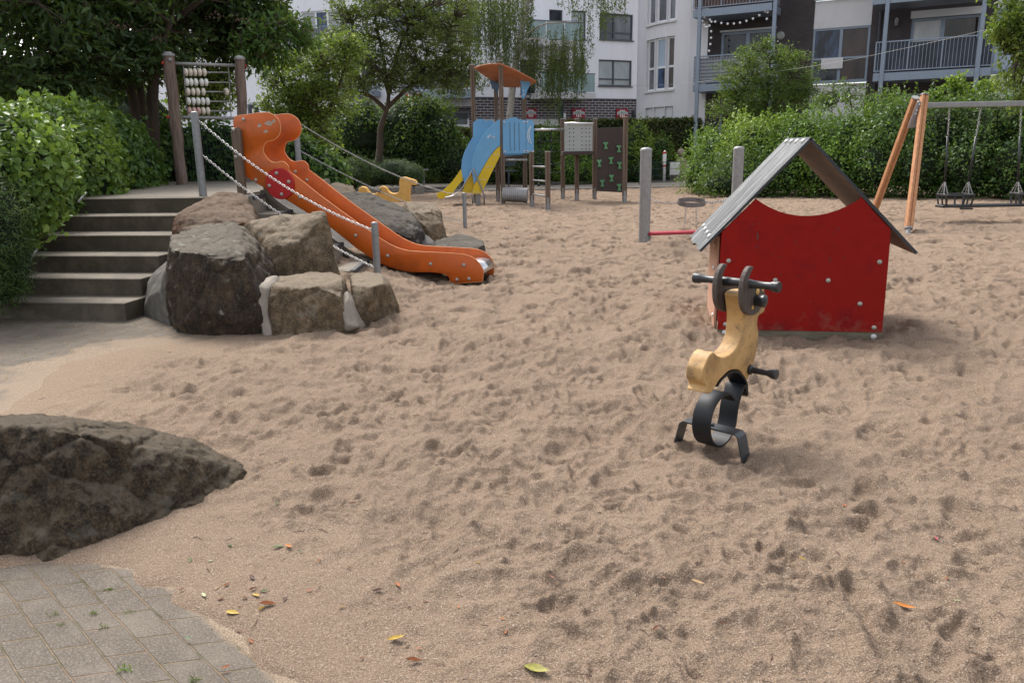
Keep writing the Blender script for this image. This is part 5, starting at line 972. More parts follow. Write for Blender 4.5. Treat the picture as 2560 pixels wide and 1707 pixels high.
# ================================================================ vegetation
def unit(a): return a/np.maximum(np.linalg.norm(a, axis=1, keepdims=True), 1e-9)
def leafmesh(name, P, size, mat, parent=None, wr=.5, up=.5, droop=0., hexl=False, dirs=None, var=.5, fold=.12, rv=None, out=None):
    P = np.asarray(P, np.float32); N = len(P); d = unit(NR.normal(size=(N, 3)) + np.array([0, 0, -droop])) if dirs is None else unit(dirs+NR.normal(size=(N, 3))*.35)
    nn = NR.normal(size=(N, 3))+np.array([0, 0, up])
    if out is not None: nn = nn*.55+out*1.3
    s = unit(np.cross(d, nn)); n = np.cross(s, d); L = (size*(1-var+2*var*NR.random(N)))[:, None]; W = L*wr
    if hexl:
        V = np.stack([P, P+d*L*.22+s*W*.42+n*L*fold, P+d*L*.6+s*W*.42+n*L*fold, P+d*L-n*L*.08, P+d*L*.6-s*W*.42+n*L*fold, P+d*L*.22-s*W*.42+n*L*fold], 1).reshape(-1, 3)
        b_ = np.arange(N)[:, None]*6; F = np.concatenate([b_+np.array([[0, 1, 2, 3]]), b_+np.array([[0, 3, 4, 5]])], 1).reshape(-1, 4); k = 2
    else:
        V = np.stack([P, P+d*L*.45+s*W*.5+n*L*fold, P+d*L, P+d*L*.45-s*W*.5+n*L*fold], 1).reshape(-1, 3); F = np.arange(N)[:, None]*4+np.array([[0, 1, 2, 3]]); k = 1
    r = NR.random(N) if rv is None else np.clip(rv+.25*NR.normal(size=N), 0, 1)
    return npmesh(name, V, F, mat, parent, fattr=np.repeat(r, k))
def blobpts(blobs, n, shell=.55):
    w_ = np.array([b_[3]*b_[4]+b_[4]*b_[5]+b_[3]*b_[5] for b_ in blobs]); idx = NR.choice(len(blobs), n, p=w_/w_.sum()); B = np.array(blobs)[idx]
    d = unit(NR.normal(size=(n, 3))); r = (shell+(1-shell)*NR.random(n)**.6)[:, None]; return B[:, :3]+d*B[:, 3:6]*r, d
def tree(name, loc, trunk, blobs, ncl, per, clr, leaf, size, label, cat='tree', group=None, bark='bark', r0=.12, wr=.5, shell=.35, hexl=False, up=.5, droop=0, extra=(), flat=.7, nl=9, up_lim=None, twigr=.010, cut=None):
    t = root(name, loc, label, cat, group); m_ = MB(); nodes = []
    for tr, r_ in trunk:
        pts = crm([tuple(p) for p in tr], 5); k = len(pts); m_.tube(pts, [r_*(1-.6*i/(k-1)) for i in range(k)], 8); nodes += [(Vector(p), r_*(1-.6*i/(k-1))) for i, p in enumerate(pts) if i > k*.35]
    lim = []
    for i in range(nl):       # limbs towards the mass of the crown
        c, _ = blobpts(blobs, 1, .1); c = Vector(c[0]); nd = min(nodes[:max(3, len(nodes))], key=lambda q: (q[0]-c).length*(1.0+rnd.random()*.5)+(2.0 if q[0].z > c.z+.1 else 0)); a = nd[0]; L = (c-a).length
        mid = a.lerp(c, .5)+Vector((rnd.gauss(0, .08)*L, rnd.gauss(0, .08)*L, .10*L)); pts = crm([tuple(a), tuple(mid), tuple(c)], 4); rr_ = nd[1]*.62; m_.tube(pts, [rr_*(1-.7*j/(len(pts)-1)) for j in range(len(pts))], 6)
        lim += [(Vector(p), rr_*(1-.7*j/(len(pts)-1))) for j, p in enumerate(pts)]
    nodes += lim; NP = np.array([tuple(q[0]) for q in nodes]); C, D = blobpts(blobs, ncl, shell); PL_ = []; RV = []; OUT = []
    if cut is not None: ok = cut(C); C = C[ok]; D = D[ok]
    for c, d in zip(C, D):
        dd = np.linalg.norm(NP-c, axis=1)+np.where(NP[:, 2] > c[2]+.2, .6, 0); j = int(dd.argmin()); a = Vector(NP[j]); cv = Vector(c); L = (cv-a).length
        if L > .05:
            mid = a.lerp(cv, .55)+Vector((rnd.gauss(0, .07)*L, rnd.gauss(0, .07)*L, (.12-.15*droop)*L)); m_.tube([a, mid, cv+(cv-a).normalized()*clr*.7], [twigr*1.5, twigr, twigr*.4], 4, cap=False)
        ax = np.array(cv-a); ax = ax/max(np.linalg.norm(ax), 1e-6); k = int(per*(.6+.8*rnd.random())); u = NR.normal(size=(k, 3))*clr*np.array([1, 1, flat])*.55; u += ax*(NR.random(k)[:, None]-.5)*clr*1.6; u[:, 2] -= droop*np.abs(NR.random(k))*clr
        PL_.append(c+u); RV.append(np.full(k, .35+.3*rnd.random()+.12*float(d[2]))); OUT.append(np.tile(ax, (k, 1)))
    m_.build('trunk', MT[bark], t, True); P = np.concatenate(PL_); RV = np.concatenate(RV); OUT = np.concatenate(OUT)
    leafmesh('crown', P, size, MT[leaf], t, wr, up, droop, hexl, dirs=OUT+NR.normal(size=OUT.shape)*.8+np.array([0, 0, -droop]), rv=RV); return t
def bush(name, loc, blobs, n, leaf, size, label, group=None, cat_='shrub', core=.78, wr=.5, hexl=False, up=.6, shell=.72, lump=.16, lf=2.2, droop=.2, fuzz=.05, corem=None, sprigs=0, zmin=None, parts=('foliage', 'shaded_inner_foliage')):
    """leafy mass: lumpy shell of leaves round a dark core painted as inner shade"""
    t = root(name, loc, label, cat_, group); P, d = blobpts(blobs, n, shell); bl = np.array(blobs)
    lum = np.array([noise.noise(Vector((p[0]*lf, p[1]*lf, p[2]*lf)))+.5*noise.noise(Vector((p[0]*lf*2.7, p[1]*lf*2.7, p[2]*lf*2.7))) for p in P]); P = P+d*(lum*lump)[:, None]*2+NR.normal(size=P.shape)*fuzz
    ins = np.zeros(len(P), bool)
    for b_ in bl: q = (P-b_[:3])/b_[3:6]; ins |= (q*q).sum(1) < (shell*.93)**2
    ok = ~ins
    if zmin is not None: ok &= P[:, 2] > zmin
    P = P[ok]; d = d[ok]; lum = lum[ok]
    if sprigs:                                # shoots standing out of the outline
        Q = []; DQ = []
        for i in NR.choice(len(P), sprigs):
            if d[i][2] < -.1: continue
            L = rnd.uniform(.12, .45); a = P[i]; dr = unit((d[i]*.6+np.array([0, 0, .9])+NR.normal(size=3)*.25)[None])[0]
            k = int(L/size*2.2)+3
            for j in range(k): Q.append(a+dr*L*j/k+NR.normal(size=3)*size*.25); DQ.append(dr*.3+NR.normal(size=3)*.5)
        if Q: P = np.concatenate([P, np.array(Q)]); d = np.concatenate([d, np.array(DQ)]); lum = np.concatenate([lum, np.full(len(Q), .3)])
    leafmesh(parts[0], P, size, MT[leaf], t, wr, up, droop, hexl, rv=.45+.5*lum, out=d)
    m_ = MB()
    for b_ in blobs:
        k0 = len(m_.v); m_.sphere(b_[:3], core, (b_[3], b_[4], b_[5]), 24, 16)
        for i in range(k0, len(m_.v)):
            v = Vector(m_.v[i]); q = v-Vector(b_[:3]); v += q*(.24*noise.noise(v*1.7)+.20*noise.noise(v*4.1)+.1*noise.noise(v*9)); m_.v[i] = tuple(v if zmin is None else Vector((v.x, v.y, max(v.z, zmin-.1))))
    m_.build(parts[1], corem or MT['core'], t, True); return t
def A(x, y, Y): p = at(x, y, Y); return (p.x, p.y, p.z)
def B(x, y, Y, rpx, rpy=None, ry=None):            # blob of given size as seen, depth ry
    p = at(x, y, Y); k = Y/1991*1.02; rx = rpx*k; rz = (rpy or rpx)*k; return (p.x, p.y, p.z, rx, ry or (rx+rz)/2, rz)
# --- vine-covered fence on the left, two lengths
bl = [B(-40, 430, 8.3, 200, 175, .55), (-6.25, 8.2, 1.05, .66, .95, .98), (-6.1, 9.0, 1.1, .68, .9, 1.02), (-6.05, 9.9, 1.2, .72, .9, 1.04), (-6.05, 10.9, 1.35, .74, .9, 1.0), (-6.2, 11.7, 1.5, .66, .8, .85), (-6.35, 8.3, .55, .55, .8, .6)]
bush('vine_covered_fence', (-6.2, 8.6, 0), bl, 56000, 'lf_vine', .070, 'waist high fence swallowed by bright green vines beside the concrete stairs', None, 'hedge', .80, .72, True, .5, .80, .10, 1.7, .7, .05, sprigs=160, zmin=0.02)
bl = [(-6.35, 12.5, 1.5, .66, .7, .74), (-6.35, 13.2, 1.45, .62, .7, .68), (-6.7, 14.1, 1.5, .6, .8, .62)]
bush('vine_covered_fence', (-6.7, 12.8, PZ), bl, 19000, 'lf_vine2', .08, 'darker green vine bank between the bright vine fence and the left abacus log', None, 'hedge', .82, .72, True, .5, .80, .09, 2, .7, .05, sprigs=60, zmin=1.0)
fc = root('handrail', (-5.75, 8.0, 0), 'thin grey handrail showing between the vines beside the stairs', 'handrail')
for P_ in ([at(20, 745, 8.2), at(75, 650, 8.6), at(95, 620, 8.7)], [at(20, 785, 8.1), at(22, 690, 8.1)], [at(195, 505, 9.6), at(215, 482, 9.9)], [at(130, 345, 8.4), at(160, 314, 8.7)]): MB().tube(P_, .013, 6).build('rail', MT['galv'], fc, True)
bush('yew_shrub', (-5.5, 7.6, 0), [B(-10, 560, 7.6, 62, 130, .32), B(30, 640, 7.75, 36, 85, .22), B(-10, 700, 7.7, 60, 70, .3)], 15000, 'lf_yew', .05, 'dark green yew with feathery tips at the left edge below the vines', None, 'shrub', .8, .16, False, .2, .72, .08, 4, -.1, .03, sprigs=220, zmin=0)
# --- ivy along the back of the platform behind the abacus, on a mesh fence
t_ = bush('ivy_covered_fence', (-4.8, 15.6, PZ), [(-6.6, 15.8, 1.55, .9, .4, .62), (-5.4, 15.9, 1.5, .9, .4, .60), (-4.4, 16.0, 1.42, .7, .4, .55), (-3.7, 16.0, 1.1, .5, .35, .5)], 12000, 'lf_vine2', .088, 'dark wire fence overgrown with ivy behind the abacus and the top of the slide', None, 'hedge', .8, .72, True, .5, .8, .08, 2.4, .7, .05, sprigs=40, zmin=.9)
m_ = MB(); a = at(500, 325, 15.3); b_ = at(600, 327, 15.3)
for z in (a.z, a.z-.35): m_.tube([(a.x-.5, 15.3, z), (b_.x+.6, 15.3, z)], .008, 5)
for k in range(34): x = a.x-.5+k*.06; m_.tube([(x, 15.3, a.z), (x, 15.3, 1.1)], .0035, 4)
m_.build('wire_mesh', MT['wire'], t_)
bush('yellow_green_shrub', (-5.2, 16.8, PZ), [B(520, 240, 17, 42, 60, .5), B(545, 200, 17, 36, 35, .4), B(470, 230, 17.3, 30, 60, .4)], 4500, 'lf_bright', .08, 'yellow green shrub showing through the bars of the abacus', None, 'shrub', .6, .5, True, .5, .5, .15, 3, .3, .08)
# --- elder tree, top left
tz_ = lambda x, y, Y: Vector(at(x, y, Y))
elder_b = [B(60, 90, 13.5, 230, 140, 1.5), B(260, 70, 14.6, 200, 130, 1.4), B(430, 40, 16.9, 190, 110, 1.3), B(560, 10, 16.9, 140, 110, 1.3), B(640, 40, 16.5, 60, 60, .7), B(590, 95, 16.9, 60, 50, .6), B(100, -120, 14.5, 330, 170, 2.0), B(430, -130, 16.5, 300, 150, 1.6), B(60, 200, 13.5, 150, 60, 1.0), B(290, 170, 16.5, 150, 60, 1.0)]
tree('elder_tree', (-7.0, 15.2, 0), [([tz_(375, 305, 15.2)-Zv*.6, tz_(382, 240, 15.2), tz_(395, 160, 15.2), tz_(430, 40, 15.0)], .13), ([tz_(345, 300, 15.6)-Zv*.6, tz_(330, 240, 15.6), tz_(300, 150, 15.4), tz_(240, 60, 15.0)], .11), ([tz_(355, 300, 15.9)-Zv*.6, tz_(352, 230, 15.9), tz_(350, 140, 15.7), tz_(520, -20, 15)], .09)],
     elder_b, 1000, 42, .26, 'lf_elder', .125, 'large dark elder tree with reddish fruit heads overhanging the abacus', r0=.12, wr=.40, shell=.30, hexl=True, droop=.35, nl=14)
tree('elder_branch_tree', (-5.6, 17.0, 1.0), [([tz_(600, 330, 17.5), tz_(600, 200, 17.3), tz_(580, 60, 16.0), tz_(560, -60, 15.5)], .05)], [B(640, 110, 15.5, 62, 50, .6), B(700, 62, 15.5, 75, 22, .5), B(745, 85, 15.5, 45, 24, .4), B(650, 140, 15.8, 34, 16, .4)],
     58, 30, .20, 'lf_vine2', .12, 'lighter elder sprays reaching right over the white building front', wr=.38, shell=.1, hexl=True, droop=.3, nl=5)
m_ = MB()  # reddish fruit heads
tt = root('fruit_heads', (-6, 13, 3), 'clusters of reddish brown elder fruit heads among the dark leaves', 'fruit')
for (x, y, Y) in [(540, 38, 13.1), (285, 65, 12.5), (320, 68, 12.6), (395, 95, 12.9), (600, 50, 13.5), (765, 75, 15.0), (690, 115, 15.1), (742, 52, 15.0), (655, 140, 15.2)]:
    c = at(x, y, Y)
    for k in range(26): m_.sphere(c+Vector((rnd.gauss(0, .07), rnd.gauss(0, .06), rnd.gauss(0, .035))), .008, seg=5, rings=4)
m_.build('fruit', M_gen('fruit_red', (.085, .035, .025), .7), tt); tt['kind'] = 'stuff'; tt.children[0]['kind'] = 'stuff'
# deep background behind the elder
bush('dark_thicket', (-12, 19, 0), [(-14.5, 19.5, 1.6, 2.6, 1.2, 2.5), (-11.5, 20, 1.6, 2.4, 1.2, 2.4), (-9.3, 20.2, 1.4, 1.6, 1.0, 2.1), (-17, 18, 2, 3, 1.5, 3.5)], 14000, 'lf_dark', .12, 'dark thicket under the elder tree behind the vine fence', None, 'shrub', .85, .5, False, .4, .75, .25, 1.2, .3, .1)
# --- yellow green tree left of centre
tree('multi_stem_tree', (-4.5, 19.5, 0), [([tz_(768, 440, 19.5), tz_(765, 370, 19.5), tz_(745, 290, 19.4), tz_(700, 190, 19.2)], .07), ([tz_(768, 440, 19.6), tz_(770, 360, 19.6), tz_(775, 280, 19.6), tz_(790, 160, 19.4)], .07), ([tz_(772, 440, 19.5), tz_(785, 350, 19.5), tz_(830, 260, 19.5), tz_(860, 180, 19.4)], .06), ([tz_(766, 440, 19.4), tz_(750, 350, 19.3), tz_(690, 280, 19.2)], .05)],
     [B(745, 190, 19.4, 100, 55, .9), B(830, 140, 19.4, 80, 45, .8), B(715, 250, 19.4, 62, 42, .8), B(800, 250, 19.5, 85, 60, .8), B(860, 110, 19.4, 45, 30, .5), B(725, 145, 19.3, 32, 22, .5), B(770, 330, 19.5, 70, 60, .7), B(800, 400, 19.5, 45, 40, .5)],
     520, 34, .17, 'lf_bright', .085, 'yellow green many stemmed tree behind the top of the slide', wr=.42, shell=.25, hexl=False, droop=.1, nl=12, flat=.6)
# --- hawthorn
tree('hawthorn_tree', (-4.9, 30.0, 0), [([tz_(945, 415, 30), tz_(950, 370, 30), tz_(952, 320, 30), tz_(968, 270, 30), tz_(972, 230, 30)], .15), ([tz_(965, 275, 30), tz_(925, 240, 30), tz_(885, 232, 29.8), tz_(845, 228, 29.5)], .085), ([tz_(970, 268, 30), tz_(1015, 225, 30), tz_(1060, 190, 29.8), tz_(1130, 160, 29.5)], .085), ([tz_(972, 235, 30), tz_(955, 190, 30), tz_(905, 130, 29.8), tz_(880, 60, 29.6)], .08), ([tz_(974, 235, 30), tz_(985, 170, 30), tz_(1010, 90, 29.8), tz_(1060, 20, 29.6)], .08), ([tz_(972, 235, 30), tz_(960, 150, 29.9), tz_(940, 60, 29.8), tz_(930, -30, 29.6)], .06)],
     [B(900, 100, 29.6, 75, 60, 1.2), B(1000, 60, 29.6, 90, 70, 1.4), B(1090, 100, 29.6, 95, 75, 1.4), B(960, 170, 29.6, 90, 55, 1.2), B(1060, 190, 29.6, 120, 50, 1.3), B(880, 210, 29.6, 60, 32, .9), B(1150, 170, 29.5, 60, 60, 1.0), B(960, 0, 29.6, 120, 50, 1.4), B(1100, 20, 29.6, 100, 60, 1.3), B(870, 30, 29.6, 45, 45, .8)],
     1050, 28, .22, 'lf_haw', .10, 'hawthorn tree with bare leaning trunk and spreading twiggy crown before the white building', wr=.45, shell=.15, droop=.05, nl=22, twigr=.014, flat=.45)
# --- clipped yew
bush('clipped_yew_hedge', (-4.5, 30.2, 0), [B(985, 432, 30.2, 68, 30, .9), B(925, 435, 30.0, 45, 30, .9), B(1030, 440, 30.0, 28, 30, .8)], 24000, 'lf_yew', .07, 'low clipped dark yew hedge around the hawthorn trunk', None, 'hedge', .88, .2, False, 1.4, .86, .04, 2.5, -.3, .03)
bush('yew_mound', (-6.3, 28, 0), [B(850, 440, 26, 72, 36, .8), B(790, 455, 24, 50, 32, .7), B(890, 425, 26.5, 35, 30, .7)], 15000, 'lf_yew', .07, 'looser lighter green yew mound left of the clipped yew hedge', None, 'shrub', .85, .25, False, 1.0, .8, .07, 2.5, -.3, .05, sprigs=80)
bush('ground_ivy_shrub', (-5, 20, 0), [B(720, 440, 17.5, 40, 60, .5), B(775, 420, 18, 30, 40, .4), B(690, 380, 17, 26, 50, .4)], 5500, 'lf_shrub', .08, 'fresh green leafy shrub directly behind the slide post', None, 'shrub', .7, .6, True, .5, .65, .12, 3, .3, .05, sprigs=40)
bush('laurel_shrub', (-4.5, 33, 0), [B(900, 330, 33, 70, 80, 1.2), B(1010, 335, 33, 80, 78, 1.3), B(1090, 345, 33.2, 60, 70, 1.2), B(1060, 290, 33.4, 60, 45, 1.0), B(860, 370, 33, 50, 50, 1.0), B(1120, 400, 33, 60, 50, 1.0)], 21000, 'lf_dark', .13, 'broad dark green shrubs behind the hawthorn trunk', None, 'shrub', .82, .45, False, .5, .74, .25, 1.4, .3, .1, sprigs=60)
bush('climbing_shrub', (-6.5, 34, 0), [B(820, 330, 34, 40, 60, .8), B(780, 400, 34, 50, 30, .6)], 3500, 'lf_dark', .12, 'dark shrub against the brick wall left of the hawthorn', None, 'shrub', .6, .45, False, .5, .5, .2, 1.4, .3, .1)
# --- beech hedge across the back
hb = []; x = 1060
while x < 1830: hb.append(B(x, 340+(6 if x > 1400 else 14), 38.0, 34, 42 if x > 1400 else 34, .6)); x += 30
t_ = root('beech_hedge', (3, 38, 0), 'long clipped dark beech hedge with brown leaves in front of the buildings', 'hedge')
def boxleaf(x0, x1, y0, y1, z0, z1, n, mat, size, par):
    P = []; O = []
    f = NR.random(n); X = x0+(x1-x0)*NR.random(n); front = f < .62; Z = np.where(front, z0+(z1-z0)*NR.random(n), z1+.04*NR.normal(size=n)); Y = np.where(front, y0+.06*NR.normal(size=n), y0+(y1-y0)*NR.random(n))
    Y += .10*vn(X, Z, 1.2, 3); Z += np.where(front, 0, .05*vn(X, Y, 1.5, 4)); O = np.where(front[:, None], [[0, -1, 0]], [[0, 0, 1]]); leafmesh('foliage', np.stack([X, Y, Z], -1), size, mat, par, .55, .2, .2, False, rv=.5+.6*vn(X, Z, .9, 5), out=O)
    MB().box(((x0+x1)/2, (y0+y1)/2+.08, (z0+z1)/2-.05), (x1-x0, y1-y0-.1, z1-z0-.1)).build('shaded_inner_foliage', MT['core'], par)
hzl = at(1180, 325, 36.8).z; hzr = at(1700, 301, 36.8).z
boxleaf(at(1040, 400, 36.8).x, at(1400, 400, 36.8).x, 36.7, 37.5, .05, hzl, 13000, MT['lf_beech'], .11, t_)
boxleaf(at(1400, 400, 36.8).x, at(1750, 400, 36.8).x, 36.7, 37.5, .05, hzr, 15000, MT['lf_beech'], .11, t_)
# --- understorey behind the tower, each its own shrub
for i, (x, y, Y, rx, ry, lf, n, sz, lb) in enumerate([
    (1165, 400, 35, 50, 45, 'lf_dark', 3800, .11, 'dark shrub left of the play tower slide'),
    (1330, 415, 34.5, 55, 45, 'lf_dark', 5000, .10, 'dark low shrub seen under the tower deck'),
    (1365, 365, 35.5, 35, 50, 'lf_shrub', 3200, .10, 'light green shrub seen through the rope net'),
    (1440, 425, 34, 50, 36, 'lf_shrub', 3600, .10, 'fern like green shrub under the grey perforated panel'),
    (1510, 420, 35, 50, 40, 'lf_dark', 3200, .10, 'dark shrub behind the brown climbing board'),
    (1592, 365, 35.2, 34, 60, 'lf_lime', 4200, .09, 'upright lime green shrub right of the brown climbing board'),
    (1650, 385, 36, 30, 45, 'lf_shrub', 2600, .09, 'slender green shrub behind the white marker post'),
    (1250, 420, 35.5, 50, 36, 'lf_dark', 3000, .10, 'dark shrub behind the tallest tower post'),
    (1590, 430, 35, 34, 30, 'lf_dark', 2200, .10, 'low dark shrub left of the wire fence'),
    (1745, 350, 37, 40, 40, 'lf_dark', 2400, .10, 'dark shrub behind the stone pillar')]):
    p = at(x, y, Y); bush('shrub', (p.x, Y, 0), [B(x, y, Y, rx, ry, .6), B(x+rx*.3, y+ry*.3, Y-.2, rx*.7, ry*.7, .5), B(x-rx*.4, y+ry*.35, Y, rx*.6, ry*.65, .5)], n, lf, sz, lb, 'shrubs behind the play equipment', 'shrub', .7, .45, False, .5, .6, .16, 2, .2, .07, sprigs=40, zmin=.0)
# --- right hand shrub bank
for i, (x, y, Y, rx, ry, lf, n, sz, sp, lb) in enumerate([
    (1790, 410, 26.5, 75, 78, 'lf_shrub', 9000, .085, 80, 'feathery green shrub at the right end of the wire fence'),
    (1885, 380, 25.5, 80, 85, 'lf_lime', 9500, .085, 90, 'lime green shrub behind the left post and roof of the playhouse'),
    (1850, 440, 24.5, 90, 55, 'lf_dark', 7500, .08, 20, 'low dark shrub skirting the sand behind the basket game'),
    (2000, 390, 25, 100, 105, 'lf_shrub', 12000, .085, 90, 'dense green shrub seen above and through the playhouse roof'),
    (2120, 380, 24.3, 95, 110, 'lf_shrub', 11000, .085, 90, 'dense green shrub left of the swing legs'),
    (2235, 370, 23.6, 95, 120, 'lf_vine2', 12000, .085, 90, 'rounded green shrub directly behind the swing legs'),
    (2350, 370, 23.0, 100, 130, 'lf_dark', 12000, .085, 80, 'dark green shrub behind the first swing cage'),
    (2460, 370, 22.5, 95, 130, 'lf_dark', 12000, .085, 80, 'dark green shrub between the two swing cages'),
    (2570, 360, 22.0, 95, 140, 'lf_vine2', 10000, .085, 60, 'green shrub cut by the right edge above the swing plank'),
    (2680, 360, 21.5, 95, 140, 'lf_dark', 5000, .09, 20, 'green shrub beyond the right edge')]):
    p = at(x, y, Y); bush('bank_shrub', (p.x, Y, 0), [B(x, y, Y, rx, ry, .85), B(x-rx*.45, y+ry*.4, Y-.45, rx*.7, ry*.62, .6), B(x+rx*.45, y+ry*.35, Y-.35, rx*.7, ry*.66, .6), B(x+rx*.1, y-ry*.45, Y+.3, rx*.6, ry*.5, .6)], int(n*1.35), lf, sz, lb, 'shrubs in the bank along the right of the sand', 'shrub', .62, .5, False, .6, .50, .38, 2.4, .25, .09, sprigs=sp*2, zmin=.0)
# tall shoots above the bank
tree('young_maple', (11.0, 23.6, 0), [([tz_(2420, 380, 23.6), tz_(2400, 260, 23.6), tz_(2390, 200, 23.6)], .03), ([tz_(2430, 380, 23.6), tz_(2460, 270, 23.6), tz_(2462, 200, 23.6)], .03)], [B(2395, 215, 23.6, 28, 26, .3), B(2460, 215, 23.6, 22, 22, .3), B(2350, 245, 23.6, 26, 18, .3), B(2420, 255, 23.6, 60, 26, .4)], 90, 22, .12, 'lf_lime', .10, 'young maple shoots with yellow green leaves above the swing bar', wr=.75, shell=.1, hexl=True, nl=4)
tree('pale_sapling', (8.8, 25.5, 0), [([tz_(2140, 380, 25.5), tz_(2130, 280, 25.5), tz_(2120, 200, 25.5)], .02), ([tz_(2200, 380, 25.5), tz_(2215, 290, 25.5), tz_(2235, 225, 25.5)], .02), ([tz_(2090, 380, 25.5), tz_(2080, 280, 25.5), tz_(2085, 210, 25.5)], .02)], [B(2105, 240, 25.5, 55, 42, .5), B(2205, 250, 25.5, 50, 30, .4), B(2060, 250, 25.6, 30, 30, .4)], 130, 17, .13, 'lf_vine2', .075, 'thin pale sapling in front of the white window panel', wr=.5, shell=.1, nl=6)
# --- the round green tree in front of the balcony
tree('green_tree', (8.4, 28, 0), [([tz_(1912, 420, 28), tz_(1915, 300, 28), tz_(1920, 230, 28), tz_(1925, 150, 28)], .07), ([tz_(1815, 400, 28), tz_(1812, 310, 28), tz_(1850, 240, 28), tz_(1880, 190, 28)], .06), ([tz_(1915, 300, 28), tz_(1960, 220, 28), tz_(1990, 180, 28)], .05)],
     [B(1900, 150, 28, 85, 40, .9), B(1870, 190, 28, 95, 40, 1.0), B(1960, 190, 28, 85, 50, .9), B(1880, 240, 28, 110, 45, 1.0), B(1960, 260, 28, 90, 50, .9), B(1830, 275, 28, 65, 35, .8), B(1990, 150, 28, 35, 18, .4), B(1905, 110, 28, 30, 22, .4), B(2010, 220, 28, 40, 40, .5), B(1900, 290, 28, 90, 40, .9)],
     620, 36, .20, 'lf_green', .08, 'round loose green tree in front of the gingham screened balcony', wr=.36, shell=.2, droop=.15, nl=16, flat=.5)
# --- weeping birch: pale leaning trunk, long hanging strands
t = root('weeping_birch', (1.2, 36, 0), 'weeping birch with pale trunk and long hanging strands behind the play tower', 'tree')
m_ = MB(); tr = [tz_(1268, 420, 36), tz_(1274, 300, 36), tz_(1286, 180, 36), tz_(1298, 110, 36), tz_(1308, 55, 36), tz_(1320, 0, 36), tz_(1335, -70, 36), tz_(1345, -160, 36)]; pts = crm([tuple(p) for p in tr], 5); m_.tube(pts, [.17*(1-.45*i/len(pts)) for i in range(len(pts))], 10)
lims = [[(1290, 150), (1320, 102), (1355, 96), (1368, 78)], [(1300, 100), (1350, 65), (1400, 57), (1440, 60)], [(1310, 40), (1250, -20), (1180, -50), (1120, -40)], [(1315, 10), (1400, -60), (1480, -60), (1540, -40)], [(1320, 0), (1290, -80), (1230, -110)], [(1330, -40), (1420, -100), (1560, -80)], [(1285, 180), (1230, 120), (1190, 70)], [(1335, -70), (1500, -130), (1580, -90)]]
for L in lims: p_ = crm([tuple(tz_(x, y, 36+rnd.uniform(-1.2, 1.0)*(i > 0))) for i, (x, y) in enumerate(L)], 5); m_.tube(p_, [.05*(1-.75*i/len(p_)) for i in range(len(p_))], 6)
m_.build('trunk', MT['birchbark'], t, True)
P = []; O = []; st_ = MB(); cols = [(1110, 1180, -60, -10, 160, 90), (1180, 1290, -60, 30, 210, 150), (1290, 1350, 60, 110, 215, 70), (1350, 1460, 60, 130, 250, 150), (1330, 1400, 120, 160, 300, 40), (1400, 1470, 100, 150, 235, 46), (1300, 1345, 60, 140, 230, 30), (1440, 1482, 20, 70, 150, 26), (1495, 1520, -40, 0, 105, 22), (1520, 1550, -40, -10, 60, 16), (1553, 1568, -60, -30, 88, 10), (1395, 1500, -60, -20, 40, 46), (1140, 1260, -60, 40, 130, 90), (1240, 1330, -60, 0, 120, 90), (1375, 1398, 200, 210, 300, 12), (1200, 1232, 190, 205, 235, 10), (1110, 1160, 130, 170, 270, 18)]
for (xa, xb, ya, yb, ye, n) in cols:
    for k in range(int(n*.62)):
        x = rnd.uniform(xa, xb); y0 = rnd.uniform(ya, yb); y1 = y0+(ye-y0)*rnd.uniform(.45, 1.05); Y = 36+rnd.uniform(-1.6, 1.4); a = at(x, y0, Y); z1 = at(x, y1, Y).z; L = max(.2, a.z-z1); ph = rnd.uniform(0, 6); sw = rnd.uniform(.0, .10); pts = []
        for j in range(6): u = j/5; pts.append(Vector((a.x+sw*math.sin(ph+u*2.5), a.y+sw*math.cos(ph+u*2), a.z-L*u)))
        st_.tube(pts, .005, 3, cap=False); m2 = int(L*27)
        for j in range(m2):
            u = rnd.random()**.85; f = u*5; i0 = min(4, int(f)); q = pts[i0].lerp(pts[i0+1], f-i0); P.append((q.x+rnd.gauss(0, .05), q.y+rnd.gauss(0, .05), q.z+rnd.gauss(0, .03))); O.append((rnd.gauss(0, .5), rnd.gauss(0, .5), -1.1))
st_.build('twigs', MT['bark'], t); leafmesh('hanging_foliage', np.array(P), .075, MT['lf_birch'], t, .62, .1, .6, False, dirs=np.array(O))
# --- branch entering at the top right
tree('overhanging_tree', (10.0, 18.5, 0), [([Vector((13.2, 18.5, 0)), Vector((13.3, 18.5, 2.5)), Vector((12.9, 18.5, 4.5)), Vector((12.3, 18.5, 5.5))], .10)], [B(2560, 30, 18.5, 70, 50, .6), B(2530, 60, 18.5, 55, 35, .5), B(2550, 110, 18.5, 45, 55, .5), B(2540, 180, 18.5, 40, 50, .5), B(2560, 240, 18.4, 25, 40, .3), B(2600, 80, 18.5, 70, 130, .7), B(2640, -60, 18.5, 160, 90, 1.0)], 330, 34, .15, 'lf_bright', .085, 'leafy branch of a tree coming in at the top right corner', wr=.55, shell=.15, hexl=True, droop=.4, nl=8)
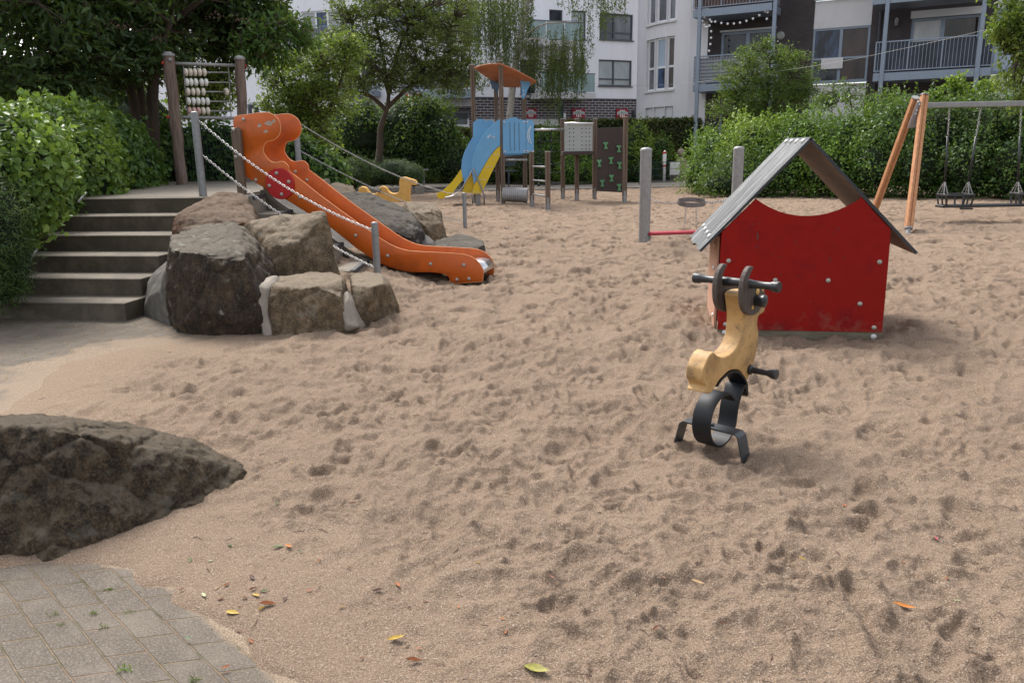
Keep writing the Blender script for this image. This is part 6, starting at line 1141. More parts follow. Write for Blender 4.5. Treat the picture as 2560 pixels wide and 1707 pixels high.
# ================================================================ buildings
X3 = Vector((1, 0, 0))
class Facade:
    def __init__(s, p0, Y0, p1, Y1, parent): # two plan points given by photo column and distance
        a = at(p0, 368, Y0); b_ = at(p1, 368, Y1); s.P = Vector((a.x, a.y, 0)); s.L = (Vector((b_.x, b_.y, 0))-s.P).length; s.d = (Vector((b_.x, b_.y, 0))-s.P).normalized(); s.n = Vector((s.d.y, -s.d.x, 0)); s.n = s.n if s.n.y < 0 else -s.n; s.par = parent
    def q(s, x, y): return onplane(x, y, s.P, s.d)
    def rect(s, x0, y0, x1, y1):
        a = s.q(x0, (y0)); b_ = s.q(x1, y1); return (min(a[0], b_[0]), min(a[1], b_[1]), max(a[0], b_[0]), max(a[1], b_[1]))
    def W(s, u, z, k=0): return s.P+s.d*u+Zv*z+s.n*k
    def wall(s, name, u0, u1, z0, z1, holes, mat, off=0, reveal=.16, par=None):
        us = sorted(set([u0, u1]+[h[i] for h in holes for i in (0, 2) if u0 < h[i] < u1])); zs = sorted(set([z0, z1]+[h[i] for h in holes for i in (1, 3) if z0 < h[i] < z1])); m_ = MB()
        for i in range(len(us)-1):
            for j in range(len(zs)-1):
                cu = (us[i]+us[i+1])/2; cz = (zs[j]+zs[j+1])/2
                if any(h[0] < cu < h[2] and h[1] < cz < h[3] for h in holes): continue
                r = [(us[i], zs[j]), (us[i+1], zs[j]), (us[i+1], zs[j+1]), (us[i], zs[j+1])]; m_.add([s.W(a, b_, off) for a, b_ in r], [(0, 1, 2, 3)], [[(a, b_) for a, b_ in r]])
        for h in holes:
            a, b_, c, d = max(h[0], u0), max(h[1], z0), min(h[2], u1), min(h[3], z1); k = off-reveal
            if a >= c or b_ >= d: continue
            for (p, q) in (((a, b_), (c, b_)), ((c, b_), (c, d)), ((c, d), (a, d)), ((a, d), (a, b_))): m_.add([s.W(*p, off), s.W(*q, off), s.W(*q, k), s.W(*p, k)], [(0, 1, 2, 3)], [[p, q, (q[0]+.1, q[1]), (p[0]+.1, p[1])]])
        return m_.build(name, mat, par or s.par)
    def bx(s, u0, z0, u1, z1, k0, k1, m_=None):
        m_ = m_ or MB(); return m_.box(s.W((u0+u1)/2, (z0+z1)/2, (k0+k1)/2), (u1-u0, abs(k1-k0), z1-z0), s.d, s.n)
    def window(s, r, cols, rows, fr='anth', gl='gl_dark', w_=.07, k=-.10, sill=True, par=None, panes=None, name='window'):
        par = par or s.par; a, b_, c, d = r; m_ = MB()
        ul = [a+(c-a)*x for x in cols]; zl = [b_+(d-b_)*x for x in rows]; s.bx(a, b_, c, b_+w_, k-.04, k+.03, m_); s.bx(a, d-w_, c, d, k-.04, k+.03, m_); s.bx(a, b_+w_, a+w_, d-w_, k-.04, k+.03, m_); s.bx(c-w_, b_+w_, c, d-w_, k-.04, k+.03, m_)
        for u in ul: s.bx(u-w_*.7, b_+w_, u+w_*.7, d-w_, k-.035, k+.028, m_)
        for z in zl: s.bx(a+w_, z-w_*.5, c-w_, z+w_*.5, k-.03, k+.024, m_)
        fo_ = m_.build(name, MT[fr], par); us = [a]+ul+[c]; zs = [b_]+zl+[d]; ip = 0
        for i in range(len(us)-1):
            for j in range(len(zs)-1):
                g_ = gl if panes is None else panes[ip % len(panes)]; ip += 1; s.bx(us[i]+.01, zs[j]+.01, us[i+1]-.01, zs[j+1]-.01, k-.025, k-.015).build('pane', MT[g_], fo_)
        if sill: s.bx(a-.04, b_-.05, c+.04, b_-.003, -.0+.003, .09).build('sill', MT[fr if fr != 'pvc' else 'panelw'], fo_)
        return fo_
    def text(s, txt, x, y, hpx, mat, k, par, name='lettering'):
        cu = bpy.data.curves.new('t', 'FONT'); cu.body = txt; cu.align_x = 'LEFT'; q = s.q(x, y); q2 = s.q(x, y-hpx); cu.size = (q2[1]-q[1])*1.35; o = bpy.data.objects.new('t', cu); COL.objects.link(o); dg = bpy.context.evaluated_depsgraph_get(); me = bpy.data.meshes.new_from_object(o.evaluated_get(dg)); bpy.data.objects.remove(o)
        for v in me.vertices: p = s.W(q[0]+v.co.x, q[1]+v.co.y, k)-world_loc(par); v.co = p
        me.materials.clear(); me.materials.append(mat); return link(name, me, par)
# --- left white building
bA_ = root('apartment_building', tuple(at(900, 420, 44)), 'white rendered apartment house with blue grey balconies behind the hawthorn and the slide', 'building'); bA_.location.z = 0
f = Facade(380, 46.5, 1212, 43.0, bA_); top = 17.0
zbk = f.q(1190, 266)[1]
wr_ = [f.rect(752, 30, 885, 76), f.rect(651, 160, 679, 202), f.rect(652, 247, 673, 282), f.rect(960, 14, 1092, 60), f.rect(985, 150, 1110, 205), f.rect(860, 150, 940, 205), f.rect(652, 60, 680, 110), f.rect(430, 60, 520, 120), f.rect(430, 180, 520, 240), f.rect(560, -60, 640, 0)]
ub = f.q(700, 300)[0]
f.wall('wall', 0, f.L, zbk, top, wr_, MT['white']); wd = f.rect(1115, 280, 1173, 316); wd2 = f.rect(862, 352, 886, 415)
f.wall('brick_base', ub, f.L, 0, zbk, [wd, wd2], MT['brick_l']); f.wall('wall', 0, ub, 0, zbk, [], MT['white'])
f.window(wr_[0], [.27, .5, .73], [], 'pvc', panes=['gl_curt', 'gl_blue', 'gl_curt', 'gl_curt']); f.window(wr_[1], [], [], 'pvc', 'gl_grey'); f.window(wr_[2], [], [], 'pvc', 'gl_grey'); f.window(wr_[3], [.5], [], 'pvc', 'gl_pale'); f.window(wr_[4], [.33, .66], [], 'pvc', panes=['gl_curt', 'gl_dark', 'gl_blue'])
for k in (5, 6, 7, 8, 9): f.window(wr_[k], [.5], [], 'pvc', 'gl_dark')
f.window(wd, [], [], 'pvc', 'gl_grey', .09, -.05); f.window(wd2, [], [.5], 'anth', 'gl_dark', sill=False, name='door')
u = f.q(1115, 276)[0]; m_ = MB()
for k in range(22): f.bx(u+.06*k, zbk-.62, u+.06*k+.035, zbk-.12, .004, .02, m_)
m_.build('vent_grille', MT['anth'], bA_)
MB().tube([f.W(f.q(917, 60)[0], zbk, .08), f.W(f.q(917, 60)[0], top, .08)], .06, 8).build('downpipe', MT['galv'], bA_, True)
def balcony(f, x0, x1, yt, yr, ys, dep, par, screen=None, bars=True, th=.26, name='balcony', mat='bgrey', step=.12):
    a = f.q(x0, ys); b_ = f.q(x1, ys); zs = (a[1]+b_[1])/2; zr = f.q((x0+x1)/2, yr)[1]; u0, u1 = min(a[0], b_[0]), max(a[0], b_[0])
    o = f.bx(u0, zs-th, u1, zs, .0, dep).build(name, MT[mat], par); m_ = MB()
    f.bx(u0, zr-.04, u1, zr, dep-.06, dep-.01, m_); f.bx(u0, zs+.06, u1, zs+.10, dep-.05, dep-.02, m_); f.bx(u0, zr-.04, u0+.04, zr, 0.02, dep, m_); f.bx(u1-.04, zr-.04, u1, zr, 0.02, dep, m_); n = int((u1-u0)/step)
    for i in range(n+1):
        u = u0+(u1-u0-.02)*i/n; f.bx(u, zs+.1, u+(.02 if i % 8 else .045), zr-.04, dep-.045, dep-.025, m_)
    for i in range(int(dep/step)):
        f.bx(u0+.01, zs, u0+.03, zr-.04, .05+i*step, .065+i*step, m_); f.bx(u1-.03, zs, u1-.01, zr-.04, .05+i*step, .065+i*step, m_)
    m_.build('railing', MT[mat], o)
    if screen: f.bx(u0+.05, zs+.08, u1-.05, zr-.10, dep-.075, dep-.06).build('screen', MT[screen], o)
    return o, zs, zr, u0, u1
balcony(f, 695, 885, 60, 75, 116, 1.2, bA_, 'gl_grey'); balcony(f, 830, 952, 60, 205, 232, 1.2, bA_, 'gl_grey'); balcony(f, 1020, 1196, 60, 198, 230, 1.2, bA_, 'gl_grey', th=.4)
balcony(f, 1000, 1196, 60, 30, 62, 1.2, bA_, 'gl_pale'); f.bx(f.q(1085, 200)[0], zbk+.0, f.L-.02, zbk+.02, .003, .5).build('ledge', MT['panelw'], bA_)
# street name sign on a post
sg = root('street_sign', tuple(at(1102, 300, 41.5)), 'white street name sign with two lines of grey lettering beside the brick wall', 'sign'); sg.location.z = 0
fs_ = Facade(1060, 41.6, 1110, 41.6, sg); r = fs_.rect(1070, 255, 1104, 272); MB().tube([(at(1105, 300, 41.7).x, 41.7, 0), (at(1105, 300, 41.7).x, 41.7, r[3]+.1)], .045, 8).build('pole', MT['galv'], sg, True)
o = fs_.bx(*r[:2], *r[2:], 0, .03).build('plate', MT['signwhite'], sg); fs_.text('Popuse De', 1072.5, 262, 5.2, MT['ink'], .035, o); fs_.text('wsTRgp', 1081, 271, 4.6, MT['ink'], .035, o)
rg = root('red_frame', tuple(at(1035, 260, 40)), 'small red metal frame top above the shrubs behind the hawthorn', 'frame'); rg.location.z = 0
MB().tube([at(1024, 300, 40), at(1018, 236, 40), at(1051, 235, 40), at(1058, 300, 40)], .07, 8).tube([at(1024, 256, 40), at(1050, 236, 40)], .05, 6).build('bars', MT['redcap'], rg)
ut = root('utility_box', tuple(at(632, 270, 30)), 'dark rounded box behind the right abacus log', 'cabinet'); ut.location.z = 0
a = at(621, 257, 30); b_ = at(645, 290, 30); MB().box(((a.x+b_.x)/2, 30, a.z/2), (b_.x-a.x, .5, a.z), bev=.08).build('cabinet', MT['tarp'], ut); MB().box((b_.x-.08, 29.74, a.z-.30), (.07, .01, .14)).build('label_plate', MT['signwhite'], ut)
# --- middle white building
bB_ = root('apartment_building', tuple(at(1400, 420, 44)), 'white apartment house with anthracite windows over a dark brick base, behind the birch', 'building'); bB_.location.z = 0
f = Facade(1203, 42.0, 1600, 46.5, bB_); zbk = f.q(1400, 247)[1]; zlo = f.q(1400, 298)[1]
hs_ = [f.rect(1499, 32, 1582, 103), f.rect(1497, 149, 1579, 217), f.rect(1373, 24, 1407, 100), f.rect(1429, 26, 1465, 100), f.rect(1433, 147, 1463, 240), f.rect(1373, 147, 1410, 240), f.rect(1300, 150, 1340, 236), f.rect(1499, -90, 1582, -20)]
f.wall('wall', -.3, f.L, zbk, 18, hs_, MT['white']); f.wall('brick_base', -.3, f.L-.02, zlo, zbk, [], MT['brick_l']); f.wall('plinth', -.3, f.L, 0, zlo, [], MT['panelw'], off=.12); f.bx(-.3, zlo-.05, f.L, zlo, .003, .12).build('plinth_cap', MT['panelw'], bB_)
f.bx(-.3, zbk-.03, f.L, zbk+.03, .003, .03).build('trim', MT['anth'], bB_)
f.window(hs_[0], [.45], [.28], panes=['gl_dark', 'gl_dark', 'gl_grey', 'gl_grey']); f.window(hs_[1], [.46], [.27], 'anth', 'gl_blind'); f.window(hs_[2], [], [], 'anth', 'gl_dark'); f.window(hs_[3], [], [], 'anth', 'gl_blind'); f.window(hs_[4], [], [], 'anth', 'gl_grey'); f.window(hs_[5], [], [], 'anth', 'gl_dark'); f.window(hs_[6], [], [], 'anth', 'gl_dark'); f.window(hs_[7], [.5], [.28], 'anth', 'gl_dark')
for (x0, x1, yr, ys) in ((1325, 1456, 190, 237), (1290, 1425, 66, 112)):
    a = f.q(x0, ys); b_ = f.q(x1, ys); zr = f.q(1400, yr)[1]; u0, u1, zs = a[0], b_[0], b_[1]; o = f.bx(u0, zs-.28, u1, zs, 0, 1.3).build('balcony', MT['panelw'], bB_); n = 3
    for i in range(n): f.bx(u0+(u1-u0)*i/n+.03, zs+.05, u0+(u1-u0)*(i+1)/n-.03, zr, 1.24, 1.26).build('glass_panel', MT['gl_bal'], o)
    f.bx(u0, zr, u1, zr+.04, 1.23, 1.27).build('handrail', MT['anth'], o)
def logo_sign(x0, y0, x1, y1, label):
    r = f.rect(x0, y0, x1, y1); c = f.W((r[0]+r[2])/2, 0, .1); s_ = root('shop_sign', (c.x, c.y, (r[1]+r[3])/2), label, 'sign', 'square red shop signs on the brick base'); w_ = r[2]-r[0]; h_ = r[3]-r[1]; u = lambda t: r[0]+w_*t; z = lambda t: r[1]+h_*t
    f.bx(*r[:2], *r[2:], .004, .08).build('panel', MT['signred'], s_); m_ = MB()
    for k in range(3):
        for (za, zb2) in ((.12+.05*abs(k-1), .46), (.62, .88)): m_.add([f.W(u(.30+.15*k), z(za), .086), f.W(u(.38+.15*k), z(za), .086), f.W(u(.38+.15*k), z(zb2), .086), f.W(u(.30+.15*k), z(zb2), .086)], [(0, 1, 2, 3)])
    m_.build('stripes', MT['signwhite'], s_)
    for nm, mt, e, kk in (('banner_outline', 'signwhite', .045, .089), ('banner', 'signteal', 0, .092)):
        m_ = MB(); vs = []
        for i in range(9): a = i/8; ar = .16*(1-(2*a-1)**2); vs.append(f.W(u(.08-e*.6+(.84+e*1.2)*a), z(.40+ar-e), kk)); vs.append(f.W(u(.08-e*.6+(.84+e*1.2)*a), z(.58+ar+e), kk))
        m_.add(vs, [(2*i, 2*i+2, 2*i+3, 2*i+1) for i in range(8)]).build(nm, MT[mt], s_)
    m_ = MB()
    for i in range(12):
        if i in (4, 5): continue
        a = (i+.5)/12; ar = .16*(1-(2*a-1)**2); m_.add([f.W(u(.1+.8*a-.02), z(.45+ar), .095), f.W(u(.1+.8*a+.015), z(.45+ar), .095), f.W(u(.1+.8*a+.015), z(.54+ar), .095), f.W(u(.1+.8*a-.02), z(.54+ar), .095)], [(0, 1, 2, 3)])
    m_.build('banner_lettering', MT['signwhite'], s_)
logo_sign(1311, 272, 1340, 297, 'red shop sign left, half hidden by birch strands and the tower post'); logo_sign(1429, 272.5, 1461, 297, 'red shop sign in the middle above the climbing frame'); logo_sign(1539.5, 272.5, 1568, 297, 'red shop sign right, near the curved grey building')
lp_ = f.q(1584, 285); c = f.W(lp_[0], lp_[1], .1); s_ = root('wall_lamp', tuple(c), 'small black lamp on the brick base right of the last shop sign', 'lamp'); MB().lathe(c-Zv*.25, [(.02, 0), (.10, .03), (.12, .4), (.05, .48)], Zv, 10).build('lamp_body', MT['anth'], s_, True)
lpx = at(1403, 300, 39.5); s_ = root('lamp_post', (lpx.x, 39.5, 0), 'slim grey pole with dark green head and small white box above the climbing frame', 'lamp post'); zt3 = at(1403, 257, 39.5).z
MB().tube([(lpx.x, 39.5, 0), (lpx.x, 39.5, zt3-.8)], .05, 8).build('pole', MT['galv'], s_, True); MB().lathe((lpx.x, 39.5, zt3-.95), [(.06, 0), (.13, .05), (.13, .75), (.15, .8), (.12, .92), (.02, .95)], Zv, 12).build('head', MT['wire'], s_, True, 40); MB().box((lpx.x+.16, 39.42, zt3-.62), (.10, .10, .26), bev=.01).build('small_box', MT['signwhite'], s_)
# --- curved light grey building
bC_ = root('apartment_building', tuple(at(1660, 420, 33)), 'light grey house with a curved bay of white framed windows', 'building'); bC_.location.z = 0
cols_ = [1589, 1608, 1631, 1658, 1684, 1716, 1758]; Yc = [42.6, 40.5, 39.6, 38.95, 38.5, 38.05, 37.7]
rows_ = [(-8, 62, 48, 2), (102, 230, 223, 2), (269, 340, 340, 3)]
zW = []
fm = Facade(1631, 39.6, 1658, 38.95, bC_)
for (yt, yb_) in ((-30, 58), (96, 226.5), (268, 345)): zW.append((fm.q(1645, yb_)[1], fm.q(1645, yt)[1]))
for i in range(6):
    f = Facade(cols_[i], Yc[i], cols_[i+1], Yc[i+1], bC_); hl_ = []
    if i in (1, 2, 3): hl_ = [(.12 if i == 1 else .0, z0, f.L-(.10 if i == 3 else .0), z1) for z0, z1 in zW]
    f.wall('wall', -.02, f.L+.02, 0, 15, hl_, MT['lgrey'], reveal=.22)
    for k, h in enumerate(hl_):
        g_ = [['gl_grey', 'gl_grey'], ['gl_pale', 'gl_blue'], ['gl_brown', 'gl_brown']][i-1]
        f.window((h[0]+.02, h[1], h[2]-.02, h[3]), [], [.44] if k == 1 else [], 'pvc', w_=.09, k=-.14, panes=g_[::-1] if k == 1 else ['gl_grey'], sill=False)
        f.bx(h[0]-.03, h[1]-.08, h[2]+.03, h[1], .003, .08).build('sill', MT['panelw'], bC_)
        if k == 2: f.bx(h[0]+.1, h[1]+(h[3]-h[1])*.55, h[2]-.1, h[3]-.05, -.13, -.08).build('roller_shutter', MT['shutter'], bC_)
# --- dark brick building with balconies
bD_ = root('apartment_building', tuple(at(2150, 420, 31)), 'dark brick apartment house with blue grey steel balconies on the right', 'building'); bD_.location.z = 0
ff = Facade(1738, 36.6, 2476, 31.0, bD_)      # line of the balcony fronts
P_ = ff.P; f = Facade(1752, 38.2, 2600, 32.1, bD_)
bay = f.rect(2034, 74, 2166, 202); bay2 = f.rect(2494, 22, 2610, 182)
zs_ = [f.q(2100, y)[1] for y in (202, 70, 52, 14, 8)]; stp = 2.9
hol = [f.rect(1803, 82, 1934, 160), f.rect(2280, 48, 2446, 125), f.rect(1800, 250, 1930, 330), f.rect(2260, 235, 2450, 300), f.rect(2280, -150, 2446, -60)]
ba = (bay[0], -.1, bay[2], 16); bb_ = (bay2[0], -.1, f.L+.1, 16)
f.wall('brick_wall', 0, f.L, 0, 15.5, hol+[ba, bb_], MT['brick_d'], reveal=.1)
for (a0, a1, z0_, z1_, kind) in ((bay[0], bay[2], bay[1], bay[3], 0), (bay2[0], bay2[0]+2.2, f.q(2530, 182)[1], f.q(2530, 20)[1], 1)):
    f.wall('white_panel', a0, a1, -.1, z0_-.08, [], MT['panelw'], off=-.02); f.window((a0, z0_, a1, z1_), [.5], [.44], 'bgrey', w_=.085, k=-.06, panes=['gl_dark', 'gl_blue', 'gl_brown', 'gl_brown'] if kind == 0 else ['gl_pale'])
    f.bx(a0, z1_, a1, z1_+.30, -.08, .0).build('roller_shutter_box', MT['shutter'], bD_); f.wall('white_panel', a0, a1, z1_+.30, z1_+1.10, [], MT['panelw'], off=-.02)
    f.window((a0, z1_+1.16, a1, z1_+1.16+1.9), [.5], [.44], 'bgrey', 'gl_blue', k=-.06, w_=.085); f.wall('white_panel', a0, a1, z1_+3.2, 15.5, [], MT['panelw'], off=-.02)
fl_ = f.rect(2048, 148, 2100, 172); f.bx(fl_[0]+.1, fl_[1], fl_[2]+.1, fl_[3], -.02, .10).build('flower_box', MT['panelw'], bD_)
f.window(hol[0], [.5], [], 'bgrey', 'gl_dark', .12, sill=False, name='balcony_door'); f.window(hol[1], [.46], [], 'bgrey', panes=['gl_curt', 'gl_brown'], w_=.11, sill=False, name='balcony_door'); f.bx(hol[1][0]-.05, hol[1][3], hol[1][2]+.05, hol[1][3]+.28, .0, .06).build('roller_shutter_box', MT['shutter'], bD_)
for h in hol[2:]: f.window(h, [.5], [], 'bgrey', 'gl_dark', .1, sill=False, name='balcony_door')
f.bx(hol[0][0]-.05, hol[0][3], hol[0][2]+.05, hol[0][3]+.07, .0, .04).build('door_lintel', MT['shutter'], bD_)
def bal(xl, xr, ysl, screen, label_n, yr):
    a = ff.q(xl, ysl); zs = a[1]; u0 = a[0]; u1 = ff.q(xr, ysl)[0]; dep = 1.75; o = MB(); pz = zs
    o.box(ff.W((u0+u1)/2, zs-.13, -dep/2+.04), (u1-u0, dep, .30), ff.d, ff.n); bo_ = o.build('balcony', MT['bgrey'], bD_); m_ = MB(); zr = zs+1.2
    ff.bx(u0, zr-.045, u1, zr, -.02, .04, m_); ff.bx(u0, zs+.08, u1, zs+.12, -.01, .03, m_); n = int((u1-u0)/.13)
    for i in range(n+1): u = u0+(u1-u0-.03)*i/n; ff.bx(u, zs+.1, u+(.018 if i % 9 else .05), zr-.04, 0.0, .02, m_)
    for i in range(11):
        for uu in (u0, u1-.02): ff.bx(uu, zs+.08, uu+.02, zr-.02, -.12-i*.13, -.10-i*.13, m_)
    for uu in (u0, u1-.04): ff.bx(uu, zr-.045, uu+.04, zr, -dep, 0, m_)
    m_.build('railing', MT['bgrey'], bo_); ff.bx(u0+.06, zs+.06, u1-.06, zr-(.10 if screen != 'tarpb' else .04), -.05, -.03).build('screen', MT[screen], bo_); ff.bx(u1-.07, zs+.06, u1-.05, zr-.1, -dep+.1, -.06).build('screen', MT[screen], bo_)
    return bo_, zs, u0, u1
b1 = bal(1733, 1930, 214, 'ging', 0, 150); b2_ = bal(1733, 1930, 28, 'tarpb', 0, 0); b3 = bal(2183, 2476, 186, 'tarp', 0, 95)
b4 = bal(2183, 2476, -6, 'tarp', 0, 95)
for (x, nm) in ((1744, 0), (1928, 0), (2203, 1), (2440, 1)):
    q = ff.q(x, 200); MB().box(ff.W(q[0], 6.5, .02), (.15, .15, 14), ff.d, ff.n, bev=.01).build('balcony_post', MT['bgrey'], bD_)
q = f.q(2196, 100); MB().tube([f.W(q[0], 0, .07), f.W(q[0], 15, .07)], .055, 8).build('downpipe', MT['anth'], bD_, True)
q = f.q(2242, 54); c = f.W(q[0], q[1], .1); MB().lathe(c-Zv*.2, [(.03, 0), (.07, .05), (.08, .25), (.03, .33)], Zv, 10).build('wall_lamp', MT['galv'], bD_, True)
q = f.q(1952, 90); c = f.W(q[0], q[1], .02); MB().lathe(c, [(.17, 0), (.17, .03), (.12, .05), (.001, .05)], f.n, 20).build('wall_disc', MT['galv'], bD_, True, 40)
s_ = root('string_lights', tuple(ff.W(0.5, 6, 0)), 'string of round white bulbs hanging under the upper balcony', 'string lights'); pr_ = [(742, 125), (768, 150), (817, 172), (865, 190), (921, 203), (978, 209), (1035, 209), (1091, 201), (1150, 184), (1210, 162), (1268, 133), (1321, 97), (1353, 64)]
def SL(x, y): q = ff.q(1550+x/3.647, y/3.647); return ff.W(q[0], q[1], -.06)
MB().tube([SL(*p) for p in pr_], .009, 4).tube([SL(1353, 64), SL(1345, 100), SL(1336, 170)], .008, 4).tube([SL(742, 125), SL(748, 190), SL(765, 228), SL(790, 245), SL(812, 232), SL(830, 200)], .008, 4).tube([SL(830, 240), SL(827, 288), SL(820, 405), SL(808, 466), SL(798, 525)], .008, 4).build('cable', MT['rope'], s_)
for (x, y) in [(742, 145), (768, 157), (817, 181), (865, 199), (921, 212), (978, 219), (1035, 217), (1091, 209), (1150, 193), (1210, 171), (1268, 141), (1321, 105), (1353, 73), (1345, 112), (1336, 174), (748, 193), (762, 230), (777, 248), (792, 247), (812, 236), (830, 200), (827, 288), (826, 347), (820, 405), (808, 466), (798, 525)]:
    MB().sphere(SL(x, y), .052, seg=10, rings=8).build('bulb', MT['pvc'], s_, True)
def wire(name, pts, r, label): return tag(MB().tube([Vector(p) for p in pts], r, 4).build(name, MT['galv'], None, True), label, 'cable')
wire('overhead_cable', crm([tuple(at(1460, 208, 40)), tuple(at(1583, 214, 37)), tuple(at(1731, 207, 30.5)), tuple(at(2050, 163, 26)), tuple(at(2250, 124, 24)), tuple(at(2478, 72, 22)), tuple(at(2620, 30, 21))], 6), .005, 'thin pale cable sagging across the building fronts to the right corner')
wire('overhead_cable', crm([tuple(at(1170, 182, 37)), tuple(at(1320, 55, 36.4)), tuple(at(1470, 52, 38)), tuple(at(1540, 54, 44))][1:], 6), .008, 'thin cable from the birch trunk to the white building')
# ================================================================ fallen leaves and weeds
Lf = []
for s_, l in ((6, [(730, 75, 'pale', .8), (170, 382, 'brown', .7), (180, 350, 'yellow', .6), (890, 97, 'brown', .5), (1080, 60, 'rust', .5), (795, 175, 'brown', .5), (460, 30, 'tan', .7), (1465, 452, 'rust', .6), (515, 575, 'brown', 1.2), (490, 620, 'green', .5), (95, 580, 'green', .7), (100, 820, 'pale', 1.4), (160, 815, 'orange', 1.2), (225, 845, 'green', .6), (328, 893, 'orange', .7), (497, 935, 'brown', .8), (275, 1060, 'rust', 1.0), (650, 1060, 'dark', 1.2), (765, 1030, 'rust', 1.3), (140, 1105, 'dark', 1.0), (920, 1120, 'brown', .8), (455, 1150, 'tan', .8), (830, 1155, 'dark', .6), (1100, 1150, 'orange', .5), (1345, 1215, 'orange', .6), (1360, 1288, 'rust', .9), (755, 1328, 'yellow', 2.0), (880, 1380, 'rust', .6), (855, 1450, 'rust', 1.6), (565, 1435, 'brown', .6), (1535, 1500, 'olive', 2.2), (1210, 905, 'yellow', .6), (1615, 985, 'brown', 1.0), (1880, 1370, 'dark', 1.0), (20, 1062, 'green', 1.0), (45, 1138, 'rust', 1.6), (10, 1160, 'yellow', .9), (560, 700, 'yellow', .4), (1800, 1310, 'yellow', .5)]),
           (5, [(725, 145, 'rust', .7), (620, 135, 'brown', .6), (1240, 835, 'green', .8), (1025, 912, 'green', .8), (1138, 913, 'pale', .6), (937, 980, 'brown', .6), (983, 1068, 'brown', .8), (1220, 1045, 'rust', .9), (1170, 1060, 'tan', .7), (1100, 1100, 'pale', 1.2), (1070, 1142, 'green', .7), (1190, 1120, 'brown', .8), (1255, 1197, 'yellow', 1.7), (1380, 1100, 'yellow', 1.2), (1320, 1115, 'brown', .8), (1365, 1065, 'brown', 1.0), (1360, 1005, 'dark', 1.0), (1295, 1155, 'tan', .6), (1015, 1330, 'green', .7), (1290, 1297, 'brown', .9), (1355, 1350, 'rust', .8), (1215, 1490, 'rust', 1.0), (1250, 1160, 'tan', .5), (1340, 52, 'yellow', .6)]),
           (7, [(378, 600, 'rust', .9), (1645, 250, 'rust', .6), (2040, 372, 'orange', 1.0), (1755, 540, 'rust', .7), (930, 772, 'brown', .6), (1640, 770, 'pink', .6), (897, 885, 'yellow', .8), (418, 912, 'brown', .6), (320, 1015, 'tan', 1.5), (132, 988, 'brown', .6), (1698, 993, 'rust', .6), (1460, 902, 'brown', .7), (1465, 1150, 'orange', 2.4), (1755, 1115, 'pale', .7), (900, 1217, 'rust', .7), (1845, 1420, 'brown', .9), (90, 1270, 'brown', 1.2), (1615, 35, 'tan', .6), (1130, 590, 'rust', 1.2), (460, 1240, 'brown', .8)])):
    sc_, ox, oy = {6: (2.218, 650, 1000), 5: (2.157, 0, 980), 7: (2.218, 1600, 1000)}[s_]; Lf += [(ox+x/sc_, oy+y/sc_, c, z) for x, y, c, z in l]
Lf += [(880, 1130, 'brown', .5), (1000, 860, 'rust', .5), (1040, 930, 'brown', .5), (600, 890, 'brown', .5), (55, 795, 'rust', .7), (200, 815, 'dark', .9), (375, 915, 'rust', .7), (1350, 880, 'brown', .5)]
cn = dict(brown='brown', rust='rusty red', yellow='yellow', pale='pale green', green='green', dark='dark brown', tan='tan', orange='orange', olive='olive brown', pink='pinkish red')
for (x, y, c, z) in Lf:
    p = gr(x, y, .03); h = SH(p.x, p.y) if (sdist(np.array([[p.x, p.y]]), PAVE_N)[0] > -.05 and sdist(np.array([[p.x, p.y]]), PAVE_F)[0] > -.05) else .01; p = gr(x, y, h)
    L = .0150*z*1.1*rnd.uniform(.9, 1.15); W_ = L*rnd.uniform(.32, .5); a = rnd.uniform(-.5, .6) if z > 1.3 else rnd.uniform(0, 6.28); curl = rnd.uniform(.4, 1.3); d = Vector((math.cos(a), math.sin(a), 0)); s = Vector((-d.y, d.x, 0)); vs = []; fs = []
    nU, nV = 7, 5
    for i in range(nU):
        u = i/(nU-1); hw = W_*math.sin(math.pi*min(.98, max(.03, u**.85)))*1.0
        for j in range(nV):
            v = (j-2)/2; vs.append(d*(L*2*(u-.5))+s*(hw*v*math.cos(curl*.5))+Zv*(abs(v)**1.6*hw*math.sin(curl)*.9+.18*L*(2*u-1)**2+.25*L*u*math.sin(x)))
    fs = [(i*nV+j, (i+1)*nV+j, (i+1)*nV+j+1, i*nV+j+1) for i in range(nU-1) for j in range(nV-1)]
    o = MB().add(vs, fs).build('fallen_leaf', MT['leaf_'+c], None, True); zmin_ = min(v.z for v in vs); o.location = (p.x, p.y, h+.004-zmin_)
    reg = ('left' if x < 560 else 'left of centre' if x < 1100 else 'centre' if x < 1500 else 'right of centre' if x < 2000 else 'right'); rv = ('near the bottom edge' if y > 1520 else 'in the lower sand' if y > 1330 else 'in the middle sand' if y > 1150 else 'in the far sand')
    sz = 'large' if z >= 1.5 else 'medium' if z >= .9 else 'small'; side = 'on the paving' if h == .01 else rv
    tag(o, '%s %s curled leaf %s, %s of the photo' % (sz, cn[c], side, reg), 'leaf', 'fallen leaves')
m_ = MB(); m2 = MB()      # grit, chips and twigs lying in the near sand
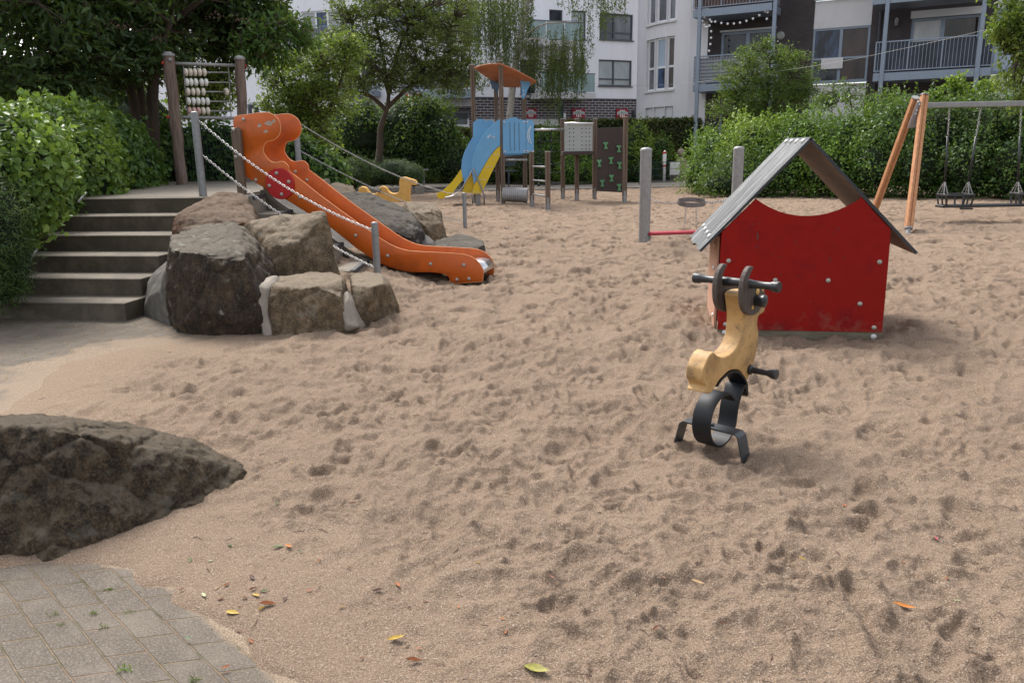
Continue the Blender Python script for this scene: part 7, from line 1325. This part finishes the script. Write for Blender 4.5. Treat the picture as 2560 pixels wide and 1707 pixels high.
for i in range(2600):
    y = 2.0+5.5*rnd.random()**1.3; x = rnd.uniform(-.62*y, .72*y); P2 = np.array([[x, y]])
    if min(sdist(P2, PAVE_N)[0], sdist(P2, PAVE_F)[0]) < .03: continue
    h = SH(x, y); r_ = rnd.uniform(.0012, .0036)
    if i % 9: m_.sphere((x, y, h+r_*.4), r_, (rnd.uniform(.8, 1.5), 1, .6), 5, 3)
    else: a = rnd.uniform(0, 3.14); L = rnd.uniform(.006, .03); m2.tube([(x-L*math.cos(a), y-L*math.sin(a), h+.002), (x, y, h+.004), (x+L*math.cos(a+.3), y+L*math.sin(a+.3), h+.002)], rnd.uniform(.0007, .0018), 4)
tag(m_.build('grit', M_gen('grit_stone', (.22, .17, .13), .8, var=.8, vs=300)), None, None, None, 'stuff'); tag(m2.build('twig_litter', MT['leaf_dark']), None, None, None, 'stuff')
q45 = lambda x, y: (x/4.518, 1360+y/4.518)
for i, (x, y, k, lb) in enumerate([(1210, 530, 1, 'small weed tuft in a paving joint close to the foreground boulder'), (1050, 790, 1.1, 'weed tuft in a paving joint, centre of the near paving'), (600, 800, .9, 'flat weed tuft in a paving joint, left of the near paving'), (1180, 940, 1.0, 'wispy weed tuft in a paving joint below the centre tuft'), (1425, 1410, 1.3, 'brightest green weed tuft in a paving joint near the bottom'), (2190, 1540, 1.3, 'weed tuft at the bottom edge where paving meets sand'), (1460, 770, .8, 'tiny weed tuft in the joint beside the sand edge'), (690, 910, .7, 'tiny flat weed tuft left of the near paving centre')]):
    p = gr(*q45(x, y)); t = root('weed', (p.x, p.y, 0), lb, 'weed', 'weeds in the paving joints'); n = 26; P = np.array([[p.x+rnd.gauss(0, .009), p.y+rnd.gauss(0, .007), .002] for _ in range(n)]); D_ = np.array([[rnd.gauss(0, .8), rnd.gauss(0, .8), rnd.uniform(.2, 1)] for _ in range(n)]); leafmesh('blades', P,   .013*k, MT['lf_haw' if i != 4 else 'lf_shrub'], t, .22, .2, 0, False, dirs=D_)
